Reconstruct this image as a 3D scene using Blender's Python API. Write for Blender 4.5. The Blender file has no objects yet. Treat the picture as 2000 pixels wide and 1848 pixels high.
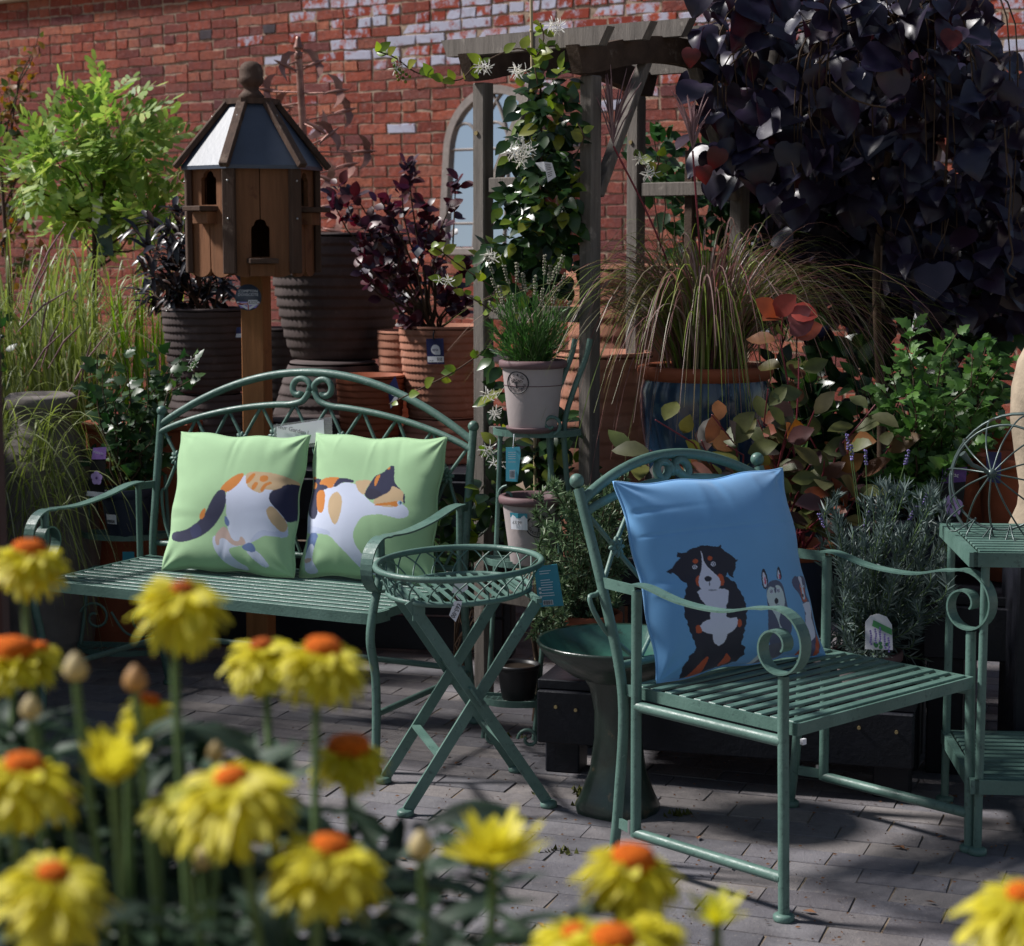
import bpy, bmesh, math, random
import numpy as np
from mathutils import Vector as V, Matrix as M, Quaternion
random.seed(7); rng = np.random.default_rng(7)
R = math.radians; PI = math.pi
sc = bpy.context.scene
col = sc.collection

# ---------------------------------------------------------------- camera
CAM_H = 1.45; FPX = 3800.0; PITCH = math.atan(464/3800)
cam = bpy.data.cameras.new('camera'); camo = bpy.data.objects.new('camera', cam)
col.objects.link(camo); sc.camera = camo
camo.location = (0, 0, CAM_H); camo.rotation_euler = (PI/2-PITCH, 0, 0)
cam.sensor_width = 36; cam.sensor_fit = 'HORIZONTAL'; cam.lens = 36*FPX/2000
cam.clip_start = .05; cam.clip_end = 500
cam.dof.use_dof = True; cam.dof.focus_distance = 4.85; cam.dof.aperture_fstop = 8.0
# ---------------------------------------------------------------- light
SUN_EL = R(45); SUN_TO = V((-.975, .22, 0)).normalized()
w = bpy.data.worlds.new('World'); sc.world = w; w.use_nodes = True
nt = w.node_tree; bg = nt.nodes['Background']
sky = nt.nodes.new('ShaderNodeTexSky'); sky.sky_type = 'NISHITA'; sky.sun_disc = False
sky.sun_elevation = SUN_EL; sky.dust_density = .3; sky.air_density = 1.0; sky.sun_rotation = math.atan2(SUN_TO.x, SUN_TO.y)
# thin broken cloud over the whole sky
tcw = nt.nodes.new('ShaderNodeTexCoord'); nzw = nt.nodes.new('ShaderNodeTexNoise'); nzw.inputs['Scale'].default_value = 2.6; nzw.inputs['Detail'].default_value = 7
crw = nt.nodes.new('ShaderNodeValToRGB'); crw.color_ramp.elements[0].position = .42; crw.color_ramp.elements[1].position = .66; crw.color_ramp.elements[1].color = (.75, .75, .75, 1)
mxw = nt.nodes.new('ShaderNodeMix'); mxw.data_type = 'RGBA'; mxw.inputs[7].default_value = (4.4, 4.6, 5.2, 1)
nt.links.new(tcw.outputs['Generated'], nzw.inputs['Vector']); nt.links.new(nzw.outputs[0], crw.inputs[0]); nt.links.new(crw.outputs[0], mxw.inputs[0])
nt.links.new(sky.outputs[0], mxw.inputs[6]); nt.links.new(mxw.outputs[2], bg.inputs[0]); bg.inputs[1].default_value = .05
sd = bpy.data.lights.new('sun', 'SUN'); so = bpy.data.objects.new('sun', sd); col.objects.link(so)
sd.energy = 4.6; sd.angle = R(8); sd.color = (1, .965, .93)
dirv = -(SUN_TO*math.cos(SUN_EL)+V((0, 0, math.sin(SUN_EL))))
so.rotation_euler = dirv.to_track_quat('-Z', 'Y').to_euler(); so.location = (-6, 4, 8)
vs = sc.view_settings; vs.view_transform = 'Standard'; vs.look = 'None'; vs.exposure = 0.38; vs.gamma = 1
vs.use_curve_mapping = False

# ---------------------------------------------------------------- measuring from the photograph (2000-px frame)
def ray(u, v):
    x = (u-1000)/FPX; y = (924-v)/FPX
    return V((x, math.cos(PITCH)+y*math.sin(PITCH), -math.sin(PITCH)+y*math.cos(PITCH)))
def G(u, v, z=0.0):
    d = ray(u, v); return V((0, 0, CAM_H))+d*((z-CAM_H)/d.z)
def P(u, v, Y):
    d = ray(u, v); return V((0, 0, CAM_H))+d*(Y/d.y)
def pix(p):
    c = math.cos(PITCH); s = math.sin(PITCH); dz = p[2]-CAM_H
    zz = p[1]*c-dz*s; yy = p[1]*s+dz*c
    return 1000+FPX*p[0]/zz, 924-FPX*yy/zz

# ---------------------------------------------------------------- materials
def S(r, g, b):
    f = lambda c: (c/255/12.92 if c/255 < .04045 else ((c/255+.055)/1.055)**2.4)
    return (f(r), f(g), f(b), 1)
def L(r, g, b): return (r, g, b, 1)
MATS = {}
def newmat(name):
    m = bpy.data.materials.new(name); m.use_nodes = True; MATS[name] = m
    return m, m.node_tree, m.node_tree.nodes['Principled BSDF']
def mixcol(t, a, b, fac, mode='MIX'):
    n = t.nodes.new('ShaderNodeMix'); n.data_type = 'RGBA'; n.blend_type = mode
    for sock, val in ((n.inputs[0], fac), (n.inputs[6], a), (n.inputs[7], b)):
        if hasattr(val, 'is_linked') or isinstance(val, bpy.types.NodeSocket): t.links.new(val, sock)
        else: sock.default_value = val
    return n.outputs[2]
def noise(t, scale, detail=4, rough=.6, coord='Object', stretch=None):
    tc = t.nodes.new('ShaderNodeTexCoord'); n = t.nodes.new('ShaderNodeTexNoise')
    src = t.nodes.new('ShaderNodeNewGeometry').outputs['Position'] if coord == 'World' else tc.outputs[coord]
    if stretch:
        mp = t.nodes.new('ShaderNodeMapping'); mp.inputs['Scale'].default_value = stretch
        t.links.new(src, mp.inputs[0]); src = mp.outputs[0]
    t.links.new(src, n.inputs['Vector'])
    n.inputs['Scale'].default_value = scale; n.inputs['Detail'].default_value = detail; n.inputs['Roughness'].default_value = rough
    return n.outputs[0]
def ramp(t, src, stops, interp='LINEAR'):
    n = t.nodes.new('ShaderNodeValToRGB'); cr = n.color_ramp; cr.interpolation = interp
    while len(cr.elements) < len(stops): cr.elements.new(.5)
    for e, (p, c) in zip(cr.elements, stops): e.position = p; e.color = c if len(c) == 4 else (*c, 1)
    t.links.new(src, n.inputs[0]); return n.outputs[0]
def bump(t, b, src, strength, dist=.01):
    n = t.nodes.new('ShaderNodeBump'); n.inputs['Strength'].default_value = strength; n.inputs['Distance'].default_value = dist
    t.links.new(src, n.inputs['Height']); t.links.new(n.outputs[0], b.inputs['Normal'])
def rnd(t):
    oi = t.nodes.new('ShaderNodeObjectInfo'); ge = t.nodes.new('ShaderNodeNewGeometry')
    a = t.nodes.new('ShaderNodeMath'); a.operation = 'ADD'
    t.links.new(oi.outputs['Random'], a.inputs[0]); t.links.new(ge.outputs['Random Per Island'], a.inputs[1])
    fr = t.nodes.new('ShaderNodeMath'); fr.operation = 'FRACT'; t.links.new(a.outputs[0], fr.inputs[0])
    return fr.outputs[0]
def mul(c, k): return (min(1, c[0]*k), min(1, c[1]*k), min(1, c[2]*k), 1)
def mat(name, c, rough=.6, var=.18, scale=14, bmp=0, bscale=60, spec=.4, metal=0, worn=None, wscale=25, wcut=.62, coat=0, stretch=None):
    m, t, b = newmat(name)
    n = noise(t, scale, stretch=stretch)
    out = mixcol(t, mul(c, 1-var), mul(c, 1+var), ramp(t, n, [(.3, (0, 0, 0)), (.7, (1, 1, 1))]))
    if worn:
        w2 = noise(t, wscale, 8, .7)
        out = mixcol(t, out, worn, ramp(t, w2, [(wcut, (0, 0, 0)), (wcut+.07, (1, 1, 1))]))
    t.links.new(out, b.inputs['Base Color'])
    b.inputs['Roughness'].default_value = rough; b.inputs['Specular IOR Level'].default_value = spec; b.inputs['Metallic'].default_value = metal
    b.inputs['Coat Weight'].default_value = coat; b.inputs['Coat Roughness'].default_value = .08
    if bmp: bump(t, b, noise(t, bscale, 6, stretch=stretch), bmp, .004)
    return m
def leafmat(name, cols, rough=.45, trans=.35, tcol=None, spec=.5):
    m, t, b = newmat(name)
    k = len(cols)
    c = ramp(t, rnd(t), [(i/(k-1) if k > 1 else 0, x) for i, x in enumerate(cols)])
    c = mixcol(t, c, L(.0, .0, .0), ramp(t, noise(t, 30, 3, .6, 'World'), [(.35, (.25, .25, .25)), (.65, (0, 0, 0))]))
    t.links.new(c, b.inputs['Base Color']); b.inputs['Roughness'].default_value = rough; b.inputs['Specular IOR Level'].default_value = spec
    tr = t.nodes.new('ShaderNodeBsdfTranslucent')
    if tcol: tr.inputs[0].default_value = tcol
    else:
        hs = t.nodes.new('ShaderNodeHueSaturation'); hs.inputs['Value'].default_value = 1.5; hs.inputs['Saturation'].default_value = 1.1
        t.links.new(c, hs.inputs['Color']); t.links.new(hs.outputs[0], tr.inputs[0])
    mx = t.nodes.new('ShaderNodeMixShader'); mx.inputs[0].default_value = trans
    t.links.new(b.outputs[0], mx.inputs[1]); t.links.new(tr.outputs[0], mx.inputs[2])
    t.links.new(mx.outputs[0], t.nodes['Material Output'].inputs[0])
    return m

m, t, b = newmat('green_paint')
c = mixcol(t, L(.070, .140, .116), L(.112, .202, .170), ramp(t, noise(t, 7, 5, .6, 'World'), [(.35, (0, 0, 0)), (.65, (1, 1, 1))]))
c = mixcol(t, c, L(.045, .085, .075), ramp(t, noise(t, 55, 8, .72, 'World'), [(.56, (0, 0, 0)), (.66, (.8, .8, .8))]))
c = mixcol(t, c, L(.035, .030, .024), ramp(t, noise(t, 120, 6, .7, 'World'), [(.66, (0, 0, 0)), (.70, (.9, .9, .9))]))
c = mixcol(t, c, L(.26, .33, .30), ramp(t, noise(t, 26, 8, .75, 'World'), [(.64, (0, 0, 0)), (.72, (.6, .6, .6))]))
t.links.new(c, b.inputs['Base Color']); b.inputs['Specular IOR Level'].default_value = .5
t.links.new(ramp(t, noise(t, 30, 6, .6, 'World'), [(.3, (.34, .34, .34)), (.7, (.58, .58, .58))]), b.inputs['Roughness']); bump(t, b, noise(t, 140, 5, .6, 'World'), .3, .003)
mat('black_paint', L(.007, .008, .014), .55, .3, 8, .4, 60, .35, 0, L(.16, .16, .18), 60, .74)
mat('dark_pot', L(.085, .064, .062), .75, .25, 10, .3, 50, .25, 0, L(.13, .10, .095), 9, .6)
mat('terracotta', L(.40, .18, .12), .8, .18, 9, .3, 60, .2, 0, L(.50, .27, .20), 6, .58)
mat('terracotta_plain', L(.30, .085, .04), .7, .15, 9, .2, 60, .3)
mat('mauve_pot', L(.40, .34, .335), .6, .08, 8, .15, 90, .3)
mat('mauve_rim', L(.155, .092, .098), .6, .1, 8, .15, 90, .3)
mat('navy_plastic', L(.022, .03, .055), .5, .15, 8, 0, 60, .4)
mat('black_plastic', L(.012, .012, .014), .45, .15, 8, 0, 60, .4)
mat('blue_glaze', L(.02, .05, .10), .16, .35, 7, .12, 30, .6, 0, L(.055, .12, .17), 5, .6, .4)
mat('green_glaze', L(.012, .026, .018), .34, .4, 9, .35, 40, .55, 0, L(.075, .06, .035), 16, .6, .25)
mat('green_glaze_in', L(.032, .105, .08), .3, .35, 12, .2, 40, .55, 0, L(.03, .05, .04), 22, .6, .3)
mat('pergola_wood', L(.17, .15, .135), .85, .28, 5, .6, 40, .2, 0, L(.27, .24, .215), 12, .6, 0, (14, 14, 1))
mat('pergola_dark', L(.075, .05, .038), .85, .3, 5, .6, 40, .2, 0, L(.15, .12, .10), 12, .62, 0, (3, 3, 3))
mat('dove_plank', L(.20, .088, .042), .7, .22, 4, .5, 30, .25, 0, L(.13, .05, .025), 9, .6, 0, (12, 12, 1))
mat('dove_trim', L(.088, .052, .037), .75, .3, 5, .6, 30, .25, 0, L(.17, .12, .09), 12, .6, 0, (12, 12, 1))
mat('dove_post', L(.30, .125, .045), .7, .2, 4, .4, 30, .25, 0, L(.24, .095, .035), 8, .62, 0, (12, 12, 1))
mat('slate', L(.05, .066, .10), .40, .15, 12, .08, 60, .6)
mat('hole_dark', L(.008, .006, .005), .9, .1)
mat('copper', L(.30, .15, .125), .45, .35, 15, .2, 60, .5, .45, L(.42, .25, .20), 18, .55)
mat('steel', L(.45, .45, .45), .35, .1, 10, 0, 60, .5, .8)
mat('brass', L(.45, .35, .18), .35, .1, 10, 0, 60, .5, .8)
mat('soil', L(.02, .014, .01), .95, .5, 60, 1, 80, .1)
mat('white_card', L(.72, .73, .78), .5, .04, 5)
mat('teal_card', L(.05, .27, .36), .45, .15, 5)
mat('purple_card', L(.11, .05, .21), .45, .1, 5)
mat('purple_bright', L(.30, .17, .48), .45, .1, 5)
mat('navy_card', L(.018, .022, .10), .4, .08, 5)
mat('print_black', L(.012, .012, .016), .5, .05, 5)
mat('print_grey', L(.2, .2, .22), .5, .05, 5)
mat('print_white', L(.78, .78, .82), .5, .05, 5)
mat('print_green', L(.09, .32, .12), .5, .1, 5)
mat('print_red', L(.5, .03, .04), .5, .1, 5)
mat('print_violet', L(.33, .25, .62), .5, .15, 30)
mat('print_petal', L(.50, .36, .72), .5, .15, 30)
mat('mirror_frame', L(.24, .205, .19), .6, .2, 20, .3, 60, .3, 0, L(.36, .32, .30), 20, .6)
mat('stone_urn', L(.36, .29, .215), .85, .3, 9, .8, 40, .2)
mat('dull_urn', L(.18, .16, .15), .85, .2, 8, .4, 60, .2)
mat('rust_post', L(.045, .012, .010), .6, .2, 8)
mat('stem_green', L(.09, .15, .05), .6, .2, 20)
mat('stem_brown', L(.075, .048, .032), .8, .3, 30, .5, 80, .2)
mat('stem_red', L(.20, .03, .045), .5, .2, 20)
mat('cane', L(.45, .36, .22), .6, .15, 20)
mat('wood_planter', L(.14, .09, .06), .8, .3, 6, .5, 40, .2)
m, t, b = newmat('mirror_glass'); b.inputs['Metallic'].default_value = 1; b.inputs['Roughness'].default_value = .015
b.inputs['Base Color'].default_value = L(.92, .93, .94)
m, t, b = newmat('clear_plastic'); b.inputs['Roughness'].default_value = .12; b.inputs['Alpha'].default_value = .14
b.inputs['Base Color'].default_value = L(.9, .92, .95)

# ---------------------------------------------------------------- mesh builder
class MB:
    def __init__(s): s.v = []; s.f = []; s.mi = []; s.sm = []; s.cur = 0
    def add(s, vs, fs, smooth=False):
        o = len(s.v); s.v.extend([V(x) for x in vs])
        for f in fs: s.f.append([i+o for i in f]); s.mi.append(s.cur); s.sm.append(smooth)
        return s
    def box(s, c, size, rot=None, ch=0):
        hx, hy, hz = [a/2 for a in size]; c = V(c)
        if ch <= 0:
            vs = [V((x*hx, y*hy, z*hz)) for x in (-1, 1) for y in (-1, 1) for z in (-1, 1)]
            fs = [(0, 1, 3, 2), (4, 6, 7, 5), (0, 4, 5, 1), (2, 3, 7, 6), (0, 2, 6, 4), (1, 5, 7, 3)]
        else:
            bm = bmesh.new(); bmesh.ops.create_cube(bm, size=1)
            for q in bm.verts: q.co = V((q.co.x*size[0], q.co.y*size[1], q.co.z*size[2]))
            bmesh.ops.bevel(bm, geom=list(bm.edges), offset=ch, segments=1, affect='EDGES')
            bm.verts.index_update()
            vs = [q.co.copy() for q in bm.verts]; fs = [[q.index for q in f.verts] for f in bm.faces]; bm.free()
        if rot: vs = [rot @ q for q in vs]
        return s.add([q+c for q in vs], fs)
    def beam(s, p0, p1, w, h, up=(0, 0, 1), ch=0):
        p0 = V(p0); p1 = V(p1); d = (p1-p0); ln = d.length; d.normalize(); up = V(up)
        x = d.cross(up)
        if x.length < 1e-4: x = d.cross(V((1, 0, 0)))
        x.normalize(); z = x.cross(d).normalized()
        rot = M((x, d, z)).transposed()
        return s.box((p0+p1)/2, (w, ln, h), rot, ch)
    def tube(s, pts, r, n=8, closed=False, caps=True, flat=None):
        pts = [V(p) for p in pts]; k = len(pts)
        rr = r if isinstance(r, (list, tuple)) else [r]*k
        tg = []
        for i in range(k):
            a = pts[(i-1) % k] if (closed or i > 0) else pts[i]; b_ = pts[(i+1) % k] if (closed or i < k-1) else pts[i]
            d = b_-a; tg.append(d.normalized() if d.length > 1e-9 else V((0, 0, 1)))
        nrm = tg[0].orthogonal().normalized(); rows = []
        for i in range(k):
            nrm = (nrm-tg[i]*nrm.dot(tg[i]))
            if nrm.length < 1e-6: nrm = tg[i].orthogonal()
            nrm.normalize(); bn = tg[i].cross(nrm)
            rows.append([pts[i]+(nrm*math.cos(2*PI*j/n)+bn*math.sin(2*PI*j/n))*rr[i] for j in range(n)])
        vs = [q for r_ in rows for q in r_]; fs = []
        for i in range(k if closed else k-1):
            i2 = (i+1) % k
            for j in range(n): fs.append((i*n+j, i*n+(j+1) % n, i2*n+(j+1) % n, i2*n+j))
        s.add(vs, fs, True)
        if caps and not closed:
            s.add(rows[0], [tuple(range(n))[::-1]]); s.add(rows[-1], [tuple(range(n))])
        return s
    def strap(s, pts, side, w, th):          # flat bar: width along 'side', thickness across the path
        pts = [V(p) for p in pts]; side = V(side).normalized(); k = len(pts); rows = []
        for i in range(k):
            d = (pts[min(i+1, k-1)]-pts[max(i-1, 0)]).normalized(); n = d.cross(side).normalized()
            rows.append([pts[i]+side*w/2+n*th/2, pts[i]-side*w/2+n*th/2, pts[i]-side*w/2-n*th/2, pts[i]+side*w/2-n*th/2])
        vs = [q for r_ in rows for q in r_]; fs = []
        for i in range(k-1):
            for j in range(4): fs.append((i*4+j, i*4+(j+1) % 4, i*4+4+(j+1) % 4, i*4+4+j))
        fs += [(3, 2, 1, 0), tuple(4*(k-1)+j for j in range(4))]
        return s.add(vs, fs)
    def lathe(s, prof, n=32, c=(0, 0, 0), smooth=True, sq=None):
        c = V(c); vs = []; fs = []; k = len(prof)
        for r, z in prof:
            for j in range(n):
                a = 2*PI*j/n; vs.append(c+V((r*math.cos(a), r*math.sin(a), z)))
        for i in range(k-1):
            for j in range(n): fs.append((i*n+j, i*n+(j+1) % n, (i+1)*n+(j+1) % n, (i+1)*n+j))
        return s.add(vs, fs, smooth)
    def disc(s, c, r, n=24, z=0, ax=None):
        c = V(c); vs = [V((r*math.cos(2*PI*j/n), r*math.sin(2*PI*j/n), z)) for j in range(n)]
        if ax: vs = [ax @ q for q in vs]
        return s.add([c+q for q in vs], [tuple(range(n))])
    def sphere(s, c, r, n=10, sc_=(1, 1, 1)):
        prof = [(r*math.sin(PI*i/n), -r*math.cos(PI*i/n)) for i in range(n+1)]
        o = len(s.v); s.lathe(prof, n+2)
        for i in range(o, len(s.v)): q = s.v[i]; s.v[i] = V((q.x*sc_[0], q.y*sc_[1], q.z*sc_[2]))+V(c)
        return s
    def prism(s, poly, th, mtx):             # poly in xy, extruded z 0..th, placed with mtx
        n = len(poly); a = [mtx @ V((x, y, 0)) for x, y in poly]; b_ = [mtx @ V((x, y, th)) for x, y in poly]
        return s.add(a+b_, [tuple(range(n))[::-1], tuple(range(n, 2*n))]+[(i, (i+1) % n, n+(i+1) % n, n+i) for i in range(n)])
    def mesh(s, name, mats):
        me = bpy.data.meshes.new(name); me.from_pydata([tuple(q) for q in s.v], [], s.f)
        for m_ in mats: me.materials.append(MATS[m_] if isinstance(m_, str) else m_)
        me.polygons.foreach_set('material_index', s.mi); me.polygons.foreach_set('use_smooth', s.sm)
        me.update(); return me
def link(name, me, parent=None):
    o = bpy.data.objects.new(name, me); col.objects.link(o)
    if parent: o.parent = parent
    return o
def tag(o, label=None, cat=None, group=None, kind=None):
    if label: o['label'] = label
    if cat: o['category'] = cat
    if group: o['group'] = group
    if kind: o['kind'] = kind
    return o
class T:                                     # a thing: an Empty at its base that parents its parts
    def __init__(s, name, label=None, cat=None, loc=(0, 0, 0), rz=0, group=None, kind=None):
        s.o = link(name, None); s.o.empty_display_size = .1
        s.o.location = loc; s.o.rotation_euler = (0, 0, rz); tag(s.o, label, cat, group, kind)
        s.m = M.Translation(V(loc)) @ M.Rotation(rz, 4, 'Z'); s.inv = s.m.inverted(); s.r3 = s.inv.to_3x3()
    def part(s, name, mb, mats, parent=None, world=False, label=None, kind=None):
        if isinstance(mats, str): mats = [mats]
        if world: mb.v = [s.inv @ q for q in mb.v]
        return tag(link(name, mb.mesh(name, mats), parent or s.o), label, kind=kind)
    def inst(s, name, me, mtx, parent=None, world=False):
        o = link(name, me, parent or s.o); o.matrix_local = (s.inv @ mtx) if world else mtx; return o
def frame(x, y, z, o):                       # matrix from axes and origin
    m_ = M((V(x), V(y), V(z))).transposed().to_4x4(); m_.translation = V(o); return m_
def smooth_path(pts, n=6):                   # Catmull-Rom
    pts = [V(p) for p in pts]; out = []; k = len(pts)
    for i in range(k-1):
        p0 = pts[max(i-1, 0)]; p1 = pts[i]; p2 = pts[i+1]; p3 = pts[min(i+2, k-1)]
        for j in range(n):
            t_ = j/n
            out.append(.5*((2*p1)+(p2-p0)*t_+(2*p0-5*p1+4*p2-p3)*t_**2+(3*p1-p0-3*p2+p3)*t_**3))
    out.append(pts[-1]); return out
TEXTS = []
def text(parent_thing, body, size, mtx, m_, parent=None, world=False, name='lettering', sx=1.0):
    cu = bpy.data.curves.new(name, 'FONT'); cu.body = body; cu.size = size; cu.align_x = 'CENTER'; cu.align_y = 'CENTER'
    cu.extrude = .0003; cu.resolution_u = 2
    o = bpy.data.objects.new(name+'_src', cu); col.objects.link(o)
    TEXTS.append((o, parent_thing, mtx @ M.Diagonal((sx, 1, 1, 1)), m_, parent, world, name))
def flush_text():
    dg = bpy.context.evaluated_depsgraph_get()
    for o, th, mtx, m_, parent, world, name in TEXTS:
        me = bpy.data.meshes.new_from_object(o.evaluated_get(dg)); me.materials.clear(); me.materials.append(MATS[m_])
        th.inst(name, me, mtx, parent, world)
    for o, *_ in TEXTS:
        cu = o.data; bpy.data.objects.remove(o); bpy.data.curves.remove(cu)
# ================================================================ brick wall
WA = R(-37.8); W0 = V((.80, 11.3, 0))
m, t, b = newmat('brick'); rn = rnd(t)
c = ramp(t, rn, [(0, S(112, 54, 46)), (.2, S(156, 80, 62)), (.4, S(136, 70, 60)), (.55, S(168, 92, 72)), (.7, S(112, 64, 64)), (.85, S(176, 108, 84)), (1, S(130, 62, 52))])
c = mixcol(t, c, S(92, 52, 50), ramp(t, noise(t, 22, 6, .65, 'World'), [(.5, (0, 0, 0)), (.72, (.75, .75, .75))]))
c = mixcol(t, c, S(172, 150, 148), ramp(t, noise(t, 30, 9, .78, 'World'), [(.54, (0, 0, 0)), (.70, (.6, .6, .6))]))
c = mixcol(t, c, S(96, 62, 66), ramp(t, noise(t, 1.1, 4, .6, 'World'), [(.42, (0, 0, 0)), (.68, (.55, .55, .55))]))
t.links.new(c, b.inputs['Base Color']); b.inputs['Roughness'].default_value = .9; b.inputs['Specular IOR Level'].default_value = .2
bump(t, b, noise(t, 45, 8, .75, 'World'), 1.0, .010)
m, t, b = newmat('brick_limewash'); rn = rnd(t)
base = ramp(t, rn, [(0, S(125, 50, 40)), (.5, S(165, 80, 58)), (1, S(110, 48, 44))])
n1 = noise(t, 15, 9, .74, 'World')
ad = t.nodes.new('ShaderNodeMath'); ad.operation = 'MULTIPLY_ADD'; t.links.new(rn, ad.inputs[0]); ad.inputs[1].default_value = .24; t.links.new(n1, ad.inputs[2])
c = mixcol(t, base, S(176, 180, 200), ramp(t, ad.outputs[0], [(.54, (0, 0, 0)), (.66, (.92, .92, .92))]))
t.links.new(c, b.inputs['Base Color']); b.inputs['Roughness'].default_value = .9; b.inputs['Specular IOR Level'].default_value = .2
bump(t, b, n1, .7, .005)
mat('brick_blue', S(74, 66, 72), .85, .3, 20, .6, 60, .2)
mat('mortar', S(158, 138, 122), .95, .35, 18, 1, 40, .1, 0, S(64, 52, 46), 22, .56)
mat('coping', S(176, 168, 156), .9, .15, 8, .5, 30, .2)
WT = T('brick_wall', 'weathered red brick garden wall with flaking white limewash behind the pots', 'wall', W0, WA)
def brick_mb(w_, h_, mi, dep=.05, rg=random):
    mb = MB(); mb.cur = mi
    hw, hh = w_/2, h_/2; j = lambda a: rg.uniform(-a, a)
    ring = [(-hw, -hh), (-hw*.3, -hh), (hw*.35, -hh), (hw, -hh), (hw, hh), (hw*.3, hh), (-hw*.35, hh), (-hw, hh)]
    ring = [(x+j(.006), z+j(.0045)) for x, z in ring]
    pr = rg.uniform(.002, .011); tl = j(.003)
    fr = [V((x*.965, -pr+tl*x/hw+j(.0012), z*.90)) for x, z in ring]
    md = [V((x, -pr+.006, z)) for x, z in ring]; bk = [V((x, dep, z)) for x, z in ring]
    fs = [tuple(range(8))]+[(i, 8+i, 8+(i+1) % 8, (i+1) % 8) for i in range(8)]+[(8+i, 16+i, 16+(i+1) % 8, 8+(i+1) % 8) for i in range(8)]
    mb.add(fr+md+bk, fs); return mb
LS, LH, CH_ = .243, .1215, .0675
VAR = {}
for kind, ww in (('s', LS-.011), ('h', LH-.011)):
    for mi, mn in enumerate(('brick', 'brick_limewash', 'brick_blue')):
        VAR[kind, mi] = [brick_mb(ww, CH_-.0105, mi) for _ in range(10)]
bricks = []
for rrow in range(47):
    z = (rrow+.5)*CH_; head = rrow % 4 == 1; step = LH if head else LS
    s0 = -7.6+(.06 if head else (LS/2 if rrow % 2 else 0))
    for i in range(int(10.9/step)):
        sx = s0+i*step; wp = WT.m @ V((sx, 0, z)); u, v = pix(wp)
        pw = max(0, min(1, (u-480)/380))*max(0, min(1, (205-v)/130))*.92+(.05 if v < 330 and u > 500 else 0)+(.5 if u > 1850 and v < 130 else 0)
        q = random.random()
        mi = 1 if q < pw else (2 if random.random() < .025 else 0)
        bricks.append((sx, z, 'h' if head else 's', mi, u, v, wp.y))
vis = [k_ for k_ in bricks if (10 < k_[4] < 1340 or 1920 < k_[4] < 2000) and 0 < k_[5] < 330 and not (330 < k_[4] < 620 and k_[5] > 180)]
vis.sort(key=lambda k_: (k_[6]+(3 if k_[2] == 'h' else 0)))
own = set(id(k_) for k_ in vis[:300])
mesh_cache = {k_: [mb.mesh('brick', ['brick', 'brick_limewash', 'brick_blue']) for mb in l_] for k_, l_ in VAR.items()}
rest = MB()
for k_ in bricks:
    jz = random.uniform(-.0035, .0035)+.006*math.sin(k_[0]*2.3+k_[1]); a = random.uniform(-.018, .018)
    if id(k_) in own:
        WT.inst('brick', random.choice(mesh_cache[k_[2], k_[3]]), M.Translation((k_[0], 0, k_[1]+jz)) @ M.Rotation(a, 4, 'Y'))
    else:
        src = random.choice(VAR[k_[2], k_[3]]); rest.cur = k_[3]; o_ = V((k_[0], 0, k_[1]+jz))
        rest.add([q+o_ for q in src.v], src.f)
WT.part('brickwork', rest, ['brick', 'brick_limewash', 'brick_blue'], kind='stuff')
WT.part('mortar_bed', MB().box((-2.2, .19, 1.585), (11.2, .38, 3.17)), 'mortar')
cp = MB()
for i in range(14): cp.box((-7.4+.8*i, .17, 3.215), (.79, .52, .085), None, .01)
WT.part('coping', cp, 'coping')

# ================================================================ ground and paving
m, t, b = newmat('sand'); c = mixcol(t, S(150, 132, 112), S(92, 80, 68), noise(t, 9, 6))
c = mixcol(t, c, S(58, 60, 40), ramp(t, noise(t, 3.5, 5), [(.52, (0, 0, 0)), (.68, (.8, .8, .8))]))
t.links.new(c, b.inputs['Base Color']); b.inputs['Roughness'].default_value = .95; bump(t, b, noise(t, 180, 4), .7, .004)
m, t, b = newmat('paver'); rn = rnd(t)
c = ramp(t, rn, [(0, S(104, 103, 108)), (.3, S(126, 123, 126)), (.5, S(112, 110, 116)), (.75, S(134, 128, 126)), (1, S(100, 97, 102))])
c = mixcol(t, c, S(74, 70, 74), ramp(t, noise(t, 9, 8, .7, 'World'), [(.5, (0, 0, 0)), (.75, (.7, .7, .7))]))
c = mixcol(t, c, S(62, 58, 62), ramp(t, noise(t, 2.2, 6, .65, 'World'), [(.46, (0, 0, 0)), (.68, (.7, .7, .7))]))
c = mixcol(t, c, S(176, 162, 146), ramp(t, noise(t, 55, 6, .75, 'World'), [(.58, (0, 0, 0)), (.75, (.5, .5, .5))]))
t.links.new(c, b.inputs['Base Color']); b.inputs['Roughness'].default_value = .85; b.inputs['Specular IOR Level'].default_value = .3
bump(t, b, noise(t, 120, 6, .7, 'World'), .8, .004)
gr = link('ground', MB().add([(-70, -60, -.0032), (70, -60, -.0032), (70, 90, -.0032), (-70, 90, -.0032)], [(0, 1, 2, 3)]).mesh('ground', ['sand']))
tag(gr, 'sandy ground between and around the paving blocks', 'ground', kind='structure')
PV = T('paving', 'grey block paving laid in staggered rows with sandy joints', 'paving', (0, 4.8, 0), R(-20), kind='structure')
def paver_mb(rg=random):
    mb = MB(); hw, hh = .0986, .0486; j = lambda a: rg.uniform(-a, a)
    ring = [(-hw, -hh), (0, -hh), (hw, -hh), (hw, hh), (0, hh), (-hw, hh)]; ring = [(x+j(.0022), y+j(.002)) for x, y in ring]
    zt = j(.0015)
    top = [V((x*.986, y*.972, zt+j(.0008))) for x, y in ring]; md = [V((x, y, -.0028)) for x, y in ring]; bt = [V((x, y, -.03)) for x, y in ring]
    mb.add(top+md+bt, [tuple(range(6))]+[(i, 6+i, 6+(i+1) % 6, (i+1) % 6) for i in range(6)]+[(6+i, 12+i, 12+(i+1) % 6, 6+(i+1) % 6) for i in range(6)]); return mb
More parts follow.
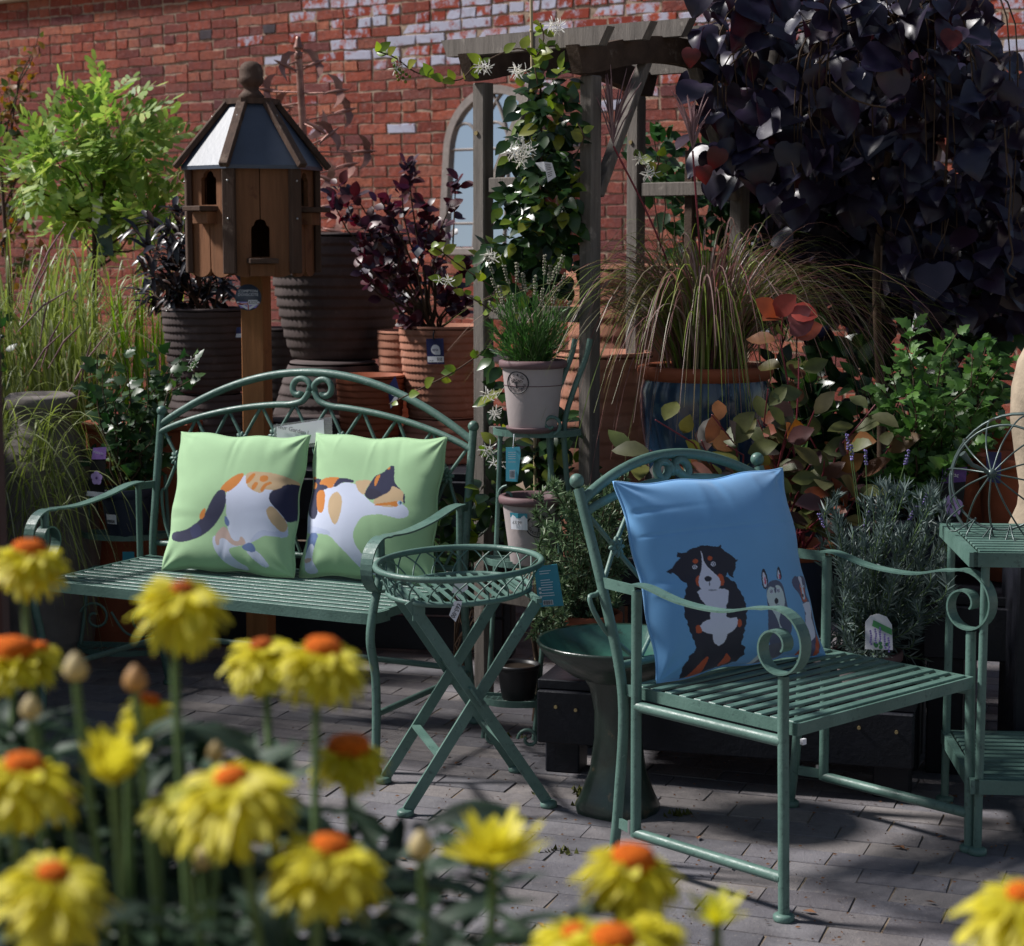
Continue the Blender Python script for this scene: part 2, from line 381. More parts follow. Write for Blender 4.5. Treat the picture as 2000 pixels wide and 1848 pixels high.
pvar = [paver_mb() for _ in range(10)]; pm = [q.mesh('paver', ['paver']) for q in pvar]
plist = []
for r_ in range(-32, 36):
    for i in range(-24, 24):
        p = V((i*.2+(r_ % 2)*.1+((r_*37) % 7)*.006, r_*.1, 0)); wp = PV.m @ p
        if not (-4.2 < wp.x < 4.2 and 2.2 < wp.y < 8.2): continue
        u, v = pix(wp); inn = -60 < u < 2060 and 1330 < v < 1900
        plist.append((p, wp.y if inn else 99))
plist.sort(key=lambda q: q[1]); prest = MB()
for n_, (p, y_) in enumerate(plist):
    rt = M.Translation(p) @ M.Rotation(random.uniform(-.012, .012), 4, 'Z')
    if n_ < 300 and y_ < 90: PV.inst('paver', random.choice(pm), rt)
    else: src = random.choice(pvar); prest.add([rt @ q for q in src.v], src.f)
PV.part('paving_blocks', prest, 'paver', kind='stuff')
# moss, dry debris and tiny weeds in the joints
mat('moss', S(86, 88, 46), .95, .4, 60, 1, 90, .1); mat('litter', S(120, 84, 58), .9, .4, 40)
db = MB(); U_ = random.uniform
for k_ in range(900):
    u = random.uniform(560, 1990); v = random.uniform(1400, 1848); p = G(u, v); s_ = random.uniform(.002, .007)
    a = random.uniform(0, PI); dx = V((math.cos(a), math.sin(a), 0)); dy = V((-dx.y, dx.x, 0))
    db.add([p+dx*s_+V((0, 0, .003)), p+dy*s_*.4+V((0, 0, .005)), p-dx*s_+V((0, 0, .003)), p-dy*s_*.4+V((0, 0, .002))], [(0, 1, 2, 3)])
for k_ in range(34):
    p = G(U_(560, 1990), U_(1400, 1840)); a = U_(0, 6.28); dx = V((math.cos(a), math.sin(a), 0))*U_(.008, .017); dy = V((-dx.y, dx.x, 0))*.45; h_ = V((0, 0, .004))
    db.add([p-dx+h_, p-dy+h_*1.6, p+dx+h_*1.2, p+dy+h_*2.2], [(0, 1, 2, 3)])
o = link('leaf_litter', db.mesh('leaf_litter', ['litter'])); tag(o, 'crumbs of dry leaf litter scattered over the paving', 'debris', kind='stuff')
ms = MB()
for (u, v, n_, sp) in ((1155, 1550, 60, .05), (1132, 1573, 14, .02), (1060, 1555, 20, .03), (1330, 1592, 22, .04), (1095, 1665, 16, .05), (1440, 1470, 10, .04), (1000, 1440, 20, .06)):
    for _ in range(n_):
        p = G(u, v)+V((random.gauss(0, sp*.5), random.gauss(0, sp*.35), 0)); h_ = random.uniform(.004, .02); a = random.uniform(0, 6.3)
        d = V((math.cos(a), math.sin(a), 0))*.006
        ms.add([p-d, p+d, p+V((d.y, -d.x, 0))*1.4+V((0, 0, h_))], [(0, 1, 2)])
o = link('moss_tufts', ms.mesh('moss_tufts', ['moss'])); tag(o, 'small tufts of moss and weed growing in the paving joints', 'moss', kind='stuff')
GP = 'green_paint'
def rosette(mb, c, r, nrm):
    c = V(c); nrm = V(nrm).normalized(); a = nrm.orthogonal().normalized(); b_ = nrm.cross(a)
    for k_ in range(8):
        t_ = 2*PI*k_/8; d = a*math.cos(t_)+b_*math.sin(t_)
        o = len(mb.v); mb.sphere((0, 0, 0), 1, 6)
        for i in range(o, len(mb.v)):
            q = mb.v[i]; mb.v[i] = c+d*r*.55+d*q.x*r*.48+nrm.cross(d)*q.y*r*.26+nrm*q.z*r*.24
    mb.sphere(c+nrm*r*.15, r*.26, 6)
def volute(c, ax, ay, r0, r1, a0, a1, n=22):  # spiral from radius r0 at a0 to r1 at a1 in plane ax, ay
    c = V(c); ax = V(ax); ay = V(ay); out = []
    for i in range(n+1):
        f_ = i/n; a = a0+(a1-a0)*f_; r_ = r0+(r1-r0)*f_
        out.append(c+ax*r_*math.cos(a)+ay*r_*math.sin(a))
    return out
def foot_disc(mb, p, r=.017): mb.lathe([(0, 0), (r, 0), (r*1.05, .004), (r*1.05, .012), (r*.8, .016), (0, .018)], 14, p)

def seat_back(th, hw, zb, yb, ztop, yt, arch_h, nodes, seat_z, rt, scroll, slim):
    """posts, double arch, scrolls, zig-zag and rosettes. y at height z interpolates yb..yt"""
    Y = lambda z: yb+(yt-yb)*(z-zb)/(ztop-zb)
    # top arch
    n = 28; a1 = []; a2 = []
    for i in range(n+1):
        x = -hw+2*hw*i/n; f_ = 1-(x/hw)**2
        z = ztop-.03+arch_h*f_**1.0; a1.append((x, Y(z), z))
    th.part('top_arch', MB().tube(a1, rt*1.15, 10), GP)
    a2z = lambda x: ztop-.055+arch_h*.60*(1-(x/hw)**2)**.9
    xs = .038
    for sgn in (-1, 1):
        pts = []
        for i in range(16):
            x = sgn*(hw+( scroll*1.75-hw)*i/15); pts.append(V((x, Y(a2z(x)), a2z(x))))
        # rise into the volute that curls outwards below the top arch
        zc = ztop-.03+arch_h-scroll*1.25; e = pts[-1]
        tail = [V((sgn*scroll*.75, 0, e.z+.012)), V((sgn*.010, 0, e.z+scroll*.95)), V((sgn*.012, 0, zc-scroll*.1))]
        vo = volute((sgn*scroll*1.05, 0, zc), (sgn, 0, 0), (0, 0, 1), scroll*1.0, scroll*.22, PI*.98, -PI*.80, 22)
        pp = smooth_path(pts[-3:]+tail, 5)+vo[1:]
        pp = pts[:-3]+pp; pp = [V((q.x, Y(q.z)-.004, q.z)) for q in pp]
        th.part('scroll', MB().tube(pp, rt*.95, 9), GP)
    # zig-zag and rosettes
    stp = 2*(hw-.075)/(nodes-1); rx = [-(hw-.075)+stp*i for i in range(nodes)]
    rz = lambda x: a2z(x)-.115+.02*(1-(x/hw)**2)
    bar = slim
    for i, x in enumerate(rx):
        c = V((x, Y(rz(x)), rz(x))); mb = MB(); rosette(mb, c+V((0, -.008, 0)), .026, (0, -1, .12)); th.part('rosette', mb, GP)
        for sgn in (-1, 1):
            xa = x+sgn*stp/2
            if abs(xa) > hw: xa = sgn*hw*.985
            za = a2z(xa) if abs(xa) < hw*.97 else ztop-.05
            th.part('lattice_bar', MB().tube([c, (xa, Y(za), za)], bar, 6), GP)
            xb = x+sgn*stp*.46; z2 = seat_z+.10
            pth = smooth_path([c, (x+sgn*stp*.30, Y(rz(x)-.09), rz(x)-.09), (xb, Y((rz(x)+z2)/2), (rz(x)+z2)/2), (x+sgn*stp*.34, Y(z2+.03), z2+.03), (x+sgn*.01, Y(z2-.04), z2-.04)], 5)
            th.part('lattice_bar', MB().tube(pth, bar, 6), GP)
    th.part('back_rail', MB().tube([(-hw, Y(seat_z+.05), seat_z+.05), (hw, Y(seat_z+.05), seat_z+.05)], rt*.9, 8), GP)
    return Y

# ---------------------------------------------------------------- bench
BL_, BA = V((-.765, 5.655, 0)), R(-27)
BN = T('garden_bench', 'green metal two-seat garden bench with arched back and scroll arms', 'bench', BL_, BA)
HW = .565; SZ = .425
for sx in (-1, 1):
    x = sx*HW
    mb = MB().tube(smooth_path([(x, .335, .012), (x, .30, .15), (x, .265, .42), (x, .285, .62), (x, .325, .88)], 6), .0125, 10)
    mb.sphere((x, .327, .893), .017, 8); leg = BN.part('back_leg', mb, GP)
    mb = MB(); foot_disc(mb, (x, .337, 0), .02); BN.part('foot', mb, GP, leg)
    xf = sx*.578
    mb = MB().tube(smooth_path([(xf, -.275, .012), (xf, -.262, .10), (xf, -.262, .26), (xf, -.288, .37), (xf, -.268, .46), (xf, -.235, .54), (xf, -.232, .64)], 6), .0125, 10)
    leg = BN.part('front_leg', mb, GP); mb = MB(); foot_disc(mb, (xf, -.275, 0), .02); BN.part('foot', mb, GP, leg)
    # flat arm with scroll
    pts = smooth_path([(xf, .225, .675), (xf, .16, .672), (xf, .04, .650), (xf, -.09, .638), (xf, -.20, .642)], 6)
    vo = volute((xf, -.232, .556), (0, 1, 0), (0, 0, 1), .088, .017, R(72), R(72+500), 44)
    BN.part('armrest', MB().strap(pts[:-1]+vo, (1, 0, 0), .036, .005), GP)
    BN.part('arm_post', MB().tube([(xf, .215, .672), (xf, .215, SZ)], .010, 8), GP)
    BN.part('arm_bracket', MB().beam((xf, .22, .662), (x, .30, .662), .008, .022), GP)
    BN.part('side_stretcher', MB().tube([(xf, -.262, .16), (x, .30, .16)], .0095, 8), GP)
    BN.part('seat_side', MB().beam((xf-sx*.012, -.255, SZ), (x, .262, SZ), .012, .026), GP)
BN.part('back_stretcher', MB().tube([(-HW, .30, .17), (HW, .30, .17)], .0095, 8), GP)
fr = smooth_path([(-.585, -.20, 0), (-.578, -.255, 0), (-.545, -.278, 0), (-.3, -.28, 0), (.3, -.28, 0), (.545, -.278, 0), (.578, -.255, 0), (.585, -.20, 0)], 5)
BN.part('seat_front', MB().strap([q+V((0, 0, SZ)) for q in fr], (0, 0, 1), .03, .006), GP)
sl = MB().box((0, 0, 0), (1.13, .024, .006), None, .0015).mesh('seat_slat', [GP])
for i in range(12): BN.inst('seat_slat', sl, M.Translation((0, -.25+i*.0445, SZ+.009)))
seat_back(BN, HW, SZ, .265, .88, .325, .183, 9, SZ, .0105, .043, .0055)

# ---------------------------------------------------------------- chair
CL_, CA = V((.653, 4.429, 0)), R(43)
CN = T('garden_chair', 'green metal garden armchair with slatted seat and scroll arms', 'chair', CL_, CA)
HW = .325; SZ = .415
for sx in (-1, 1):
    x = sx*HW
    mb = MB().tube(smooth_path([(x, .262, .012), (x, .245, .16), (x, .235, .40), (x, .295, .62), (x, .382, .865)], 6), .0122, 12)
    mb.sphere((x, .388, .883), .0175, 10); leg = CN.part('back_leg', mb, GP)
    mb = MB(); foot_disc(mb, (x, .262, 0), .022); CN.part('foot', mb, GP, leg)
    xf = sx*.345
    leg = CN.part('front_leg', MB().tube([(xf, -.262, .012), (xf, -.252, .41), (xf, -.250, .53)], .0122, 12), GP)
    mb = MB(); foot_disc(mb, (xf, -.262, 0), .022); CN.part('foot', mb, GP, leg)
    CN.part('arm_post', MB().tube([(xf, .175, .655), (xf, .172, .085)], .0122, 12), GP)
    CN.part('side_stretcher', MB().tube([(xf, .172, .092), (xf, -.255, .092)], .0125, 12), GP)
    CN.part('stretcher_bracket', MB().beam((xf, .178, .098), (x, .252, .098), .006, .024), GP)
    CN.part('bolt', MB().tube([(xf, .19, .088), (xf, .19, .118)], .006, 8), 'steel')
    pts = smooth_path([(xf, .185, .668), (xf, .14, .668), (xf, .04, .648), (xf, -.08, .645), (xf, -.165, .664), (xf, -.205, .668)], 6)
    vo = volute((xf, -.238, .592), (0, 1, 0), (0, 0, 1), .084, .017, R(66), R(66+500), 44)
    CN.part('armrest', MB().strap(pts[:-1]+vo, (1, 0, 0), .034, .0045), GP)
    CN.part('arm_bracket', MB().beam((xf, .18, .655), (x, .305, .655), .005, .024), GP)
    CN.part('seat_side_tube', MB().tube([(xf, .172, SZ-.026), (xf, -.25, SZ-.026)], .0125, 12), GP)
    CN.part('seat_side', MB().beam((sx*.322, .225, SZ-.001), (sx*.322, -.268, SZ-.001), .006, .027), GP)
CN.part('seat_front', MB().beam((-.325, -.271, SZ-.001), (.325, -.271, SZ-.001), .006, .027), GP)
CN.part('seat_back_rail', MB().tube([(-HW, .228, SZ-.002), (HW, .228, SZ-.002)], .010, 10), GP)
sl = MB().box((0, 0, 0), (.636, .022, .006), None, .0015).mesh('seat_slat', [GP])
for i in range(11): CN.inst('seat_slat', sl, M.Translation((0, -.246+i*.0435, SZ+.011)))
seat_back(CN, HW, SZ, .24, .865, .382, .085, 3, SZ, .0112, .034, .006)
mb = MB()
for i in range(3): mb.box((-.29+i*.0, -.262, SZ-.03-.004*i), (.012, .008, .004))
CN.part('weld_mark', mb, 'white_card')

# ---------------------------------------------------------------- oval folding tray table
TL_, TA = V((-.128, 4.953, 0)), R(14)
TB = T('folding_tray_table', 'green metal folding side table with oval wire-rimmed tray and crossed legs', 'table', TL_, TA)
ea, eb, eang = .262, .206, R(70-14)
def ell(a, b_, t_, z): 
    x = a*math.cos(t_); y = b_*math.sin(t_)
    return V((x*math.cos(eang)-y*math.sin(eang)-.008, x*math.sin(eang)+y*math.cos(eang)+.0, z))
ZR, ZT = .612, .545
rim = TB.part('tray_rim', MB().tube([ell(ea, eb, 2*PI*i/48, ZR) for i in range(48)], .0085, 8, True), GP)
TB.part('tray_base_ring', MB().tube([ell(ea-.032, eb-.032, 2*PI*i/48, ZT) for i in range(48)], .0075, 8, True), GP)
for i in range(20):
    t0 = 2*PI*i/20
    for sgn in (-1, 1):
        pp = []
        for k_ in range(7):
            f_ = k_/6; tt = t0+sgn*2*PI/20*.80*math.sin(f_*PI/2); pp.append(ell(ea-.032*(1-f_)**.8, eb-.032*(1-f_)**.8, t0+sgn*2*PI/20*.85*(1-f_**1.7), ZT+(ZR-ZT)*f_))
        TB.part('wire_hoop', MB().tube(pp, .0022, 5), 'green_paint')
for i in range(15):                                     # tray slats run front to back
    x = -.212+i*.0303
    ts = [j*2*PI/360 for j in range(360)]; ys = []
    for j in range(360):
        p = ell(ea-.032, eb-.032, ts[j], ZT); q = ell(ea-.032, eb-.032, ts[(j+1) % 360], ZT)
        if (p.x-x)*(q.x-x) <= 0 and p.x != q.x: ys.append(p.y+(q.y-p.y)*(x-p.x)/(q.x-p.x))
    if len(ys) >= 2: TB.part('tray_slat', MB().beam((x, min(ys), ZT+.001), (x, max(ys), ZT+.001), .009, .005), GP)
for y, off in ((-.155, 0), (.155, 0)):                    # left-leaning frame
    leg = TB.part('leg', MB().beam((-.178, y, .014), (.158, y, .53), .028, .009, (0, 1, 0)), GP)
    mb = MB(); foot_disc(mb, (-.183, y, 0), .021); TB.part('foot', mb, GP, leg)
for y in (-.168, .172):
    leg = TB.part('leg', MB().beam((.182, y, .014), (-.172, y, .55), .028, .009, (0, 1, 0)), GP)
    mb = MB(); foot_disc(mb, (.187, y, 0), .021); TB.part('foot', mb, GP, leg)
    TB.part('hinge_plate', MB().beam((.012, y-.007, .272), (-.022, y-.007, .325), .006, .034, (0, 1, 0)), GP)
    TB.part('bolt', MB().tube([(.0, y-.015, .292), (.0, y+.03, .292)], .006, 8), GP)
for xz in ((-.09, .15), (.10, .15)):
    TB.part('leg_brace', MB().beam((xz[0]-.005, -.15, xz[1]), (xz[0]-.005, .15, xz[1]), .022, .007), GP)
for sx in (-1, 1):
    TB.part('tray_support', MB().beam((sx*.16, -.17, .536), (sx*.16, .17, .536), .014, .012), GP)
TB.part('tray_clip', MB().beam((-.150, -.172, .50), (-.148, -.172, .545), .03, .006, (0, 1, 0)), GP)
# folded paper price tag on the rim and card tag on the right
PT = T('price_tag', 'folded white paper price tag tied to the tray table rim', 'price tag', TB.m @ ell(ea-.03, eb-.03, R(262), ZT+.02))
mb = MB(); c0 = P(890, 1196, 4.73)
qd = lambda pts, Y: [P(u, v, Y) for u, v in pts]
PT.part('upper_fold', MB().add(qd([(890, 1133), (908, 1138), (912, 1128), (914, 1150), (900, 1160), (882, 1158)], 4.725), [(0, 1, 2, 3, 4, 5)]), 'white_card', world=True)
PT.part('string_loop', MB().tube([P(888, 1156, 4.728), P(892, 1166, 4.726), P(898, 1172, 4.725)], .0015, 5), 'white_card', world=True)
fl = PT.part('lower_flap', MB().add(qd([(887, 1174), (903, 1174), (898, 1196), (890, 1215), (877, 1202)], 4.722), [(0, 1, 2, 3, 4)]), 'white_card', world=True)
xa = (P(878, 1203, 4.72)-P(893, 1176, 4.72)).normalized()
text(PT, '£65-00', .016, frame(xa, V((0, -1, 0)).cross(xa)*1.0, V((0, -1, 0)), P(890.5, 1193, 4.7205)), 'print_black', fl, True, sx=.85)
CT = T('card_tag', 'teal card tag with barcode hanging from the tray table rim', 'tag', P(1072, 1183, 4.99))
ctc = [P(1043, 1107, 5.0), P(1088, 1102, 5.0), P(1101, 1183, 5.0), P(1052, 1186, 5.0)]
mb = MB().add(ctc+[q+V((0, .003, 0)) for q in ctc], [(3, 2, 1, 0), (4, 5, 6, 7), (0, 1, 5, 4), (1, 2, 6, 5), (2, 3, 7, 6), (3, 0, 4, 7)])
ctag = CT.part('card', mb, 'teal_card', world=True)
def bilin(q, s_, t_): return q[0]*(1-s_)*(1-t_)+q[1]*s_*(1-t_)+q[2]*s_*t_+q[3]*(1-s_)*t_
def on_card(q, s0, s1, t0, t1, d=.0012):
    return [bilin(q, s0, t0)+V((0, -d, 0)), bilin(q, s1, t0)+V((0, -d, 0)), bilin(q, s1, t1)+V((0, -d, 0)), bilin(q, s0, t1)+V((0, -d, 0))]
def barcode(q, s0, s1, t0, t1, d=.0024, n=15):
    mb = MB(); s_ = s0
    for i in range(n):
        w_ = (s1-s0)/n; mb.add(on_card(q, s0+i*w_, s0+i*w_+w_*random.choice((.35, .5, .75)), t0, t1, d), [(0, 1, 2, 3)])
    return mb
def print_lines(q, s0, s1, ts, h_, d=.0018):
    mb = MB()
    for t_ in ts: mb.add(on_card(q, s0, s0+(s1-s0)*random.uniform(.7, 1), t_, t_+h_, d), [(0, 1, 2, 3)])
    return mb
CT.part('barcode_patch', MB().add(on_card(ctc, .2, .6, .84, .96, .0012), [(0, 1, 2, 3)]), 'white_card', ctag, True)
CT.part('barcode', barcode(ctc, .22, .58, .85, .95), 'print_black', ctag, True)
CT.part('small_print', print_lines(ctc, .2, .75, [.12, .18, .34, .40, .46, .52, .58, .66, .72], .018), 'white_card', ctag, True)
mb = MB()
for k_ in range(3): mb.disc(bilin(ctc, .14, .55+.1*k_)+V((0, -.0018, 0)), .0035, 12, 0, M.Rotation(PI/2, 3, 'X'))
CT.part('care_symbol', mb, 'white_card', ctag, True)

# ---------------------------------------------------------------- cushions with printed animals
def homog(src):                                            # px quad TL,TR,BR,BL -> u,v in 0..1 (v down)
    dst = [(0, 0), (1, 0), (1, 1), (0, 1)]; A = []; B = []
    for (x, y), (u, v) in zip(src, dst):
        A += [[x, y, 1, 0, 0, 0, -u*x, -u*y], [0, 0, 0, x, y, 1, -v*x, -v*y]]; B += [u, v]
    h_ = np.linalg.solve(np.array(A, float), np.array(B, float)); return np.append(h_, 1).reshape(3, 3)
def chaikin(p, n=2):
    p = np.array(p, float)
    for _ in range(n):
        q = np.roll(p, -1, 0); p = np.stack([p*.75+q*.25, p*.25+q*.75], 1).reshape(-1, 2)
    return p
def inpoly(poly, X, Y):
    ins = np.zeros(X.shape, bool); x0, y0 = poly[-1]
    for x1, y1 in poly:
        c_ = ((y1 > Y) != (y0 > Y)) & (X < (x0-x1)*(Y-y1)/((y0-y1) if y0 != y1 else 1e-9)+x1); ins ^= c_; x0, y0 = x1, y1
    return ins
def circ(x, y, rx, ry=None, a=0, n=16):
    ry = ry or rx; return [(x+rx*math.cos(t_)*math.cos(a)-ry*math.sin(t_)*math.sin(a), y+rx*math.cos(t_)*math.sin(a)+ry*math.sin(t_)*math.cos(a)) for t_ in [2*PI*i/n for i in range(n)]]
def fabric(name, bgc, sheen=.2, rough=.85):
    m, t, b = newmat(name); at = t.nodes.new('ShaderNodeAttribute'); at.attribute_name = 'print'
    c = mixcol(t, at.outputs['Color'], L(0, 0, 0), ramp(t, noise(t, 7, 5), [(.3, (.10, .10, .10)), (.7, (0, 0, 0))]))
    t.links.new(c, b.inputs['Base Color']); b.inputs['Roughness'].default_value = rough; b.inputs['Sheen Weight'].default_value = sheen
    wv = t.nodes.new('ShaderNodeTexWave'); wv.inputs['Scale'].default_value = 260; wv.inputs['Distortion'].default_value = 2.5
    tc = t.nodes.new('ShaderNodeTexCoord'); t.links.new(tc.outputs['Object'], wv.inputs['Vector'])
    bump(t, b, wv.outputs[0], .12, .002)
def cushion(name, label, wid, hgt, thick, org, ang, tilt, quad, polys, bgc, matn, seed, group=None, jag=None, N=210):
    th = T(name, label, 'cushion', org, ang, group); H = homog(quad); rg = np.random.default_rng(seed)
    g = np.linspace(0, 1, N); U, Vv = np.meshgrid(g, g)     # Vv down
    a = 2*U-1; b_ = 1-2*Vv
    prof = np.clip((1-np.abs(a)**2.6), 0, 1)**.55*np.clip((1-np.abs(b_)**2.6), 0, 1)**.55
    # pinched sides: edges bow inward between the corners
    inx = 1-.055*(1-b_**2)*np.abs(a)**3; inz = 1-.05*(1-a**2)*np.abs(b_)**3
    wr = np.zeros_like(a)
    for k_ in range(26):                                    # puckers running in from the seams
        side = rg.integers(0, 4); c0 = rg.uniform(-.9, .9); wd = rg.uniform(.03, .09); ln = rg.uniform(.08, .3); am = rg.uniform(-.012, .010)*.5
        al, ac = ((a, b_), (a, -b_), (b_, a), (b_, -a))[side]
        wr += am*np.exp(-((al-c0-rg.uniform(-.2, .2)*(1-ac))/wd)**2)*np.exp(-(1-ac)/ln)*np.clip((1-ac)*14, 0, 1)
    for k_ in range(5):
        ph = rg.uniform(0, 6.28); th_ = rg.uniform(0, PI); fq = rg.uniform(3, 7)
        wr += .0022*np.sin(fq*(a*math.cos(th_)+b_*math.sin(th_))+ph)
    for sx_, sy_ in ((1, 1), (1, -1), (-1, 1), (-1, -1)):
        dx_, dy_ = 1-sx_*a, 1-sy_*b_; rr_ = np.hypot(dx_, dy_); tt_ = np.arctan2(dy_, dx_+1e-6); ph = rg.uniform(0, 6)
        wr += .0055*np.sin(9*tt_+ph)*np.exp(-rr_/.28)*np.clip(rr_*5, 0, 1)
    if jag: wr -= .0016*np.exp(-((b_-jag[0]-jag[1]*a)/.018)**2)
    edge = .012*np.sin(9*b_+seed)*np.abs(a)**6*.6, .012*np.sin(8*a+seed*2)*np.abs(b_)**6*.6
    x = a*wid/2*inx+edge[0]*np.sign(a)*.5; z = b_*hgt/2*inz+edge[1]*.5
    cols = np.zeros((N, N, 3)); cols[:] = bgc[:3]
    hp = np.linalg.inv(H) @ np.stack([U.ravel(), Vv.ravel(), np.ones(N*N)]); PX = (hp[0]/hp[2]).reshape(N, N); PY = (hp[1]/hp[2]).reshape(N, N)
    for cc, pl, *sm in polys:
        pp = chaikin(pl, sm[0] if sm else 2); cols[inpoly(pp, PX, PY)] = cc[:3]
    ct, st = math.cos(tilt), math.sin(tilt)
    def place(x, y, z): zz = z+hgt/2; return x, y*ct+zz*st, zz*ct-y*st
    yf = -(prof*thick/2+wr*prof**.3+.003)
    yb = prof*thick/2*.8+.003
    vf = np.stack(place(x, yf, z), -1).reshape(-1, 3); Nb = N
    def gridfaces(n, off, flip):
        i = np.arange(n-1); I, J = np.meshgrid(i, i); k0 = (J*n+I).ravel()+off
        q = np.stack([k0, k0+n, k0+n+1, k0+1], -1) if not flip else np.stack([k0, k0+1, k0+n+1, k0+n], -1)
        return q
    def grid_obj(nm, v, flip, cl, parent):
        me = bpy.data.meshes.new(nm); fq = gridfaces(N, 0, flip)
        me.vertices.add(len(v)); me.vertices.foreach_set('co', v.ravel())
        me.loops.add(fq.size); me.loops.foreach_set('vertex_index', fq.ravel().astype(np.int32))
        me.polygons.add(len(fq)); me.polygons.foreach_set('loop_start', np.arange(0, fq.size, 4, dtype=np.int32))
        me.update(calc_edges=True); me.polygons.foreach_set('use_smooth', np.ones(len(fq), bool))
        ca = me.color_attributes.new('print', 'FLOAT_COLOR', 'POINT'); c4 = np.ones((len(v), 4)); c4[:, :3] = cl.reshape(-1, 3); ca.data.foreach_set('color', c4.ravel().astype(np.float32))
        me.materials.append(MATS[matn]); me.update(); return link(nm, me, parent)
    front = grid_obj('printed_front', vf, False, cols, th.o)
    vb = np.stack(place(x, yb, z), -1).reshape(-1, 3); cb = np.zeros((N, N, 3)); cb[:] = bgc[:3]
    grid_obj('back_panel', vb, True, cb, th.o)
    # piped seam
    per = [(i, 0) for i in range(0, N, 6)]+[(N-1, j) for j in range(0, N, 6)]+[(N-1-i, N-1) for i in range(0, N, 6)]+[(0, N-1-j) for j in range(0, N, 6)]
    pts = [V(place(x[j, i], 0, z[j, i])) for i, j in per]
    o_ = MB().tube(pts, .0035, 6, True); s_ = th.part('seam', o_, matn)
    ca = s_.data.color_attributes.new('print', 'FLOAT_COLOR', 'POINT'); c4 = np.ones((len(o_.v), 4)); c4[:, :3] = bgc[:3]; ca.data.foreach_set('color', c4.ravel().astype(np.float32))
    return th
NV = S(32, 36, 72); ORG = S(208, 128, 50); WHT = S(212, 220, 243); TAN = S(205, 176, 138); PNK = S(206, 178, 168); STL = S(104, 128, 178); LTB = S(196, 206, 234)
GRN = S(168, 206, 158)
fabric('linen_green', GRN); fabric('satin_blue', GRN, .3, .62)
catL = [(WHT, [(530, 460), (590, 425), (640, 335), (780, 350), (850, 430), (860, 560), (885, 640), (884, 724), (750, 705), (690, 742), (625, 772), (545, 775), (520, 640), (535, 540)], 1),
 (LTB, [(885, 660), (800, 690), (720, 668), (640, 760), (690, 742), (750, 705), (886, 724)], 2),
 (WHT, [(430, 715), (423, 765), (440, 825), (480, 895), (540, 942), (612, 945), (606, 912), (570, 898), (530, 850), (514, 800), (560, 785), (620, 772), (560, 730), (480, 715)], 2),
 (TAN, [(648, 335), (720, 322), (830, 334), (960, 378), (940, 400), (850, 425), (800, 437), (765, 428), (745, 458), (700, 447), (662, 420), (648, 380)], 2),
 (ORG, circ(676, 368, 40, 13, -.95)), (ORG, circ(752, 366, 26, 20, -.3)), (ORG, circ(702, 413, 28, 13, -1.1)), (ORG, [(738, 450), (735, 425), (765, 390), (795, 383), (800, 395), (770, 410), (752, 445)], 2),
 (ORG, [(497, 442), (530, 400), (580, 355), (642, 330), (627, 380), (590, 428), (536, 462)], 2),
 (NV, [(135, 705), (148, 742), (225, 760), (330, 737), (422, 682), (492, 602), (534, 530), (536, 455), (515, 440), (485, 448), (440, 512), (395, 590), (330, 645), (250, 685), (160, 688)], 2),
 (S(40, 46, 92), [(283, 668), (345, 632), (372, 705), (300, 742)], 1),
 (ORG, [(352, 607), (380, 560), (407, 548), (393, 600), (370, 622)], 2),
 (NV, [(800, 437), (850, 422), (872, 394), (935, 388), (1000, 390), (960, 560), (888, 640), (850, 572), (800, 522), (780, 480)], 2),
 (TAN, [(765, 560), (780, 535), (805, 530), (850, 578), (888, 640), (870, 684), (845, 684), (808, 650), (775, 605)], 2),
 (STL, [(510, 640), (518, 585), (545, 630), (532, 665)], 2), (STL, [(592, 780), (662, 748), (688, 800), (668, 820), (618, 808)], 2),
 (PNK, [(440, 715), (500, 652), (528, 680), (540, 728), (562, 752), (590, 748), (598, 712), (622, 738), (630, 765), (590, 778), (545, 778), (508, 732), (472, 730), (466, 778), (446, 778)], 2),
 (WHT, [(618, 808), (668, 820), (690, 800), (752, 888), (748, 908), (712, 908), (658, 862)], 2)]
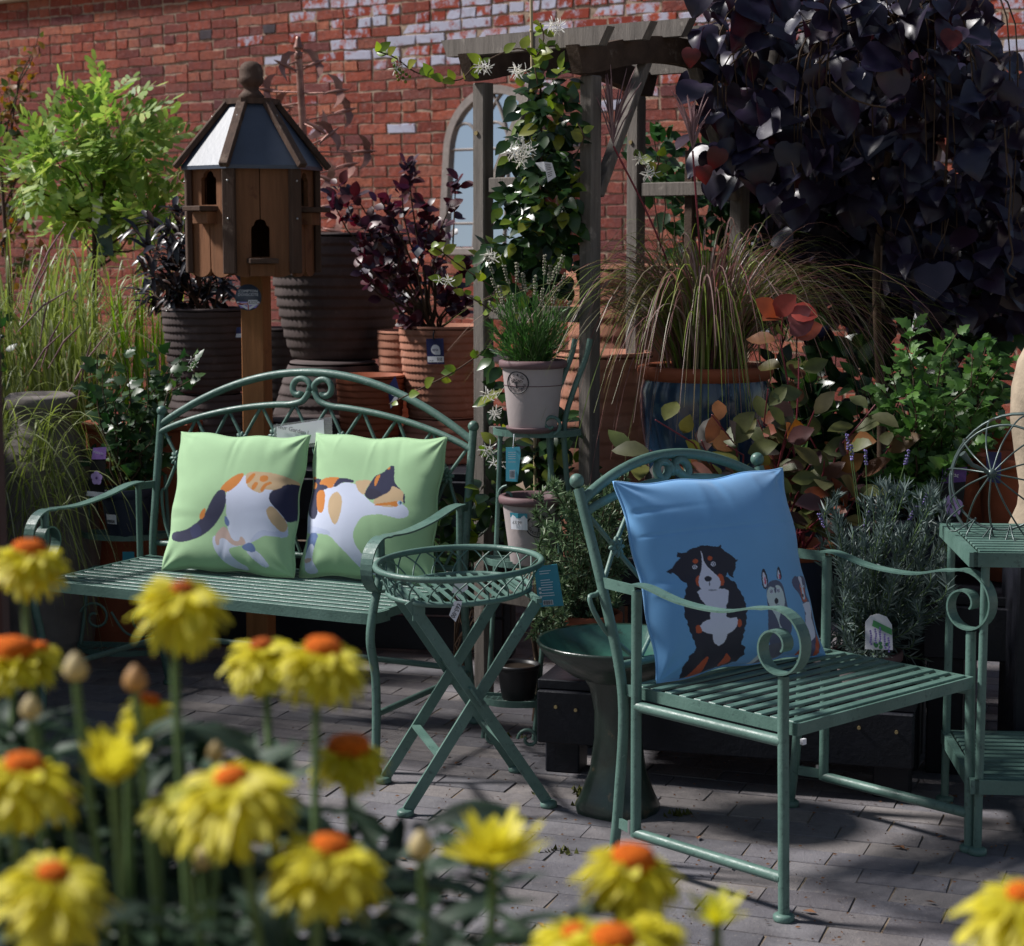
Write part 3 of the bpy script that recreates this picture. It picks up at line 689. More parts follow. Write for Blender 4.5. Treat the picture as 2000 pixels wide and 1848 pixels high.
catR = [(WHT, [(938, 615), (985, 430), (1100, 400), (1270, 388), (1305, 425), (1345, 478), (1400, 530), (1470, 535), (1560, 515), (1592, 540), (1608, 572), (1590, 602), (1540, 610), (1500, 600), (1440, 586), (1380, 590), (1330, 602), (1300, 640), (1270, 700), (1272, 765), (1310, 832), (1362, 892), (1425, 950), (1418, 978), (1350, 978), (1298, 940), (1230, 845), (1160, 765), (1120, 717), (1040, 705), (925, 700)], 2),
 (LTB, [(930, 650), (1040, 668), (1120, 690), (1130, 722), (1040, 705), (925, 702)], 1),
 (NV, [(930, 345), (1000, 360), (1062, 368), (1030, 398), (1062, 402), (1102, 410), (1105, 430), (1062, 437), (1018, 440), (1020, 500), (1038, 572), (1022, 612), (990, 620), (955, 582), (935, 540)], 2),
 (ORG, [(1030, 397), (1062, 362), (1185, 353), (1172, 382), (1145, 405), (1140, 424), (1105, 426), (1095, 408), (1060, 402)], 2),
 (ORG, [(1013, 440), (1087, 430), (1087, 540), (1072, 580), (1040, 577), (1022, 520)], 2), (ORG, circ(990, 405, 24, 22)), (ORG, circ(980, 355, 28, 8, .1)),
 (NV, [(1142, 420), (1150, 398), (1182, 356), (1278, 376), (1270, 394), (1200, 388), (1165, 418)], 2),
 (TAN, [(1278, 376), (1395, 374), (1350, 420), (1342, 474), (1308, 450), (1288, 412)], 2),
 (TAN, [(1170, 440), (1207, 488), (1202, 562), (1176, 645), (1152, 656), (1128, 610), (1108, 550), (1120, 478)], 2),
 (TAN, [(1488, 390), (1542, 422), (1574, 450), (1574, 502), (1550, 522), (1530, 543), (1402, 533), (1393, 500), (1440, 472), (1490, 440)], 2),
 (ORG, [(1398, 525), (1470, 513), (1552, 498), (1532, 543), (1500, 526), (1410, 537)], 2),
 (NV, [(1568, 455), (1580, 460), (1580, 520), (1570, 515)], 1),
 (NV, [(1343, 452), (1368, 400), (1398, 343), (1440, 328), (1465, 300), (1490, 274), (1510, 285), (1508, 380), (1535, 412), (1560, 436), (1500, 402), (1490, 445), (1440, 472), (1400, 498), (1362, 494), (1343, 472)], 2),
 (S(28, 26, 58), [(1355, 430), (1400, 425), (1445, 455), (1440, 472), (1400, 498), (1362, 494), (1343, 468)], 2),
 (ORG, [(1394, 402), (1400, 350), (1432, 332), (1420, 372), (1404, 417)], 2), (ORG, [(1462, 302), (1482, 282), (1480, 306)], 1),
 (WHT, circ(1550, 512, 15, 14)), (S(130, 180, 215), circ(1552, 512, 12, 13)), (S(36, 40, 60), circ(1556, 512, 5, 8)),
 (STL, [(953, 703), (1048, 703), (1012, 782), (982, 852), (938, 852)], 1),
 (WHT, [(975, 768), (1000, 772), (1008, 795), (982, 862), (1014, 928), (1008, 958), (935, 952), (930, 880), (950, 808)], 2), (PNK, [(935, 860), (985, 855), (978, 880), (932, 890)], 1)]
GRP = 'cat print cushions on the bench'
Zs = .439
cl = (G(300, 1116, Zs)+G(572, 1133, Zs))/2+V((.01, .03, 0)); cr = (G(588, 1132, Zs)+G(838, 1146, Zs))/2+V((.0, .035, 0))
cushion('cushion', 'pale green cushion printed with the tail and hind legs of a walking cat', .445, .43, .125, cl, R(-21), R(17), [(215, 80), (985, 100), (875, 965), (55, 915)], catL, GRN, 'linen_green', 3, GRP)
cushion('cushion', 'pale green cushion printed with the head and front legs of a walking cat', .435, .435, .125, cr, R(-22), R(15), [(990, 70), (1785, 92), (1695, 1012), (885, 965)], catR, GRN, 'linen_green', 9, GRP)
DK = S(24, 22, 46); DO = S(196, 84, 40); DW = S(222, 226, 248); HG = S(84, 92, 122); HW_ = S(206, 222, 226); GY = S(96, 98, 116); DV = S(82, 84, 122)
BLU = S(110, 172, 226)
def jagged(pl, amp, seed):
    rg = random.Random(seed); out = []
    for i, (x, y) in enumerate(pl):
        x2, y2 = pl[(i+1) % len(pl)]; n = max(1, int(math.hypot(x2-x, y2-y)/22))
        for k_ in range(n):
            f_ = k_/n; nx, ny = (y2-y), -(x2-x); l_ = math.hypot(nx, ny) or 1; s_ = amp if k_ % 2 else -amp*.3
            out.append((x+(x2-x)*f_+nx/l_*s_*rg.uniform(.3, 1), y+(y2-y)*f_+ny/l_*s_*rg.uniform(.3, 1)))
    return out
dogs = [(DK, jagged([(690, 960), (672, 1080), (680, 1190), (720, 1290), (770, 1395), (735, 1450), (715, 1530), (725, 1625), (860, 1600), (1000, 1545), (1090, 1500), (1115, 1450), (1100, 1400), (1062, 1380), (1065, 1150), (1040, 1060), (985, 960), (900, 900), (760, 900)], 9, 1), 0),
 (DK, jagged([(650, 800), (700, 750), (790, 722), (880, 735), (940, 775), (985, 812), (990, 850), (972, 920), (940, 900), (900, 960), (760, 980), (680, 960), (620, 900), (585, 880), (610, 850)], 5, 2), 0),
 (DK, [(630, 790), (635, 762), (665, 768), (690, 765), (665, 800)], 0), (DK, [(860, 745), (875, 735), (895, 720), (898, 745)], 0), (DK, [(975, 820), (1002, 815), (985, 842)], 0), (DK, [(600, 860), (568, 884), (600, 900)], 0), (DK, [(940, 900), (968, 905), (980, 935), (950, 920)], 0),
 (DO, circ(765, 950, 20, 36)), (DO, circ(898, 945, 22, 40, -.2)),
 (DW, [(772, 735), (782, 770), (800, 840), (850, 890), (890, 930), (902, 975), (880, 1010), (790, 1012), (762, 985), (765, 930), (785, 870), (782, 800)], 2),
 (DW, jagged([(752, 1020), (800, 1002), (900, 1002), (945, 1015), (945, 1060), (930, 1120), (935, 1190), (960, 1200), (1000, 1195), (1015, 1230), (1000, 1270), (955, 1310), (945, 1370), (915, 1392), (880, 1370), (860, 1310), (800, 1290), (772, 1255), (790, 1225), (835, 1205), (835, 1150), (790, 1090)], 6, 5), 0),
 (DO, jagged([(748, 1250), (770, 1238), (785, 1265), (795, 1295), (760, 1300)], 3, 4), 1), (DO, jagged([(1010, 1205), (1030, 1210), (1040, 1250), (1018, 1268), (1005, 1240)], 3, 6), 1),
 (DO, [(745, 1610), (800, 1540), (850, 1462), (872, 1455), (872, 1530), (862, 1585), (800, 1600)], 1), (DO, [(962, 1545), (985, 1480), (982, 1440), (1010, 1460), (1045, 1490), (1035, 1520)], 1),
 (DW, circ(815, 1595, 32, 7, -.25)), (DW, circ(970, 1555, 34, 7, -.25)),
 (DK, circ(822, 937, 23, 18)), (DK, [(827, 950), (831, 950), (834, 985), (828, 985)], 0), (S(150, 156, 176), circ(848, 1012, 28, 6)),
 (DO, circ(744, 822, 17, 15)), (DO, circ(831, 805, 15, 14)),
 (DW, circ(741, 859, 15)), (DK, circ(741, 859, 10)), (DW, circ(741, 859, 5)), (DW, circ(853, 842, 15)), (DK, circ(853, 842, 10)), (DW, circ(853, 842, 5)),
 # husky
 (DK, [(1150, 925), (1156, 872), (1175, 880), (1200, 945), (1190, 1010), (1162, 1000)], 1), (DK, [(1256, 905), (1264, 853), (1282, 868), (1300, 940), (1262, 945)], 1),
 (DW, [(1158, 925), (1163, 888), (1185, 930), (1192, 985), (1170, 1000)], 1), (DW, [(1262, 905), (1268, 868), (1290, 935), (1268, 942)], 1),
 (S(214, 96, 130), [(1170, 935), (1178, 925), (1188, 970), (1175, 980)], 1), (S(214, 96, 130), [(1272, 905), (1282, 905), (1288, 935), (1276, 940)], 1),
 (HG, [(1185, 1000), (1205, 955), (1262, 940), (1310, 975), (1330, 1090), (1380, 1220), (1390, 1290), (1350, 1380), (1290, 1400), (1220, 1340), (1195, 1120)], 2),
 (GY, [(1225, 1380), (1350, 1360), (1390, 1300), (1400, 1420), (1340, 1500), (1180, 1530)], 1),
 (HW_, [(1188, 1020), (1210, 985), (1240, 1000), (1255, 975), (1290, 985), (1318, 1050), (1320, 1110), (1290, 1150), (1280, 1230), (1340, 1290), (1360, 1330), (1330, 1340), (1270, 1200), (1215, 1130), (1190, 1070)], 2),
 (HW_, [(1215, 1380), (1262, 1385), (1250, 1440), (1200, 1520), (1160, 1528), (1195, 1480)], 1),
 (HG, [(1238, 990), (1246, 985), (1262, 1010), (1246, 1040)], 1), (DW, circ(1222, 1022, 15, 14)), (HG, circ(1221, 1020, 11, 12)), (DW, circ(1221, 1020, 7, 8)), (DK, circ(1221, 1020, 4, 5)), (DW, circ(1270, 1013, 15, 14)), (HG, circ(1270, 1013, 10, 12)), (DW, circ(1270, 1013, 6, 8)), (DK, circ(1270, 1013, 4, 5)), (DK, circ(1257, 1083, 15, 20)), (S(150, 156, 176), circ(1268, 1112, 16, 7)),
 # small spaniel-like dog
 (DV, [(1372, 945), (1405, 905), (1425, 915), (1470, 900), (1512, 905), (1522, 960), (1500, 1000), (1560, 1090), (1590, 1200), (1640, 1330), (1625, 1420), (1490, 1440), (1482, 1300), (1490, 1120), (1440, 1020), (1395, 990)], 1),
 (DO, [(1445, 960), (1468, 958), (1475, 1000), (1490, 950), (1500, 985), (1495, 1030), (1525, 1062), (1470, 1080), (1458, 1020)], 1),
 (DW, [(1425, 912), (1470, 905), (1478, 950), (1488, 1000), (1500, 1050), (1488, 1062), (1470, 1050), (1465, 960)], 2), (DW, circ(1462, 970, 8)), (DK, circ(1462, 970, 4)), (DW, circ(1492, 968, 8)), (DK, circ(1492, 968, 4)), (DK, circ(1475, 1030, 9, 13)), (S(80, 150, 200), circ(1490, 1055, 7, 5)),
 (DW, jagged([(1466, 1090), (1500, 1072), (1545, 1065), (1560, 1100), (1555, 1170), (1585, 1230), (1585, 1300), (1560, 1330), (1525, 1310), (1490, 1240), (1495, 1150)], 5, 8), 0),
 (DO, [(1490, 1300), (1520, 1320), (1532, 1340), (1530, 1410), (1500, 1440), (1480, 1440), (1492, 1390)], 1), (DO, [(1590, 1290), (1605, 1280), (1628, 1350), (1628, 1400), (1600, 1425), (1592, 1400), (1600, 1360)], 1)]
cc = (G(1284, 1342, .43)+G(1598, 1285, .43))/2+V((0, .0, 0))
cushion('cushion', 'blue cushion printed with three sitting dogs, leaning on the armchair back', .53, .475, .13, V((cc.x+.012, cc.y+.035, .43)), R(36), R(20), [(340, 290), (1368, 215), (1680, 1405), (590, 1625)], dogs, BLU, 'satin_blue', 5, jag=(.40, -.02), N=300)
# ================================================================ black staging
def staging(name, label, loc, rz, w_, tiers, screws=()):
    th = T(name, label, 'staging', loc, rz)
    for (y0, y1, z) in tiers:
        n = max(2, int((y1-y0)/.145)); stp = (y1-y0)/n
        for i in range(n): th.part('deck_board', MB().box((w_/2, y0+(i+.5)*stp, z-.0135), (w_, stp-.008, .027), None, .003), 'black_paint')
        th.part('front_beam', MB().box((w_/2, y0+.012, z-.10), (w_-.004, .045, .144), None, .004), 'black_paint')
        for x in (.06, w_-.06):
            for y in (y0+.085, y1-.05): th.part('leg', MB().box((x, y, (z-.03)/2), (.095, .095, z-.03), None, .004), 'black_paint')
    for (x, z) in screws: th.part('screw', MB().tube([(x, tiers[0][0]-.016, z), (x, tiers[0][0]-.0085, z)], .0048, 8), 'brass')
    return th
o_ = G(1052, 1512); 
SG = staging('plant_staging', 'low black timber plant staging behind the armchair and bird bath', V((.068, 5.13, 0)), R(-16), 1.0, [(0, .42, .265), (.46, 1.15, .56)], [(.055, .195), (.11, .19), (.86, .195), (.955, .19)])
SL = staging('plant_staging', 'tall black timber staging of stacked pots behind the green bench', V((-1.75, 6.86, 0)), R(-10), 1.78, [(0, 1.35, .645)])
fb = MB()
for i in range(4): SL.part('skirt_board', MB().box((.89, .035, .08+i*.125), (1.7, .02, .118), None, .003), 'black_paint')
SF = staging('plant_staging', 'black timber staging at the far right carrying hibiscus and terracotta pots', V((1.10, 5.12, 0)), R(-16), .75, [(0, .9, .50)])

# ================================================================ pots
def ribbed(name, label, c, z0, h_, rt, rb, ribs, m_, group=None, soil=True, dim=58):
    th = T(name, label, 'pot', (c.x, c.y, z0), 0, group); mb = MB(); prof = []; n = 2*dim
    vs = []; fs = []; rows = []; up = rt >= rb
    for i in range(ribs):
        for f_, bl in ((.0, -.35), (.10, .95), (.30, 1.0), (.75, .35)):
            z = h_*(i+f_)/ribs; rr = rb+(rt-rb)*((z/h_)**(.62 if up else 1.5)); rows.append((z, rr, bl))
    for z, rr, bl in rows:
        for j in range(n):
            a = PI*2*j/n; q = rr*(1+.018*bl)+(rr*.009*max(bl, 0)*(1 if j % 2 else -1)); q += rr*.0012*math.sin(5*a+z*40)
            vs.append((q*math.cos(a), q*math.sin(a), z+.0007*math.sin(a*9+z*90)-(.0035 if (j % 2 and bl > .5) else 0)))
    k_ = len(rows)
    for i in range(k_-1):
        for j in range(n): fs.append((i*n+j, i*n+(j+1) % n, (i+1)*n+(j+1) % n, (i+1)*n+j))
    mb.add(vs, fs, True)
    if up: mb.lathe([(rt*1.015, h_*.995), (rt*1.01, h_+.006), (rt*.93, h_+.006), (rt*.90, h_*.90), (0, h_*.86)], n)
    else: mb.lathe([(rt*1.0, h_*.99), (rt*.985, h_+.003), (0, h_+.003)], n)
    mb.lathe([(0, 0), (rb, 0)], n)
    th.part('body', mb, m_)
    if up and soil: th.part('soil', MB().disc((0, 0, h_*.91), rt*.903, 40), 'soil')
    return th
def potspot(u, Y): return V(((u-1000)/FPX*Y*1.0, Y, 0))
def zat(v, Y): return P(1000, v, Y).z
DG = .645
p_a = potspot(404, 7.0); za = zat(605, 7.0)
ribbed('planter', 'upturned dark brown ribbed pot below the dark-leaved shrub', p_a, DG, zat(765, 7.0)-DG, .118, .185, 9, 'dark_pot', 'ribbed dark pots')
ribbed('planter', 'dark brown ribbed pot holding the dark-leaved shrub', p_a, zat(765, 7.0)+.002, za-zat(765, 7.0), .156, .118, 11, 'dark_pot', 'ribbed dark pots')
p_b = potspot(662, 7.6)
ribbed('planter', 'upturned dark ribbed pot beneath the largest dark pot', potspot(650, 7.45), DG, zat(706, 7.45)-DG, .165, .245, 8, 'dark_pot', 'ribbed dark pots')
ribbed('planter', 'largest dark brown ribbed pot, raised beside the dovecote', p_b, zat(706, 7.45)+.005, zat(460, 7.6)-zat(706, 7.45), .275, .17, 12, 'dark_pot', 'ribbed dark pots')
ribbed('planter', 'slim dark ribbed pot tucked behind the dovecote post', potspot(553, 7.95), DG, zat(642, 7.95)-DG, .10, .075, 12, 'dark_pot', 'ribbed dark pots')
ribbed('planter', 'small dark ribbed pot upturned in front of the stacked dark pots', potspot(598, 7.05), DG, zat(818, 7.05)-DG, .15, .165, 5, 'dark_pot', 'ribbed dark pots')
p_e = potspot(806, 7.35)
ribbed('planter', 'pale terracotta ribbed pot half hidden behind the tagged one', p_e, DG, zat(648, 7.35)-DG, .132, .10, 15, 'terracotta', 'ribbed terracotta pots')
p_f = potspot(868, 7.02)
ribbed('planter', 'wide upturned terracotta ribbed pot under the tagged pot', p_f, DG, zat(812, 7.02)-DG, .13, .185, 6, 'terracotta', 'ribbed terracotta pots')
ribbed('planter', 'tall terracotta ribbed pot with a navy swing tag, holding the purple smoke bush', p_f, zat(812, 7.02)+.003, zat(640, 7.02)-zat(812, 7.02), .162, .125, 12, 'terracotta', 'ribbed terracotta pots')
ribbed('planter', 'small rust-red ribbed pot standing behind the bench back', potspot(723, 6.98), DG, zat(735, 6.98)-DG, .122, .088, 13, 'terracotta_plain', 'ribbed terracotta pots')
# terracotta pots seen through the pergola
ribbed('planter', 'terracotta ribbed pot seen below the pergola beside the blue pot', potspot(1180, 6.5), 0, zat(690, 6.5), .16, .12, 22, 'terracotta', 'ribbed terracotta pots')
ribbed('planter', 'broad terracotta ribbed pot behind the tall grass', potspot(1240, 7.4), 0, zat(520, 7.4), .26, .18, 20, 'terracotta', 'ribbed terracotta pots')

SLP = -.45; XS = V((1, SLP, 0)).normalized(); NS = V((SLP, -1, 0)).normalized()   # tags are turned a little towards the left, like the bench
def card(th, pts, Y, m_, name='card', dy=.0, th_=.0018, parent=None):
    u0 = sum(q[0] for q in pts)/len(pts); a = [P(u, v, Y+dy+SLP*(u-u0)*Y/FPX) for u, v in pts]; n = len(a); b_ = [q+V((0, th_, 0)) for q in a]
    mb = MB().add(a+b_, [tuple(range(n))[::-1], tuple(range(n, 2*n))]+[(i, (i+1) % n, n+(i+1) % n, n+i) for i in range(n)])
    return th.part(name, mb, m_, parent, True), a
# navy swing tags
AT = T('swing_tag', 'navy and white swing tag lettered apta on the tall terracotta pot', 'tag', P(850, 712, 6.84))
yt = 6.842; o_, q4 = card(AT, [(832, 662), (866, 661), (868, 711), (835, 711)], yt, 'navy_card')
AT.part('white_panel', MB().add(on_card(q4, .02, .98, .70, .93, .0008), [(0, 1, 2, 3)]), 'white_card', o_, True)
ay = lambda u, d: yt-d+SLP*(u-850.25)*yt/FPX
rS = M((XS, V((0, 0, 1)), NS)).transposed()
mb = MB().disc(P(850.5, 683, yt-.001), .0175, 24, 0, rS); mb.add([P(u, v, ay(u, .0014)) for u, v in ((852, 684), (860, 684), (860, 693), (850, 693))], [(0, 1, 2, 3)])
AT.part('white_badge', mb, 'white_card', o_, True)
text(AT, 'apta', .0145, frame(XS, (0, 0, 1), NS, P(850, 683, yt-.003)), 'navy_card', o_, True)
text(AT, '£24.99', .007, frame(XS, (0, 0, 1), NS, P(842, 705, ay(842, .003))), 'print_black', o_, True)
AT.part('barcode', barcode(q4, .58, .88, .74, .88, .002, 12), 'print_black', o_, True)
AT.part('tie', MB().tube([P(848, 664, yt), P(846, 656, yt-.003), P(848, 646, yt+.02)], .003, 6), 'black_plastic', world=True)
AT2 = T('swing_tag', 'tilted navy swing tag on the small rust-red ribbed pot', 'tag', P(770, 770, 6.83))
o_, q4 = card(AT2, [(757, 757), (772, 734), (783, 772), (763, 801)], 6.84, 'navy_card')
AT2.part('white_panel', MB().add(on_card(q4, .02, .98, .72, .95, .001), [(0, 1, 2, 3)]), 'white_card', o_, True)
AT2.part('white_badge', MB().disc(P(769, 767, 6.838), .012, 20, 0, rS), 'white_card', o_, True)
AT3 = T('swing_tag', 'navy and white tag hanging in the purple smoke bush', 'tag', P(817, 500, 7.0))
o_, q4 = card(AT3, [(802, 488), (815, 478), (829, 488), (815, 506)], 6.9, 'navy_card')
AT3.part('white_panel', MB().add(on_card(q4, .1, .9, .35, .95, .001), [(0, 1, 2, 3)]), 'white_card', o_, True)
AT4 = T('swing_tag', 'small navy tag on the dark ribbed pot beside the dovecote post', 'tag', P(470, 648, 6.84))
o_, q4 = card(AT4, [(462, 640), (474, 638), (474, 660), (460, 660)], 6.84, 'navy_card')
AT4.part('white_panel', MB().add(on_card(q4, .05, .95, .6, .95, .001), [(0, 1, 2, 3)]), 'white_card', o_, True)

def pot(name, label, c, z0, h_, rt, rb, body, rim=None, rimh=.025, rimo=.008, soil=True, group=None, n=40):
    th = T(name, label, 'pot', (c.x, c.y, z0), 0, group)
    zr = h_-rimh
    th.part('body', MB().lathe([(0, 0), (rb*.97, 0), (rb, .004), (rb+(rt-rb)*.5, zr*.5), (rt, zr)], n), body)
    th.part('rim', MB().lathe([(rt, zr-.001), (rt+rimo, zr+.002), (rt+rimo*1.15, zr+rimh*.5), (rt+rimo, h_-.003), (rt+rimo*.3, h_), (rt-.006, h_-.002), (rt-.01, h_*.86)], n), rim or body)
    if soil: th.part('soil', MB().lathe([(rt-.0095, h_*.90), (0, h_*.915)], n), 'soil')
    return th
# ================================================================ tall green plant stand in the middle
YS = 5.42; PSC = V((P(1040, 845, YS).x, YS, 0))
PS = T('plant_stand', 'tall green metal plant stand with mesh shelves between bench and armchair', 'plant stand', PSC, R(-10))
zt, zm, zb = P(1040, 848, YS).z, P(1030, 1102, YS-.03).z, P(1010, 1372, YS-.04).z
def shelf(th, c, r_, z, half=True, sub='shelf'):
    n = 20; a0 = (PI if half else 0)
    ring = [V((c[0]+r_*math.cos(a0+ (PI if half else 2*PI)*i/n), c[1]+r_*.85*math.sin(a0+(PI if half else 2*PI)*i/n), z)) for i in range(n+1)]
    s_ = th.part(sub, MB().strap(ring+([ring[0]] if half else []), (0, 0, 1), .018, .005), GP)
    mb = MB()
    for i in range(-6, 7):
        x = i*r_/6.5; yl = math.sqrt(max(0, 1-(x/r_)**2))*r_*.85
        mb.tube([(c[0]+x, c[1]-yl, z), (c[0]+x, c[1]+(0 if half else yl), z)], .0018, 4)
    for i in range(0 if not half else 0, 7):
        y = -i*r_*.85/6.5; xl = math.sqrt(max(0, 1-(y/(r_*.85))**2))*r_
        mb.tube([(c[0]-xl, c[1]+y, z+.001), (c[0]+xl, c[1]+y, z+.001)], .0018, 4)
        if not half and i: mb.tube([(c[0]-xl, c[1]-y, z+.001), (c[0]+xl, c[1]-y, z+.001)], .0018, 4)
    th.part('shelf_mesh', mb, GP, s_)
shelf(PS, (.0, .09), .125, zt); shelf(PS, (-.02, .05), .125, zm); shelf(PS, (-.045, .02), .115, zb)
for x in (.075, .118):
    PS.part('side_frame', MB().tube(smooth_path([(x, .12, 0), (x+.0, .11, .3), (x-.012, .085, .62), (x-.03, .06, .78), (x-.035, .05, .92), (x-.01, .06, 1.02), (x+.02, .09, 1.11), (x+.03, .10, 1.16)], 6), .008, 8), GP)
for x in (-.118, .03):
    PS.part('leg', MB().tube(smooth_path([(x-.03, .03, .012), (x-.015, .05, .2), (x, .075, .55), (x+.01, .095, zt)], 5), .007, 8), GP)
for sx in (-1, 1):
    vo = volute((sx*.05-.045, -.085, .045), (sx, 0, 0), (0, 0, 1), .032, .008, PI, -PI*1.2, 18)
    PS.part('scroll', MB().tube(vo, .005, 6), GP)
vo = volute((.055, -.02, zt+.03), (1, 0, 0), (0, 0, 1), .03, .008, -PI*.4, PI*1.8, 18); PS.part('scroll', MB().tube(vo, .005, 6), GP)
for (u, v) in ((1098, 1000), (990, 968), (1120, 1010)):
    PS.part('scroll', MB().tube([q for q in volute(PS.inv @ P(u, v, YS-.02), (1, 0, 0), (0, 0, 1), .028, .007, PI*.5, PI*2.6, 16)], .004, 6), GP)
def emblem(th, cx, cz, r_, r_pot, parent, tilt=0):
    # raised oval badge with a small tree and lettering on the pot wall facing the camera
    def onp(a, z, d=.0): return V((math.sin(a)*(r_pot+d), -math.cos(a)*(r_pot+d), z))
    pts = [onp(cx+r_*1.05*math.cos(2*PI*i/28)/r_pot, cz+r_*.92*math.sin(2*PI*i/28), .0015) for i in range(28)]
    b_ = th.part('badge_ring', MB().tube(pts, .0016, 5, True), 'print_black', parent)
    mb = MB(); 
    mb.tube([onp(cx, cz-r_*.45, .002), onp(cx, cz-r_*.05, .002)], .0018, 5)
    for k_ in range(9):
        a = PI*(.06+.88*k_/8); mb.tube([onp(cx, cz-r_*.12, .002), onp(cx+.45*r_*math.cos(a)/r_pot, cz+r_*(.0+.34*math.sin(a)), .002)], .0009, 4)
    for k_ in range(16):
        a = random.uniform(0, PI); q = random.uniform(.3, .56)*r_; mb.disc(onp(cx+q*math.cos(a)/r_pot, cz+q*.75*math.sin(a), .002), .0016, 6, 0, M.Rotation(PI/2, 3, 'X'))
    mb.tube([onp(cx-.3*r_/r_pot, cz-r_*.46, .002), onp(cx+.3*r_/r_pot, cz-r_*.46, .002)], .001, 4)
    th.part('badge_tree', mb, 'print_black', parent)
    for word, zz, sg in (('J.C.& Co', .73, 1), ('GARDENWARE', .76, -1)):
        for i, ch_ in enumerate(word):
            sp = .27 if sg > 0 else .30; a = PI/2*sg+(-sg)*(i-(len(word)-1)/2)*sp
            px = cx+zz*r_*1.02*math.cos(a)/r_pot; pz = cz+zz*r_*.88*math.sin(a); tx = V((math.cos(px), math.sin(px), 0)); rotz = (a-PI/2) if sg > 0 else (a+PI/2)
            nx = V((math.sin(px), -math.cos(px), 0)); upv = V((0, 0, 1))
            xx = tx*math.cos(rotz)+upv*math.sin(rotz); yy = -tx*math.sin(rotz)+upv*math.cos(rotz)
            text(th, ch_, .0105, frame(xx, yy, nx, onp(px, pz, .0022)), 'print_black', parent, False, 'badge_letter')
c1 = P(1041, 845, YS); c1.y = YS+.03
t1 = pot('flower_pot', 'mauve-grey pot with round tree badge on the top shelf of the plant stand', c1, zt+.012, P(0, 705, YS-.06).z-zt-.014, .086, .068, 'mauve_pot', 'mauve_rim', .022, .009)
emblem(t1, R(-33), .135, .033, .083, t1.o); t1.part('saucer', MB().lathe([(0, -.008), (.066, -.008), (.076, .003), (.076, .008), (.070, .008)], 32), 'mauve_rim')
t1.part('groove', MB().tube([V((.0815*math.cos(2*PI*i/40), .0815*math.sin(2*PI*i/40), .125)) for i in range(40)], .0012, 5, True), 'mauve_rim')
c2 = P(1040, 1100, YS-.03); c2.y = YS-.02
t2 = pot('flower_pot', 'empty mauve-grey pot with tree badge and price sticker on the middle shelf', c2, zm+.002, P(0, 975, YS-.1).z-zm, .084, .062, 'mauve_pot', 'mauve_rim', .024, .01, True)
emblem(t2, R(12), .115, .033, .079, t2.o)
stk = MB(); 
for i in range(6):
    a0 = R(-46+i*6); a1 = R(-40+i*6); rr = .0832
    stk.add([(math.sin(a0)*rr, -math.cos(a0)*rr, .105), (math.sin(a1)*rr, -math.cos(a1)*rr, .105), (math.sin(a1)*(rr+.004), -math.cos(a1)*(rr+.004), .152), (math.sin(a0)*(rr+.004), -math.cos(a0)*(rr+.004), .152)], [(0, 1, 2, 3)])
s_ = t2.part('price_sticker', stk, 'white_card')
stk = MB(); a0 = R(-46); a1 = R(-10); rr = .0862
stk.add([(math.sin(a0)*rr, -math.cos(a0)*rr, .138), (0.0-math.sin(R(28))*rr*1.01, -math.cos(R(28))*rr*1.01, .138), (math.sin(a1)*rr, -math.cos(a1)*rr, .138), (math.sin(a1)*(rr+.002), -math.cos(a1)*(rr+.002), .152), (-math.sin(R(28))*(rr+.002)*1.01, -math.cos(R(28))*(rr+.002)*1.01, .152), (math.sin(a0)*(rr+.002), -math.cos(a0)*(rr+.002), .152)], [(0, 1, 4, 5), (1, 2, 3, 4)])
t2.part('sticker_band', stk, 'teal_card', s_)
an = R(-30); text(t2, '£3.99', .013, frame((math.cos(an), math.sin(an), 0), (0, 0, 1), (math.sin(an), -math.cos(an), 0), (math.sin(an)*.0875, -math.cos(an)*.0875, .125)), 'print_black', s_)
t3 = pot('nursery_pot', 'black plastic nursery pot on the bottom shelf of the plant stand', P(1012, 1352, YS+.0), zb+.004, .10, .060, .047, 'black_plastic', None, .012, .003)
TG = T('card_tag', 'light teal card tag with white label hanging under the top shelf of the plant stand', 'tag', P(1002, 942, 5.28))
o_, q4 = card(TG, [(988, 874), (1015, 873), (1017, 886), (1011, 941), (988, 940)], 5.29, 'teal_card')
q4 = [P(988, 874, 5.289), P(1015, 873, 5.289), P(1011, 941, 5.289), P(988, 940, 5.289)]
TG.part('small_print', print_lines(q4, .18, .9, [.14, .2, .26, .32, .42], .02, .001), 'white_card', o_, True)
TG.part('barcode_patch', MB().add(on_card(q4, .3, .75, .66, .92, .001), [(0, 1, 2, 3)]), 'white_card', o_, True)
TG.part('barcode', barcode(q4, .34, .71, .7, .88, .002, 10), 'print_grey', o_, True)
TG.part('string_loop', MB().tube([P(1002, 875, 5.289), P(1003, 862, 5.28), P(1004, 848, 5.30)], .001, 5), 'white_card', world=True)

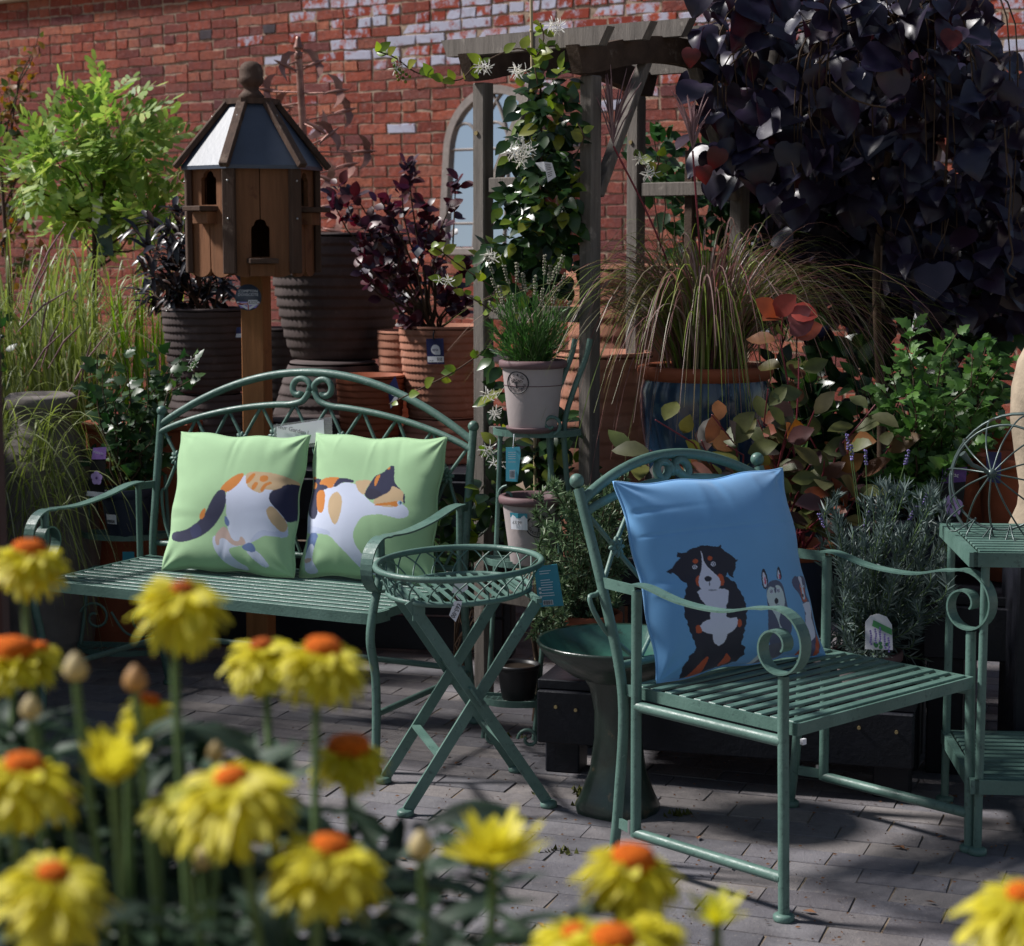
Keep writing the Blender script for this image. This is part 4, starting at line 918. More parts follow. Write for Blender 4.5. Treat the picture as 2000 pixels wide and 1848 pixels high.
# ================================================================ left plant stand
LS_ = V((P(232, 1050, 6.42).x, 6.46, 0)); LP = T('plant_stand', 'low green metal plant stand with scrollwork behind the bench arm', 'plant stand', LS_, R(-8))
zl = P(232, 1052, 6.4).z; shelf(LP, (0, .07), .155, zl); shelf(LP, (0, .04), .17, P(232, 1272, 6.4).z)
for x in (-.15, .15): LP.part('leg', MB().tube(smooth_path([(x*1.15, .02, 0), (x, .05, .2), (x*.95, .07, zl), (x*.85, .09, zl+.2)], 5), .007, 8), GP)
for (cx, cz, r_, sg) in ((-.075, .18, .055, 1), (-.07, .30, .06, -1), (.09, .29, .055, 1), (.09, .17, .05, -1)):
    LP.part('scroll', MB().tube(volute((cx, -.06, cz), (sg, 0, 0), (0, 0, 1), r_, r_*.2, PI*.9, -PI*1.6, 24), .0045, 6), GP)
LP.part('scroll', MB().tube(smooth_path([(-.02, -.06, .2), (.03, -.06, .13), (.1, -.06, .12), (.15, -.04, .16)], 6), .0045, 6), GP)
hp = P(243, 1050, 6.4); lp = pot('nursery_pot', 'navy plastic pot with white sticker holding the left hibiscus', V((hp.x, 6.46, 0)), zl+.004, .16, .085, .066, 'navy_plastic', None, .03, .004)
sk = MB()
for i in range(4):
    a0 = R(-42+i*7); a1 = R(-35+i*7); sk.add([(math.sin(a0)*.083, -math.cos(a0)*.083, .048), (math.sin(a1)*.083, -math.cos(a1)*.083, .046), (math.sin(a1)*.0862, -math.cos(a1)*.0862, .078), (math.sin(a0)*.0862, -math.cos(a0)*.0862, .080)], [(0, 1, 2, 3)])
s_ = lp.part('sticker', sk, 'white_card')
an = R(-28); sb = MB()
for i in range(8): xx = -.014+i*.004; sb.box((math.sin(an)*.0865+xx*math.cos(an), -math.cos(an)*.0865+xx*math.sin(an), .056), (.0018 if i % 2 else .0011, .001, .010), M.Rotation(an, 3, 'Z'))
lp.part('barcode', sb, 'print_black', s_)
CD = T('card_tag', 'pale blue-grey card tag hanging from the low plant stand', 'tag', P(250, 1130, 6.35))
card(CD, [(239, 1078), (262, 1078), (264, 1118), (240, 1122)], 6.36, 'teal_card')
def hib_label(label, px, Y, tx, tc):
    th = T('plant_label', label, 'plant label', P((px[2][0]+px[3][0])/2, px[3][1]+20, Y))
    o_, q = card(th, px, Y, 'black_plastic')
    th.part('name_band', MB().add(on_card(q, .0, 1, .0, .24, .001), [(0, 1, 2, 3)]), tc, o_, True)
    fl = MB(); c = bilin(q, .5, .62); s_ = (q[1]-q[0]).length*.44
    for k_ in range(5):
        a = 2*PI*k_/5+.3; fl.disc(c+XS*math.cos(a)*s_*.52+V((0, -.002-.0003*k_, math.sin(a)*s_*.55)), s_*.5, 14, 0, rS)
    th.part('printed_flower', fl, 'print_petal', o_, True)
    th.part('flower_eye', MB().disc(c+V((0, -.005, 0)), s_*.2, 12, 0, rS), 'purple_card', o_, True)
    th.part('white_foot', MB().add(on_card(q, .02, .98, .9, 1.0, .0025), [(0, 1, 2, 3)]), 'white_card', o_, True)
    th.part('stake', MB().tube([bilin(q, .5, .8)+V((0, .006, 0)), bilin(q, .5, 1.0)+V((0, .03, -.05))], .003, 5), 'black_plastic', None, True)
    text(th, 'Hibiscus', (q[1]-q[0]).length*.24, frame((q[1]-q[0]).normalized(), (0, 0, 1), (0, -1, 0), bilin(q, .5, .11)+V((0, -.003, 0))), 'print_white', o_, True, sx=.95)
    return th
hib_label('purple hibiscus plant label in the navy pot behind the bench arm', [(182, 875), (208, 873), (203, 972), (168, 968)], 6.335, 0, 'purple_bright')
HL2 = hib_label('purple hibiscus plant label beside the wire cloche', [(1840, 916), (1889, 912), (1876, 1032), (1833, 1034)], 5.24, 0, 'purple_card')

# ================================================================ bird bath
BB = T('bird_bath', 'green glazed ceramic bird bath with shallow bowl on a flared square pedestal', 'bird bath', V((.268, 4.80, 0)), R(-37))
prof = [(0, .093), (.018, .096), (.05, .082), (.11, .066), (.19, .056), (.26, .056), (.32, .068), (.352, .085)]
vs = []; fs = []; n = 24
for z, s_ in prof:
    for j in range(n):
        a = 2*PI*(j+.5)/n; ca, sa = math.cos(a), math.sin(a); e = 3.2 if z < .1 else 2.6; d = (abs(ca)**e+abs(sa)**e)**(-1/e); vs.append((s_*d*ca, s_*d*sa, z))
for i in range(len(prof)-1):
    for j in range(n): fs.append((i*n+j, i*n+(j+1) % n, (i+1)*n+(j+1) % n, (i+1)*n+j))
BB.part('pedestal', MB().add(vs, fs, True), 'green_glaze')
zb_ = .335; rr = .207
bw = BB.part('bowl', MB().lathe([(0, zb_), (.06, zb_), (.12, zb_+.022), (.18, zb_+.065), (.203, zb_+.095), (rr, zb_+.103), (.205, zb_+.109), (.199, zb_+.107)], 48), 'green_glaze')
BB.part('bowl_inside', MB().lathe([(.1995, zb_+.1072), (.19, zb_+.092), (.15, zb_+.055), (.09, zb_+.03), (0, zb_+.024)], 48), 'green_glaze_in', bw)

# ================================================================ big blue pot, other pots right
def urn_prof(rt, h_): return [(0, 0), (rt*.62, 0), (rt*.66, .01), (rt*.86, h_*.4), (rt*.97, h_*.7), (rt*.98, h_*.85), (rt*.93, h_*.92)]
pb = potspot(1378, 5.78); hb = zat(722, 5.6)-.56
BP = T('planter', 'large blue glazed pot with terracotta rim holding the tall grass', 'pot', (pb.x, pb.y, .562))
BP.part('body', MB().lathe(urn_prof(.198, hb), 48), 'blue_glaze')
BP.part('rim', MB().lathe([(.18, hb*.91), (.196, hb*.93), (.203, hb*.965), (.200, hb*.99), (.19, hb), (.17, hb*.99), (.16, hb*.92)], 48), 'terracotta_plain')
BP.part('soil', MB().disc((0, 0, hb*.93), .165, 32), 'soil')
pc = potspot(1560, 5.35)
pot('planter', 'navy glazed pot with terracotta rim holding the orange-leaved bush', V((pc.x, 5.42, 0)), .268, zat(1072, 5.3)-.268, .115, .085, 'navy_plastic', 'terracotta_plain', .04, .008)
rp = potspot(1150, 5.25); pot('flower_pot', 'terracotta pot of the rosemary behind the bird bath', V((rp.x, 5.27, 0)), .267, .155, .09, .066, 'terracotta_plain', None, .03, .007)
lpx = potspot(1720, 4.98); LVP = pot('flower_pot', 'mauve pot of the grey lavender on the black staging', V((lpx.x, 5.08, 0)), .267, zat(1285, 5.0)-.262, .088, .065, 'mauve_pot', 'mauve_rim', .025, .007)
hpx = potspot(1800, 5.4); pot('nursery_pot', 'dark navy pot of the leafy hibiscus beside the wire cloche', V((hpx.x, 5.38, 0)), .502, .17, .10, .075, 'navy_plastic', None, .03, .005)
tpx = potspot(1955, 5.6); pot('planter', 'rust terracotta pot behind the wire cloche', V((tpx.x, 5.60, 0)), .502, zat(832, 5.5)-.502, .115, .09, 'terracotta_plain', None, .04, .01, False)
tpx = potspot(1985, 5.32); pot('planter', 'rust terracotta pot with thick rim under the wire cloche', V((tpx.x+.03, 5.33, 0)), .502, zat(900, 5.2)-.502, .12, .09, 'terracotta_plain', None, .03, .012, False)
ux = potspot(2050, 5.03); UR = T('garden_urn', 'pale sandstone-coloured urn at the edge of the right-hand pots', 'urn', (ux.x, 5.03, 0))
UR.part('body', MB().lathe([(0, .655), (.085, .655), (.09, .70), (.07, .75), (.066, .80), (.08, .88), (.095, .98), (.094, 1.06), (.08, 1.13), (.06, 1.17), (0, 1.17)], 36), 'stone_urn'); UR.part('plinth', MB().box((0, 0, .3265), (.17, .17, .653), None, .006), 'black_paint')
BT_ = T('swing_tag', 'blue tag on the terracotta pot behind the wire cloche', 'tag', P(1935, 930, 5.2)); card(BT_, [(1926, 882), (1956, 884), (1954, 945), (1928, 940)], 5.19, 'navy_card')
# left side pots
ul = potspot(78, 6.62); UL = T('garden_urn', 'dull grey stone urn half hidden by the arching grass', 'urn', (ul.x, 6.62, 0))
UL.part('body', MB().lathe([(0, 0), (.15, 0), (.16, .08), (.19, .4), (.175, .62), (.14, .74), (.10, .80), (.098, .84), (.118, .87), (.122, .90), (.105, .915), (.09, .88), (0, .85)], 40), 'dull_urn')
tl = P(275, 822, 6.75); TR = T('trough', 'long terracotta trough behind the left hibiscus', 'planter', (tl.x, 6.78, 0), R(-6))
TR.part('body', MB().box((0, 0, (tl.z-.03)/2), (.36, .16, tl.z-.03), None, .006), 'terracotta_plain'); TR.part('rim', MB().box((0, 0, tl.z-.016), (.385, .185, .032), None, .008), 'terracotta_plain'); TR.part('soil', MB().box((0, 0, tl.z-.001), (.33, .13, .006)), 'soil')
# bench name card behind the cushions
BC = T('shelf_card', 'white card in a clear sleeve lettered Fleur Garden Bench behind the cushions', 'sign', P(580, 860, 5.86))
o_, q4 = card(BC, [(540, 834), (632, 820), (634, 862), (542, 876)], 5.865, 'white_card')
text(BC, 'Fleur Garden Bench', .019, frame((q4[1]-q4[0]).normalized(), V((.12, 0, 1)).normalized(), (0, -1, 0), bilin(q4, .46, .34)+V((0, -.002, 0))), 'print_grey', o_, True)
card(BC, [(534, 830), (648, 814), (650, 868), (536, 882)], 5.862, 'clear_plastic', 'sleeve', 0, .0006)

# ================================================================ right slatted stand and wire cloche
RS = T('slatted_stand', 'green metal two-tier stand with slatted shelves beside the armchair', 'plant stand', V((1.098, 4.452, 0)), R(-4))
zt_ = P(1900, 1092, 4.45).z; zl_ = P(1905, 1535, 4.45).z
RS.part('leg', MB().tube([(0, 0, .01), (0, 0, zt_)], .0105, 10), GP); RS.part('leg', MB().tube([(-.012, .43, .01), (-.012, .43, zt_)], .0105, 10), GP)
RS.part('leg', MB().tube([(.42, 0, .01), (.42, 0, zt_)], .0105, 10), GP); RS.part('leg', MB().tube([(.42, .43, .01), (.42, .43, zt_)], .0105, 10), GP)
for x, y in ((0, 0), (-.012, .43), (.42, 0), (.42, .43)): mb = MB(); foot_disc(mb, (x, y, 0), .022); RS.part('foot', mb, GP)
for z, hx in ((zt_, -.03), (zl_, -.012)):
    s_ = RS.part('shelf_frame', MB().beam((hx, -.012, z), (.44, -.012, z), .008, .034).beam((hx, .45, z), (.44, .45, z), .008, .034).beam((hx, -.016, z), (hx, .454, z), .02, .034).beam((.44, -.016, z), (.44, .454, z), .008, .034), GP)
    sm_ = MB().box((0, 0, 0), (.44-hx-.03, .021, .006), None, .001).mesh('shelf_slat', [GP])
    for i in range(12): RS.inst('shelf_slat', sm_, M.Translation(((hx+.44)/2, .014+i*.0375, z+.016)), s_)
mat('wire', L(.07, .10, .095), .35, .3, 30, 0, 60, .5, .3, L(.2, .25, .24), 40, .64)
hub = P(1937, 925, 4.62); WC = T('wire_cloche', 'round green wire cloche lying on its side on the slatted stand', 'cloche', V((hub.x+.03, 4.66, zt_+.02)))
ax = V((-.55, -.80, .22)).normalized(); e1 = ax.cross(V((0, 0, 1))).normalized(); e2 = e1.cross(ax)
def dome(r_, d, a): return hub-ax*d+(e1*math.cos(a)+e2*math.sin(a))*r_
for r_, d in ((.128, .075), (.168, .165), (.171, .172)): WC.part('hoop', MB().tube([dome(r_, d, 2*PI*i/40) for i in range(40)], .0032, 6, True), 'wire', world=True)
for k_ in range(12):
    a = 2*PI*k_/12+.1; WC.part('rib', MB().tube(smooth_path([hub, dome(.07, .022, a), dome(.128, .075, a), dome(.156, .12, a), dome(.168, .168, a)], 4), .0022, 5), 'wire', world=True)
WC.part('hub', MB().sphere(hub, .012, 8), 'wire', world=True); WC.part('handle', MB().tube([hub, hub+V((-.05, -.01, .022)), hub+V((-.075, -.015, .05))], [.004, .005, .009], 8), 'wire', world=True)
for k_ in range(6):
    a0 = -PI*.95+k_*.38; WC.part('loop', MB().tube(smooth_path([dome(.118, .075, a0), dome(.165, .05, a0+.08), dome(.178, .06, a0+.19), dome(.165, .05, a0+.30), dome(.118, .075, a0+.38)], 5), .0022, 5), 'wire', world=True)

# ================================================================ dovecote
YD = 6.45; KD = YD/FPX; DC = V((P(497, 560, YD).x, YD, 0)); DV_ = T('dovecote', 'hexagonal wooden dovecote with slate-blue roof on a square post', 'dovecote', DC)
zB, zE, zC = zat(540, YD), zat(326, YD), zat(205, YD)
DV_.part('post', MB().box((.004, .0, (zB-.02)/2+.02), (.078, .078, zB-.0), M.Rotation(R(-14), 3, 'Z'), .003), 'dove_post')
Rh, Re, Rc = 121*KD, 142*KD, 47*KD; A0 = R(196.5)
hx = lambda r_, k_, z: V((r_*math.cos(A0+k_*PI/3), r_*math.sin(A0+k_*PI/3), z))
# faces made of vertical boards with rounded feet; arched pigeon holes are cut through
def board_face(k_, hole):
    a, b_ = hx(Rh, k_, 0), hx(Rh, k_+1, 0); ex = (b_-a).normalized(); nz = V((0, 0, 1)); nn = ex.cross(nz).normalized()
    if nn.dot((a+b_)/2) < 0: nn = -nn
    wd = (b_-a).length; mtx = frame(ex, nz, nn, a-nn*.014); tb = .014
    n = 2; bw_ = wd/n
    def arch(cx, z0, w_, h_): return [(cx-w_/2, z0), (cx+w_/2, z0), (cx+w_/2, z0+h_*.74), (cx+w_*.46, z0+h_*.80), (cx+w_*.34, z0+h_*.83), (cx+w_*.32, z0+h_*.90), (cx+w_*.22, z0+h_*.97), (cx, z0+h_), (cx-w_*.22, z0+h_*.97), (cx-w_*.32, z0+h_*.90), (cx-w_*.34, z0+h_*.83), (cx-w_*.46, z0+h_*.80), (cx-w_/2, z0+h_*.74)]
    fd = zB-.0
    if hole:
        cx, z0, hw_, hh_ = hole; ap = arch(cx, z0, hw_, hh_)
        tops = [(cx-hw_/2, zE)]+[] 
        # left and right boards, notched around the hole along the centre joint
        lb = [(.002, fd+.03)]+[(.002+(bw_-.005)*(.5-.5*math.cos(t_)), fd+.03-.03*math.sin(t_)) for t_ in [PI*i/8 for i in range(1, 8)]]+[(bw_-.003, fd+.03)]
        half = [q for q in ap if q[0] <= cx+1e-6]; half.sort(key=lambda q: q[1])
        rhalf = [q for q in ap if q[0] >= cx-1e-6]; rhalf.sort(key=lambda q: q[1])
        L_ = lb+[(cx-.0015, z0)]+[(min(x, cx-.0015), z) for x, z in half]+[(cx-.0015, zE), (.002, zE)]
        rb_ = [(wd-x, z) for x, z in lb]
        R_ = rb_+[(cx+.0015, z0)]+[(max(x, cx+.0015), z) for x, z in rhalf]+[(cx+.0015, zE), (wd-.002, zE)]
        DV_.part('board', MB().prism(L_, tb, mtx), 'dove_plank'); DV_.part('board', MB().prism(R_, tb, mtx), 'dove_plank')
        sill = frame(ex, nn, nz, a+ex*cx+nz*z0+nn*0.0)
        pch = DV_.part('perch', MB().box((0, .034, -.012), (.092, .078, .016), None, .002), 'dove_trim'); pch.matrix_local = sill
        brk = DV_.part('bracket', MB().box((0, .018, -.041), (.078, .042, .040), None, .002), 'dove_plank', pch)
    else:
        for i in range(n):
            x0 = i*bw_+.002; x1 = (i+1)*bw_-.002
            pl = [(x0, fd+.03)]+[(x0+(x1-x0)*(.5-.5*math.cos(t_)), fd+.03-.03*math.sin(t_)) for t_ in [PI*j/8 for j in range(1, 8)]]+[(x1, fd+.03), (x1, zE), (x0, zE)]
            DV_.part('board', MB().prism(pl, tb, mtx), 'dove_plank')
dz = lambda v: zat(v, YD-.15)
for k_ in range(6):
    sidew = Rh
    if k_ == 0: hole = (sidew*.48, dz(400), .078, dz(333)-dz(400))
    elif k_ == 1: hole = (sidew*.47, dz(502), .060, dz(428)-dz(502))
    elif k_ == 2: hole = (sidew*.5, dz(402), .070, dz(335)-dz(402))
    else: hole = None
    board_face(k_, hole)
    e0 = hx(Rh+.006, k_, zB+.012); e1_ = hx(Rh+.006, k_, zE); cs = DV_.part('corner_trim', MB().beam(e0, e1_, .042, .02, hx(1, k_, 0), .003), 'dove_trim')
    for zz in (zE-.05, zE-.17): DV_.part('screw', MB().sphere(hx(Rh+.017, k_, zz), .004, 6), 'steel', cs)
    # roof panel, ridge batten
    a, b_, c_, d_ = hx(Re-.008, k_, zE), hx(Re-.008, k_+1, zE), hx(Rc, k_+1, zC), hx(Rc, k_, zC); dn = V((0, 0, -.012))
    DV_.part('roof_panel', MB().add([a, b_, c_, d_, a+dn, b_+dn, c_+dn, d_+dn], [(0, 1, 2, 3), (7, 6, 5, 4), (0, 4, 5, 1), (1, 5, 6, 2), (2, 6, 7, 3), (3, 7, 4, 0)]), 'slate')
    rb = DV_.part('ridge_batten', MB().beam(hx(Re+.012, k_, zE-.004), hx(Rc, k_, zC+.006), .032, .02, (0, 0, 1), .003), 'dove_trim')
    for f_ in (.35, .7): q = hx(Re+(Rc-Re)*f_, k_, zE+(zC-zE)*f_+.019); DV_.part('screw', MB().sphere(q, .0035, 6), 'steel', rb)
DV_.part('floor', MB().add([hx(Rh-.016, k_, zB+.035) for k_ in range(6)]+[hx(Rh-.016, k_, zB+.05) for k_ in range(6)], [(5, 4, 3, 2, 1, 0), (6, 7, 8, 9, 10, 11)]), 'dove_trim')
DV_.part('middle_floor', MB().add([hx(Rh-.016, k_, dz(415)) for k_ in range(6)], [(0, 1, 2, 3, 4, 5)]), 'dove_trim')
DV_.part('roof_cap', MB().prism([((Rc+.015)*math.cos(A0+k_*PI/3), (Rc+.015)*math.sin(A0+k_*PI/3)) for k_ in range(6)], .018, M.Translation((0, 0, zC))), 'dove_trim')
kf = KD*.93; f0 = zC+.018
DV_.part('finial', MB().lathe([(25*kf, 0), (27*kf, 6*kf), (20*kf, 14*kf), (15*kf, 20*kf), (17*kf, 26*kf), (24*kf, 32*kf), (26*kf, 42*kf), (24.5*kf, 44*kf), (24.5*kf, 58*kf), (21*kf, 69*kf), (12*kf, 76*kf), (0, 78*kf)], 24, (0, 0, f0)), 'dove_trim')
DS = T('price_sign', 'round navy dovecote sign with price sticker on the dovecote post', 'sign', P(485, 606, YD-.12))
cS = P(485, 581, YD-.12); mb = MB().lathe([(0, 0), (.0425, 0), (.0425, .003), (0, .003)], 36); mb.v = [cS+V((q.x, -q.z, q.y)) for q in mb.v]
sg = DS.part('disc', mb, 'slate', world=True)
def onS(x, z, d): return cS+V((x, -.003-d, z))
fl = MB().add([onS(-.037, -.014, .0006), onS(.037, -.014, .0006), onS(.025, -.034, .0006), onS(-.025, -.034, .0006)], [(0, 1, 2, 3)]); DS.part('flag_ground', fl, 'print_violet', sg, True)
fl = MB()
for a, b_ in (((-.036, -.015), (-.004, -.036)), ((.004, -.036), (.036, -.015)), ((0, -.014), (0, -.040)), ((-.034, -.021), (.034, -.021))):
    d = (V((b_[0]-a[0], b_[1]-a[1]))).normalized()*.0035; fl.add([onS(a[0]-d.y, a[1]+d.x, .0012), onS(b_[0]-d.y, b_[1]+d.x, .0012), onS(b_[0]+d.y, b_[1]-d.x, .0012), onS(a[0]+d.y, a[1]-d.x, .0012)], [(3, 2, 1, 0)])
DS.part('flag_stripe', fl, 'white_card', sg, True)
fl = MB()
for a, b_ in (((0, -.014), (0, -.040)), ((-.034, -.021), (.034, -.021))):
    d = (V((b_[0]-a[0], b_[1]-a[1]))).normalized()*.0016; fl.add([onS(a[0]-d.y, a[1]+d.x, .0018), onS(b_[0]-d.y, b_[1]+d.x, .0018), onS(b_[0]+d.y, b_[1]-d.x, .0018), onS(a[0]+d.y, a[1]-d.x, .0018)], [(3, 2, 1, 0)])
DS.part('flag_cross', fl, 'print_red', sg, True)
DS.part('price_sticker', MB().add([onS(.0, -.008, .0028), onS(.03, -.008, .0028), onS(.03, -.024, .0028), onS(.0, -.024, .0028)], [(3, 2, 1, 0)]), 'white_card', sg, True)
fr_ = lambda x, z, d: frame((1, 0, 0), (0, 0, 1), (0, -1, 0), onS(x, z, d))
text(DS, 'COMPTON', .0125, fr_(0, .020, .001), 'white_card', sg, True); text(DS, 'DOVECOTE', .0125, fr_(0, .0085, .001), 'white_card', sg, True); text(DS, '£325', .0135, fr_(.015, -.016, .0035), 'print_black', sg, True)

# ================================================================ copper bird sculpture
YB = 8.5; top = P(581, 78, YB); bot = V((P(600, 460, YB).x, YB+.02, 0)); KS = YB/FPX
WS = T('wind_sculpture', 'copper flock-of-birds garden wind sculpture on a tall pole with finial', 'sculpture', bot)
pz = lambda v: top+(V((P(597, 330, YB).x, YB, P(597, 330, YB).z))-top)*((v-78)/(330-78))
WS.part('pole', MB().tube([bot, pz(330), pz(112)], 7*KS, 10), 'copper', world=True)
mb = MB().lathe([(0, 34*KS), (4*KS, 33*KS), (4.5*KS, 28*KS), (9*KS, 14*KS), (10*KS, 10*KS), (4*KS, 8*KS), (5*KS, 6*KS), (8*KS, 3*KS), (8*KS, -8*KS), (6*KS, -10*KS)], 16); mb.v = [pz(106)+q for q in mb.v]; WS.part('finial', mb, 'copper', world=True)
birds = [(555, 127, -.05, 118, 2.6), (616, 124, .05, 130, .5), (524, 176, .08, 180, 3.0), (660, 178, -.1, 182, .2), (676, 216, .12, 236, .3), (622, 252, -.12, 240, 5.6), (645, 262, -.25, 288, .8), (714, 296, .0, 296, .05), (681, 322, .1, 345, .25), (640, 350, -.2, 345, 5.8), (650, 402, -.1, 400, .1), (655, 452, .0, 452, 6.0), (560, 250, .2, 238, 3.4), (545, 205, .25, 200, 2.8)]
for (u, v, dy, vp, yaw) in birds:
    yaw = yaw if u > 590 else yaw
    c = P(u, v, YB+dy); base = pz(vp); sgn = 1 if u > 590 else -1
    WS.part('arm', MB().tube([base, c-V((0, 0, .006))], 1.6*KS, 6), 'copper', world=True)
    kb = .68; d = V((math.cos(yaw), .35*math.sin(yaw*1.7), math.sin(yaw)*.8)).normalized(); up = V((.15, -.9, .25+.3*math.sin(u))).normalized(); sd_ = d.cross(up).normalized(); up = sd_.cross(d)
    mb = MB().tube([c-d*.085, c-d*.06, c-d*.02, c+d*.03, c+d*.055, c+d*.075], [.002, .009, .013, .012, .006, .001], 8)
    shr = lambda l_: [c+(q-c)*kb for q in l_]
    mb.v = shr(mb.v); bd = WS.part('bird', mb, 'copper', world=True)
    tl_ = [c-d*.06-sd_*.006, c-d*.06+sd_*.006, c-d*.10+sd_*.016, c-d*.085, c-d*.10-sd_*.016]; WS.part('tail', MB().add(shr(tl_), [(0, 1, 2, 3, 4)]), 'copper', bd, True)
    for sg_ in (-1, 1):
        wg = [c+d*.028, c+d*.038+sd_*sg_*.045+up*.02, c+d*.008+sd_*sg_*.088+up*.03, c-d*.05+sd_*sg_*.118+up*.02, c-d*.018+sd_*sg_*.07+up*.02, c-d*.012+sd_*sg_*.035+up*.01, c-d*.012]
        WS.part('wing', MB().add(shr(wg), [(0, 1, 5, 6), (1, 2, 4, 5), (2, 3, 4)], True), 'copper', bd, True)

# ================================================================ arched window mirror on the wall
MS = -1.09; MW_ = .71
wl = lambda s_, z, y=-.02: V((s_, y, z))
MR = T('window_mirror', 'arched garden mirror with gothic window tracery hung on the brick wall', 'mirror', WT.m @ V((MS, -.10, 1.35)), WA)
MR.o.rotation_euler = (R(-5), 0, WA)
zsp = .62; hw_ = MW_/2                           # springing height above base
arc = lambda r_, n=24: [V((r_*math.cos(PI-PI*i/n), 0, zsp+r_*1.0*math.sin(PI-PI*i/n))) for i in range(n+1)]
MR.part('glass', MB().add([V((q.x, -.03, q.z)) for q in ([V((-hw_+.02, 0, .03))]+arc(hw_-.02)+[V((hw_-.02, 0, .03))])], [tuple(range(27))[::-1]]), 'mirror_glass')
fp = [V((-hw_, -.035, 0))]+[q+V((0, -.035, 0)) for q in arc(hw_)]+[V((hw_, -.035, 0))]
MR.part('frame', MB().strap(fp, (0, 1, 0), .045, .05), 'mirror_frame'); MR.part('sill', MB().box((0, -.045, -.005), (MW_+.10, .08, .05), None, .008), 'mirror_frame')
for x in (-hw_/3, hw_/3): MR.part('glazing_bar', MB().tube([(x, -.036, .02), (x, -.036, zsp+.02)], .009, 6), 'mirror_frame')
for z in (.17, .40, .62): MR.part('glazing_bar', MB().tube([(-hw_+.02, -.036, z-.0), (hw_-.02, -.036, z)], .008, 6), 'mirror_frame')
for c0 in (-hw_*2/3, 0, hw_*2/3):
    MR.part('tracery', MB().tube([V((c0+hw_/3*math.cos(PI*i/12), -.036, zsp+hw_*.45*math.sin(PI*i/12))) for i in range(13)], .009, 6), 'mirror_frame')
for sg_ in (-1, 1):
    MR.part('tracery', MB().tube(smooth_path([(sg_*hw_/3, -.036, zsp+.02), (sg_*hw_*.2, -.036, zsp+.16), (sg_*.02, -.036, zsp+.26), (sg_*-.06, -.036, zsp+.36)], 5), .009, 6), 'mirror_frame')

# ================================================================ timber pergola arch
PA = R(-41); pa = V((P(944, 400, 5.95).x, 5.95, 0)); PG = T('garden_arch', 'weathered timber garden arch with curved beams and slatted top', 'pergola', pa, PA)
LX, LY = .415, .76; HP = 1.905                     # local x: front-left post to front-right post, y: through the arch
for i, (x, y) in enumerate(((0, 0), (LX, 0), (0, LY), (LX, LY))):
    ps = PG.part('post', MB().box((x, y, HP/2), (.047, .047, HP), None, .004), 'pergola_wood')
    PG.part('screw', MB().tube([(x-.004, y-.029, 1.755), (x-.004, y-.023, 1.755)], .007, 8), 'brass', ps)
for x in (0, LX):
    n = 18; tp = []; bt = []
    for i in range(n+1):
        f_ = i/n; y = -.09+(LY+.18)*f_; zc = HP+.003+.055*math.sin(PI*min(1, max(0, (y+.02)/(LY+.04))))
        bt.append((y, zc)); tp.append((y, zc+.078))
    poly = [(bt[0][0]+.03, bt[0][1])]+bt[1:-1]+[(bt[-1][0]-.03, bt[-1][1])]+tp[::-1]
    mtx = frame((0, 1, 0), (0, 0, 1), (1, 0, 0), (x-.021, 0, 0)); PG.part('curved_beam', MB().prism(poly, .042, mtx), 'pergola_dark')
for y, dz_ in ((-.06, .066), (.14, .096), (.33, .120), (.50, .117), (.66, .092), (.82, .062)):
    zz = HP+.028+dz_; PG.part('rafter', MB().prism([(-.10, 0.032), (-.075, -.018), (LX+.09, -.018), (LX+.12, .032)], .036, frame((1, 0, 0), (0, 0, 1), (0, -1, 0), (0, y+.018, zz))), 'pergola_wood')
for x in (0, LX):
    for y0, y1 in (((.03, .26), (LY-.03, LY-.26)) if x else ((.03, .26),)): PG.part('brace', MB().beam((x, y0, HP-.34), (x, y1, HP+.06), .026, .038, (1, 0, 0), .003), 'pergola_wood')
for y in (0, LY):
    for z in (.35, .85, 1.22, 1.60): PG.part('side_rail', MB().box((LX/2, y, z), (LX-.064, .03, .045), None, .003), 'pergola_wood')
    PG.part('side_bar', MB().box((LX/2, y+.018, .95), (.034, .02, 1.55), None, .003), 'pergola_dark')

# ================================================================ rust post at the left edge
lo = P(-31, 900, 2.4); LPST = T('timber_post', 'dark rust-red upright post at the left edge of the view', 'post', (lo.x, 2.4, 0))
LPST.part('shaft', MB().box((0, 0, 1.3), (.042, .042, 2.6), None, .004), 'rust_post'); LPST.part('base_plate', MB().box((0, 0, .004), (.1, .1, .008), None, .002), 'rust_post')
# ================================================================ leaf shapes (unit length along +y, face up +z)
def leaf_shape(side, mid=None, curl=.18, fold=.12, wav=0, seed=0):
    rg = random.Random(seed); rows = []
    mid = mid or [t_ for t_, w_ in side]; vs = []; fs = []
    for (t_, w_), tm in zip(side, mid):
        zc = -curl*tm*tm; zs = -curl*t_*t_+fold*w_+rg.uniform(-wav, wav); zs2 = -curl*t_*t_+fold*w_+rg.uniform(-wav, wav)
        vs += [(-w_, t_, zs), (0, tm, zc), (w_, t_, zs2)]
    for i in range(len(side)-1):
        a = i*3; fs += [(a, a+1, a+4, a+3), (a+1, a+2, a+5, a+4)]
    return vs, fs
OV = [(0, .015), (.14, .20), (.34, .31), (.56, .29), (.8, .16), (1, .0)]
RO = [(0, .02), (.15, .24), (.38, .35), (.62, .34), (.85, .2), (1, .02)]
HE = [(-.07, .15), (-.03, .34), (.10, .49), (.30, .54), (.52, .46), (.72, .30), (.88, .13), (1, 0)]; HEm = [0, .02, .11, .30, .52, .72, .88, 1]
LA = [(0, .01), (.2, .085), (.45, .12), (.7, .09), (1, 0)]
LO = [(0, .02), (.18, .34), (.30, .24), (.42, .40), (.55, .22), (.75, .17), (1, 0)]
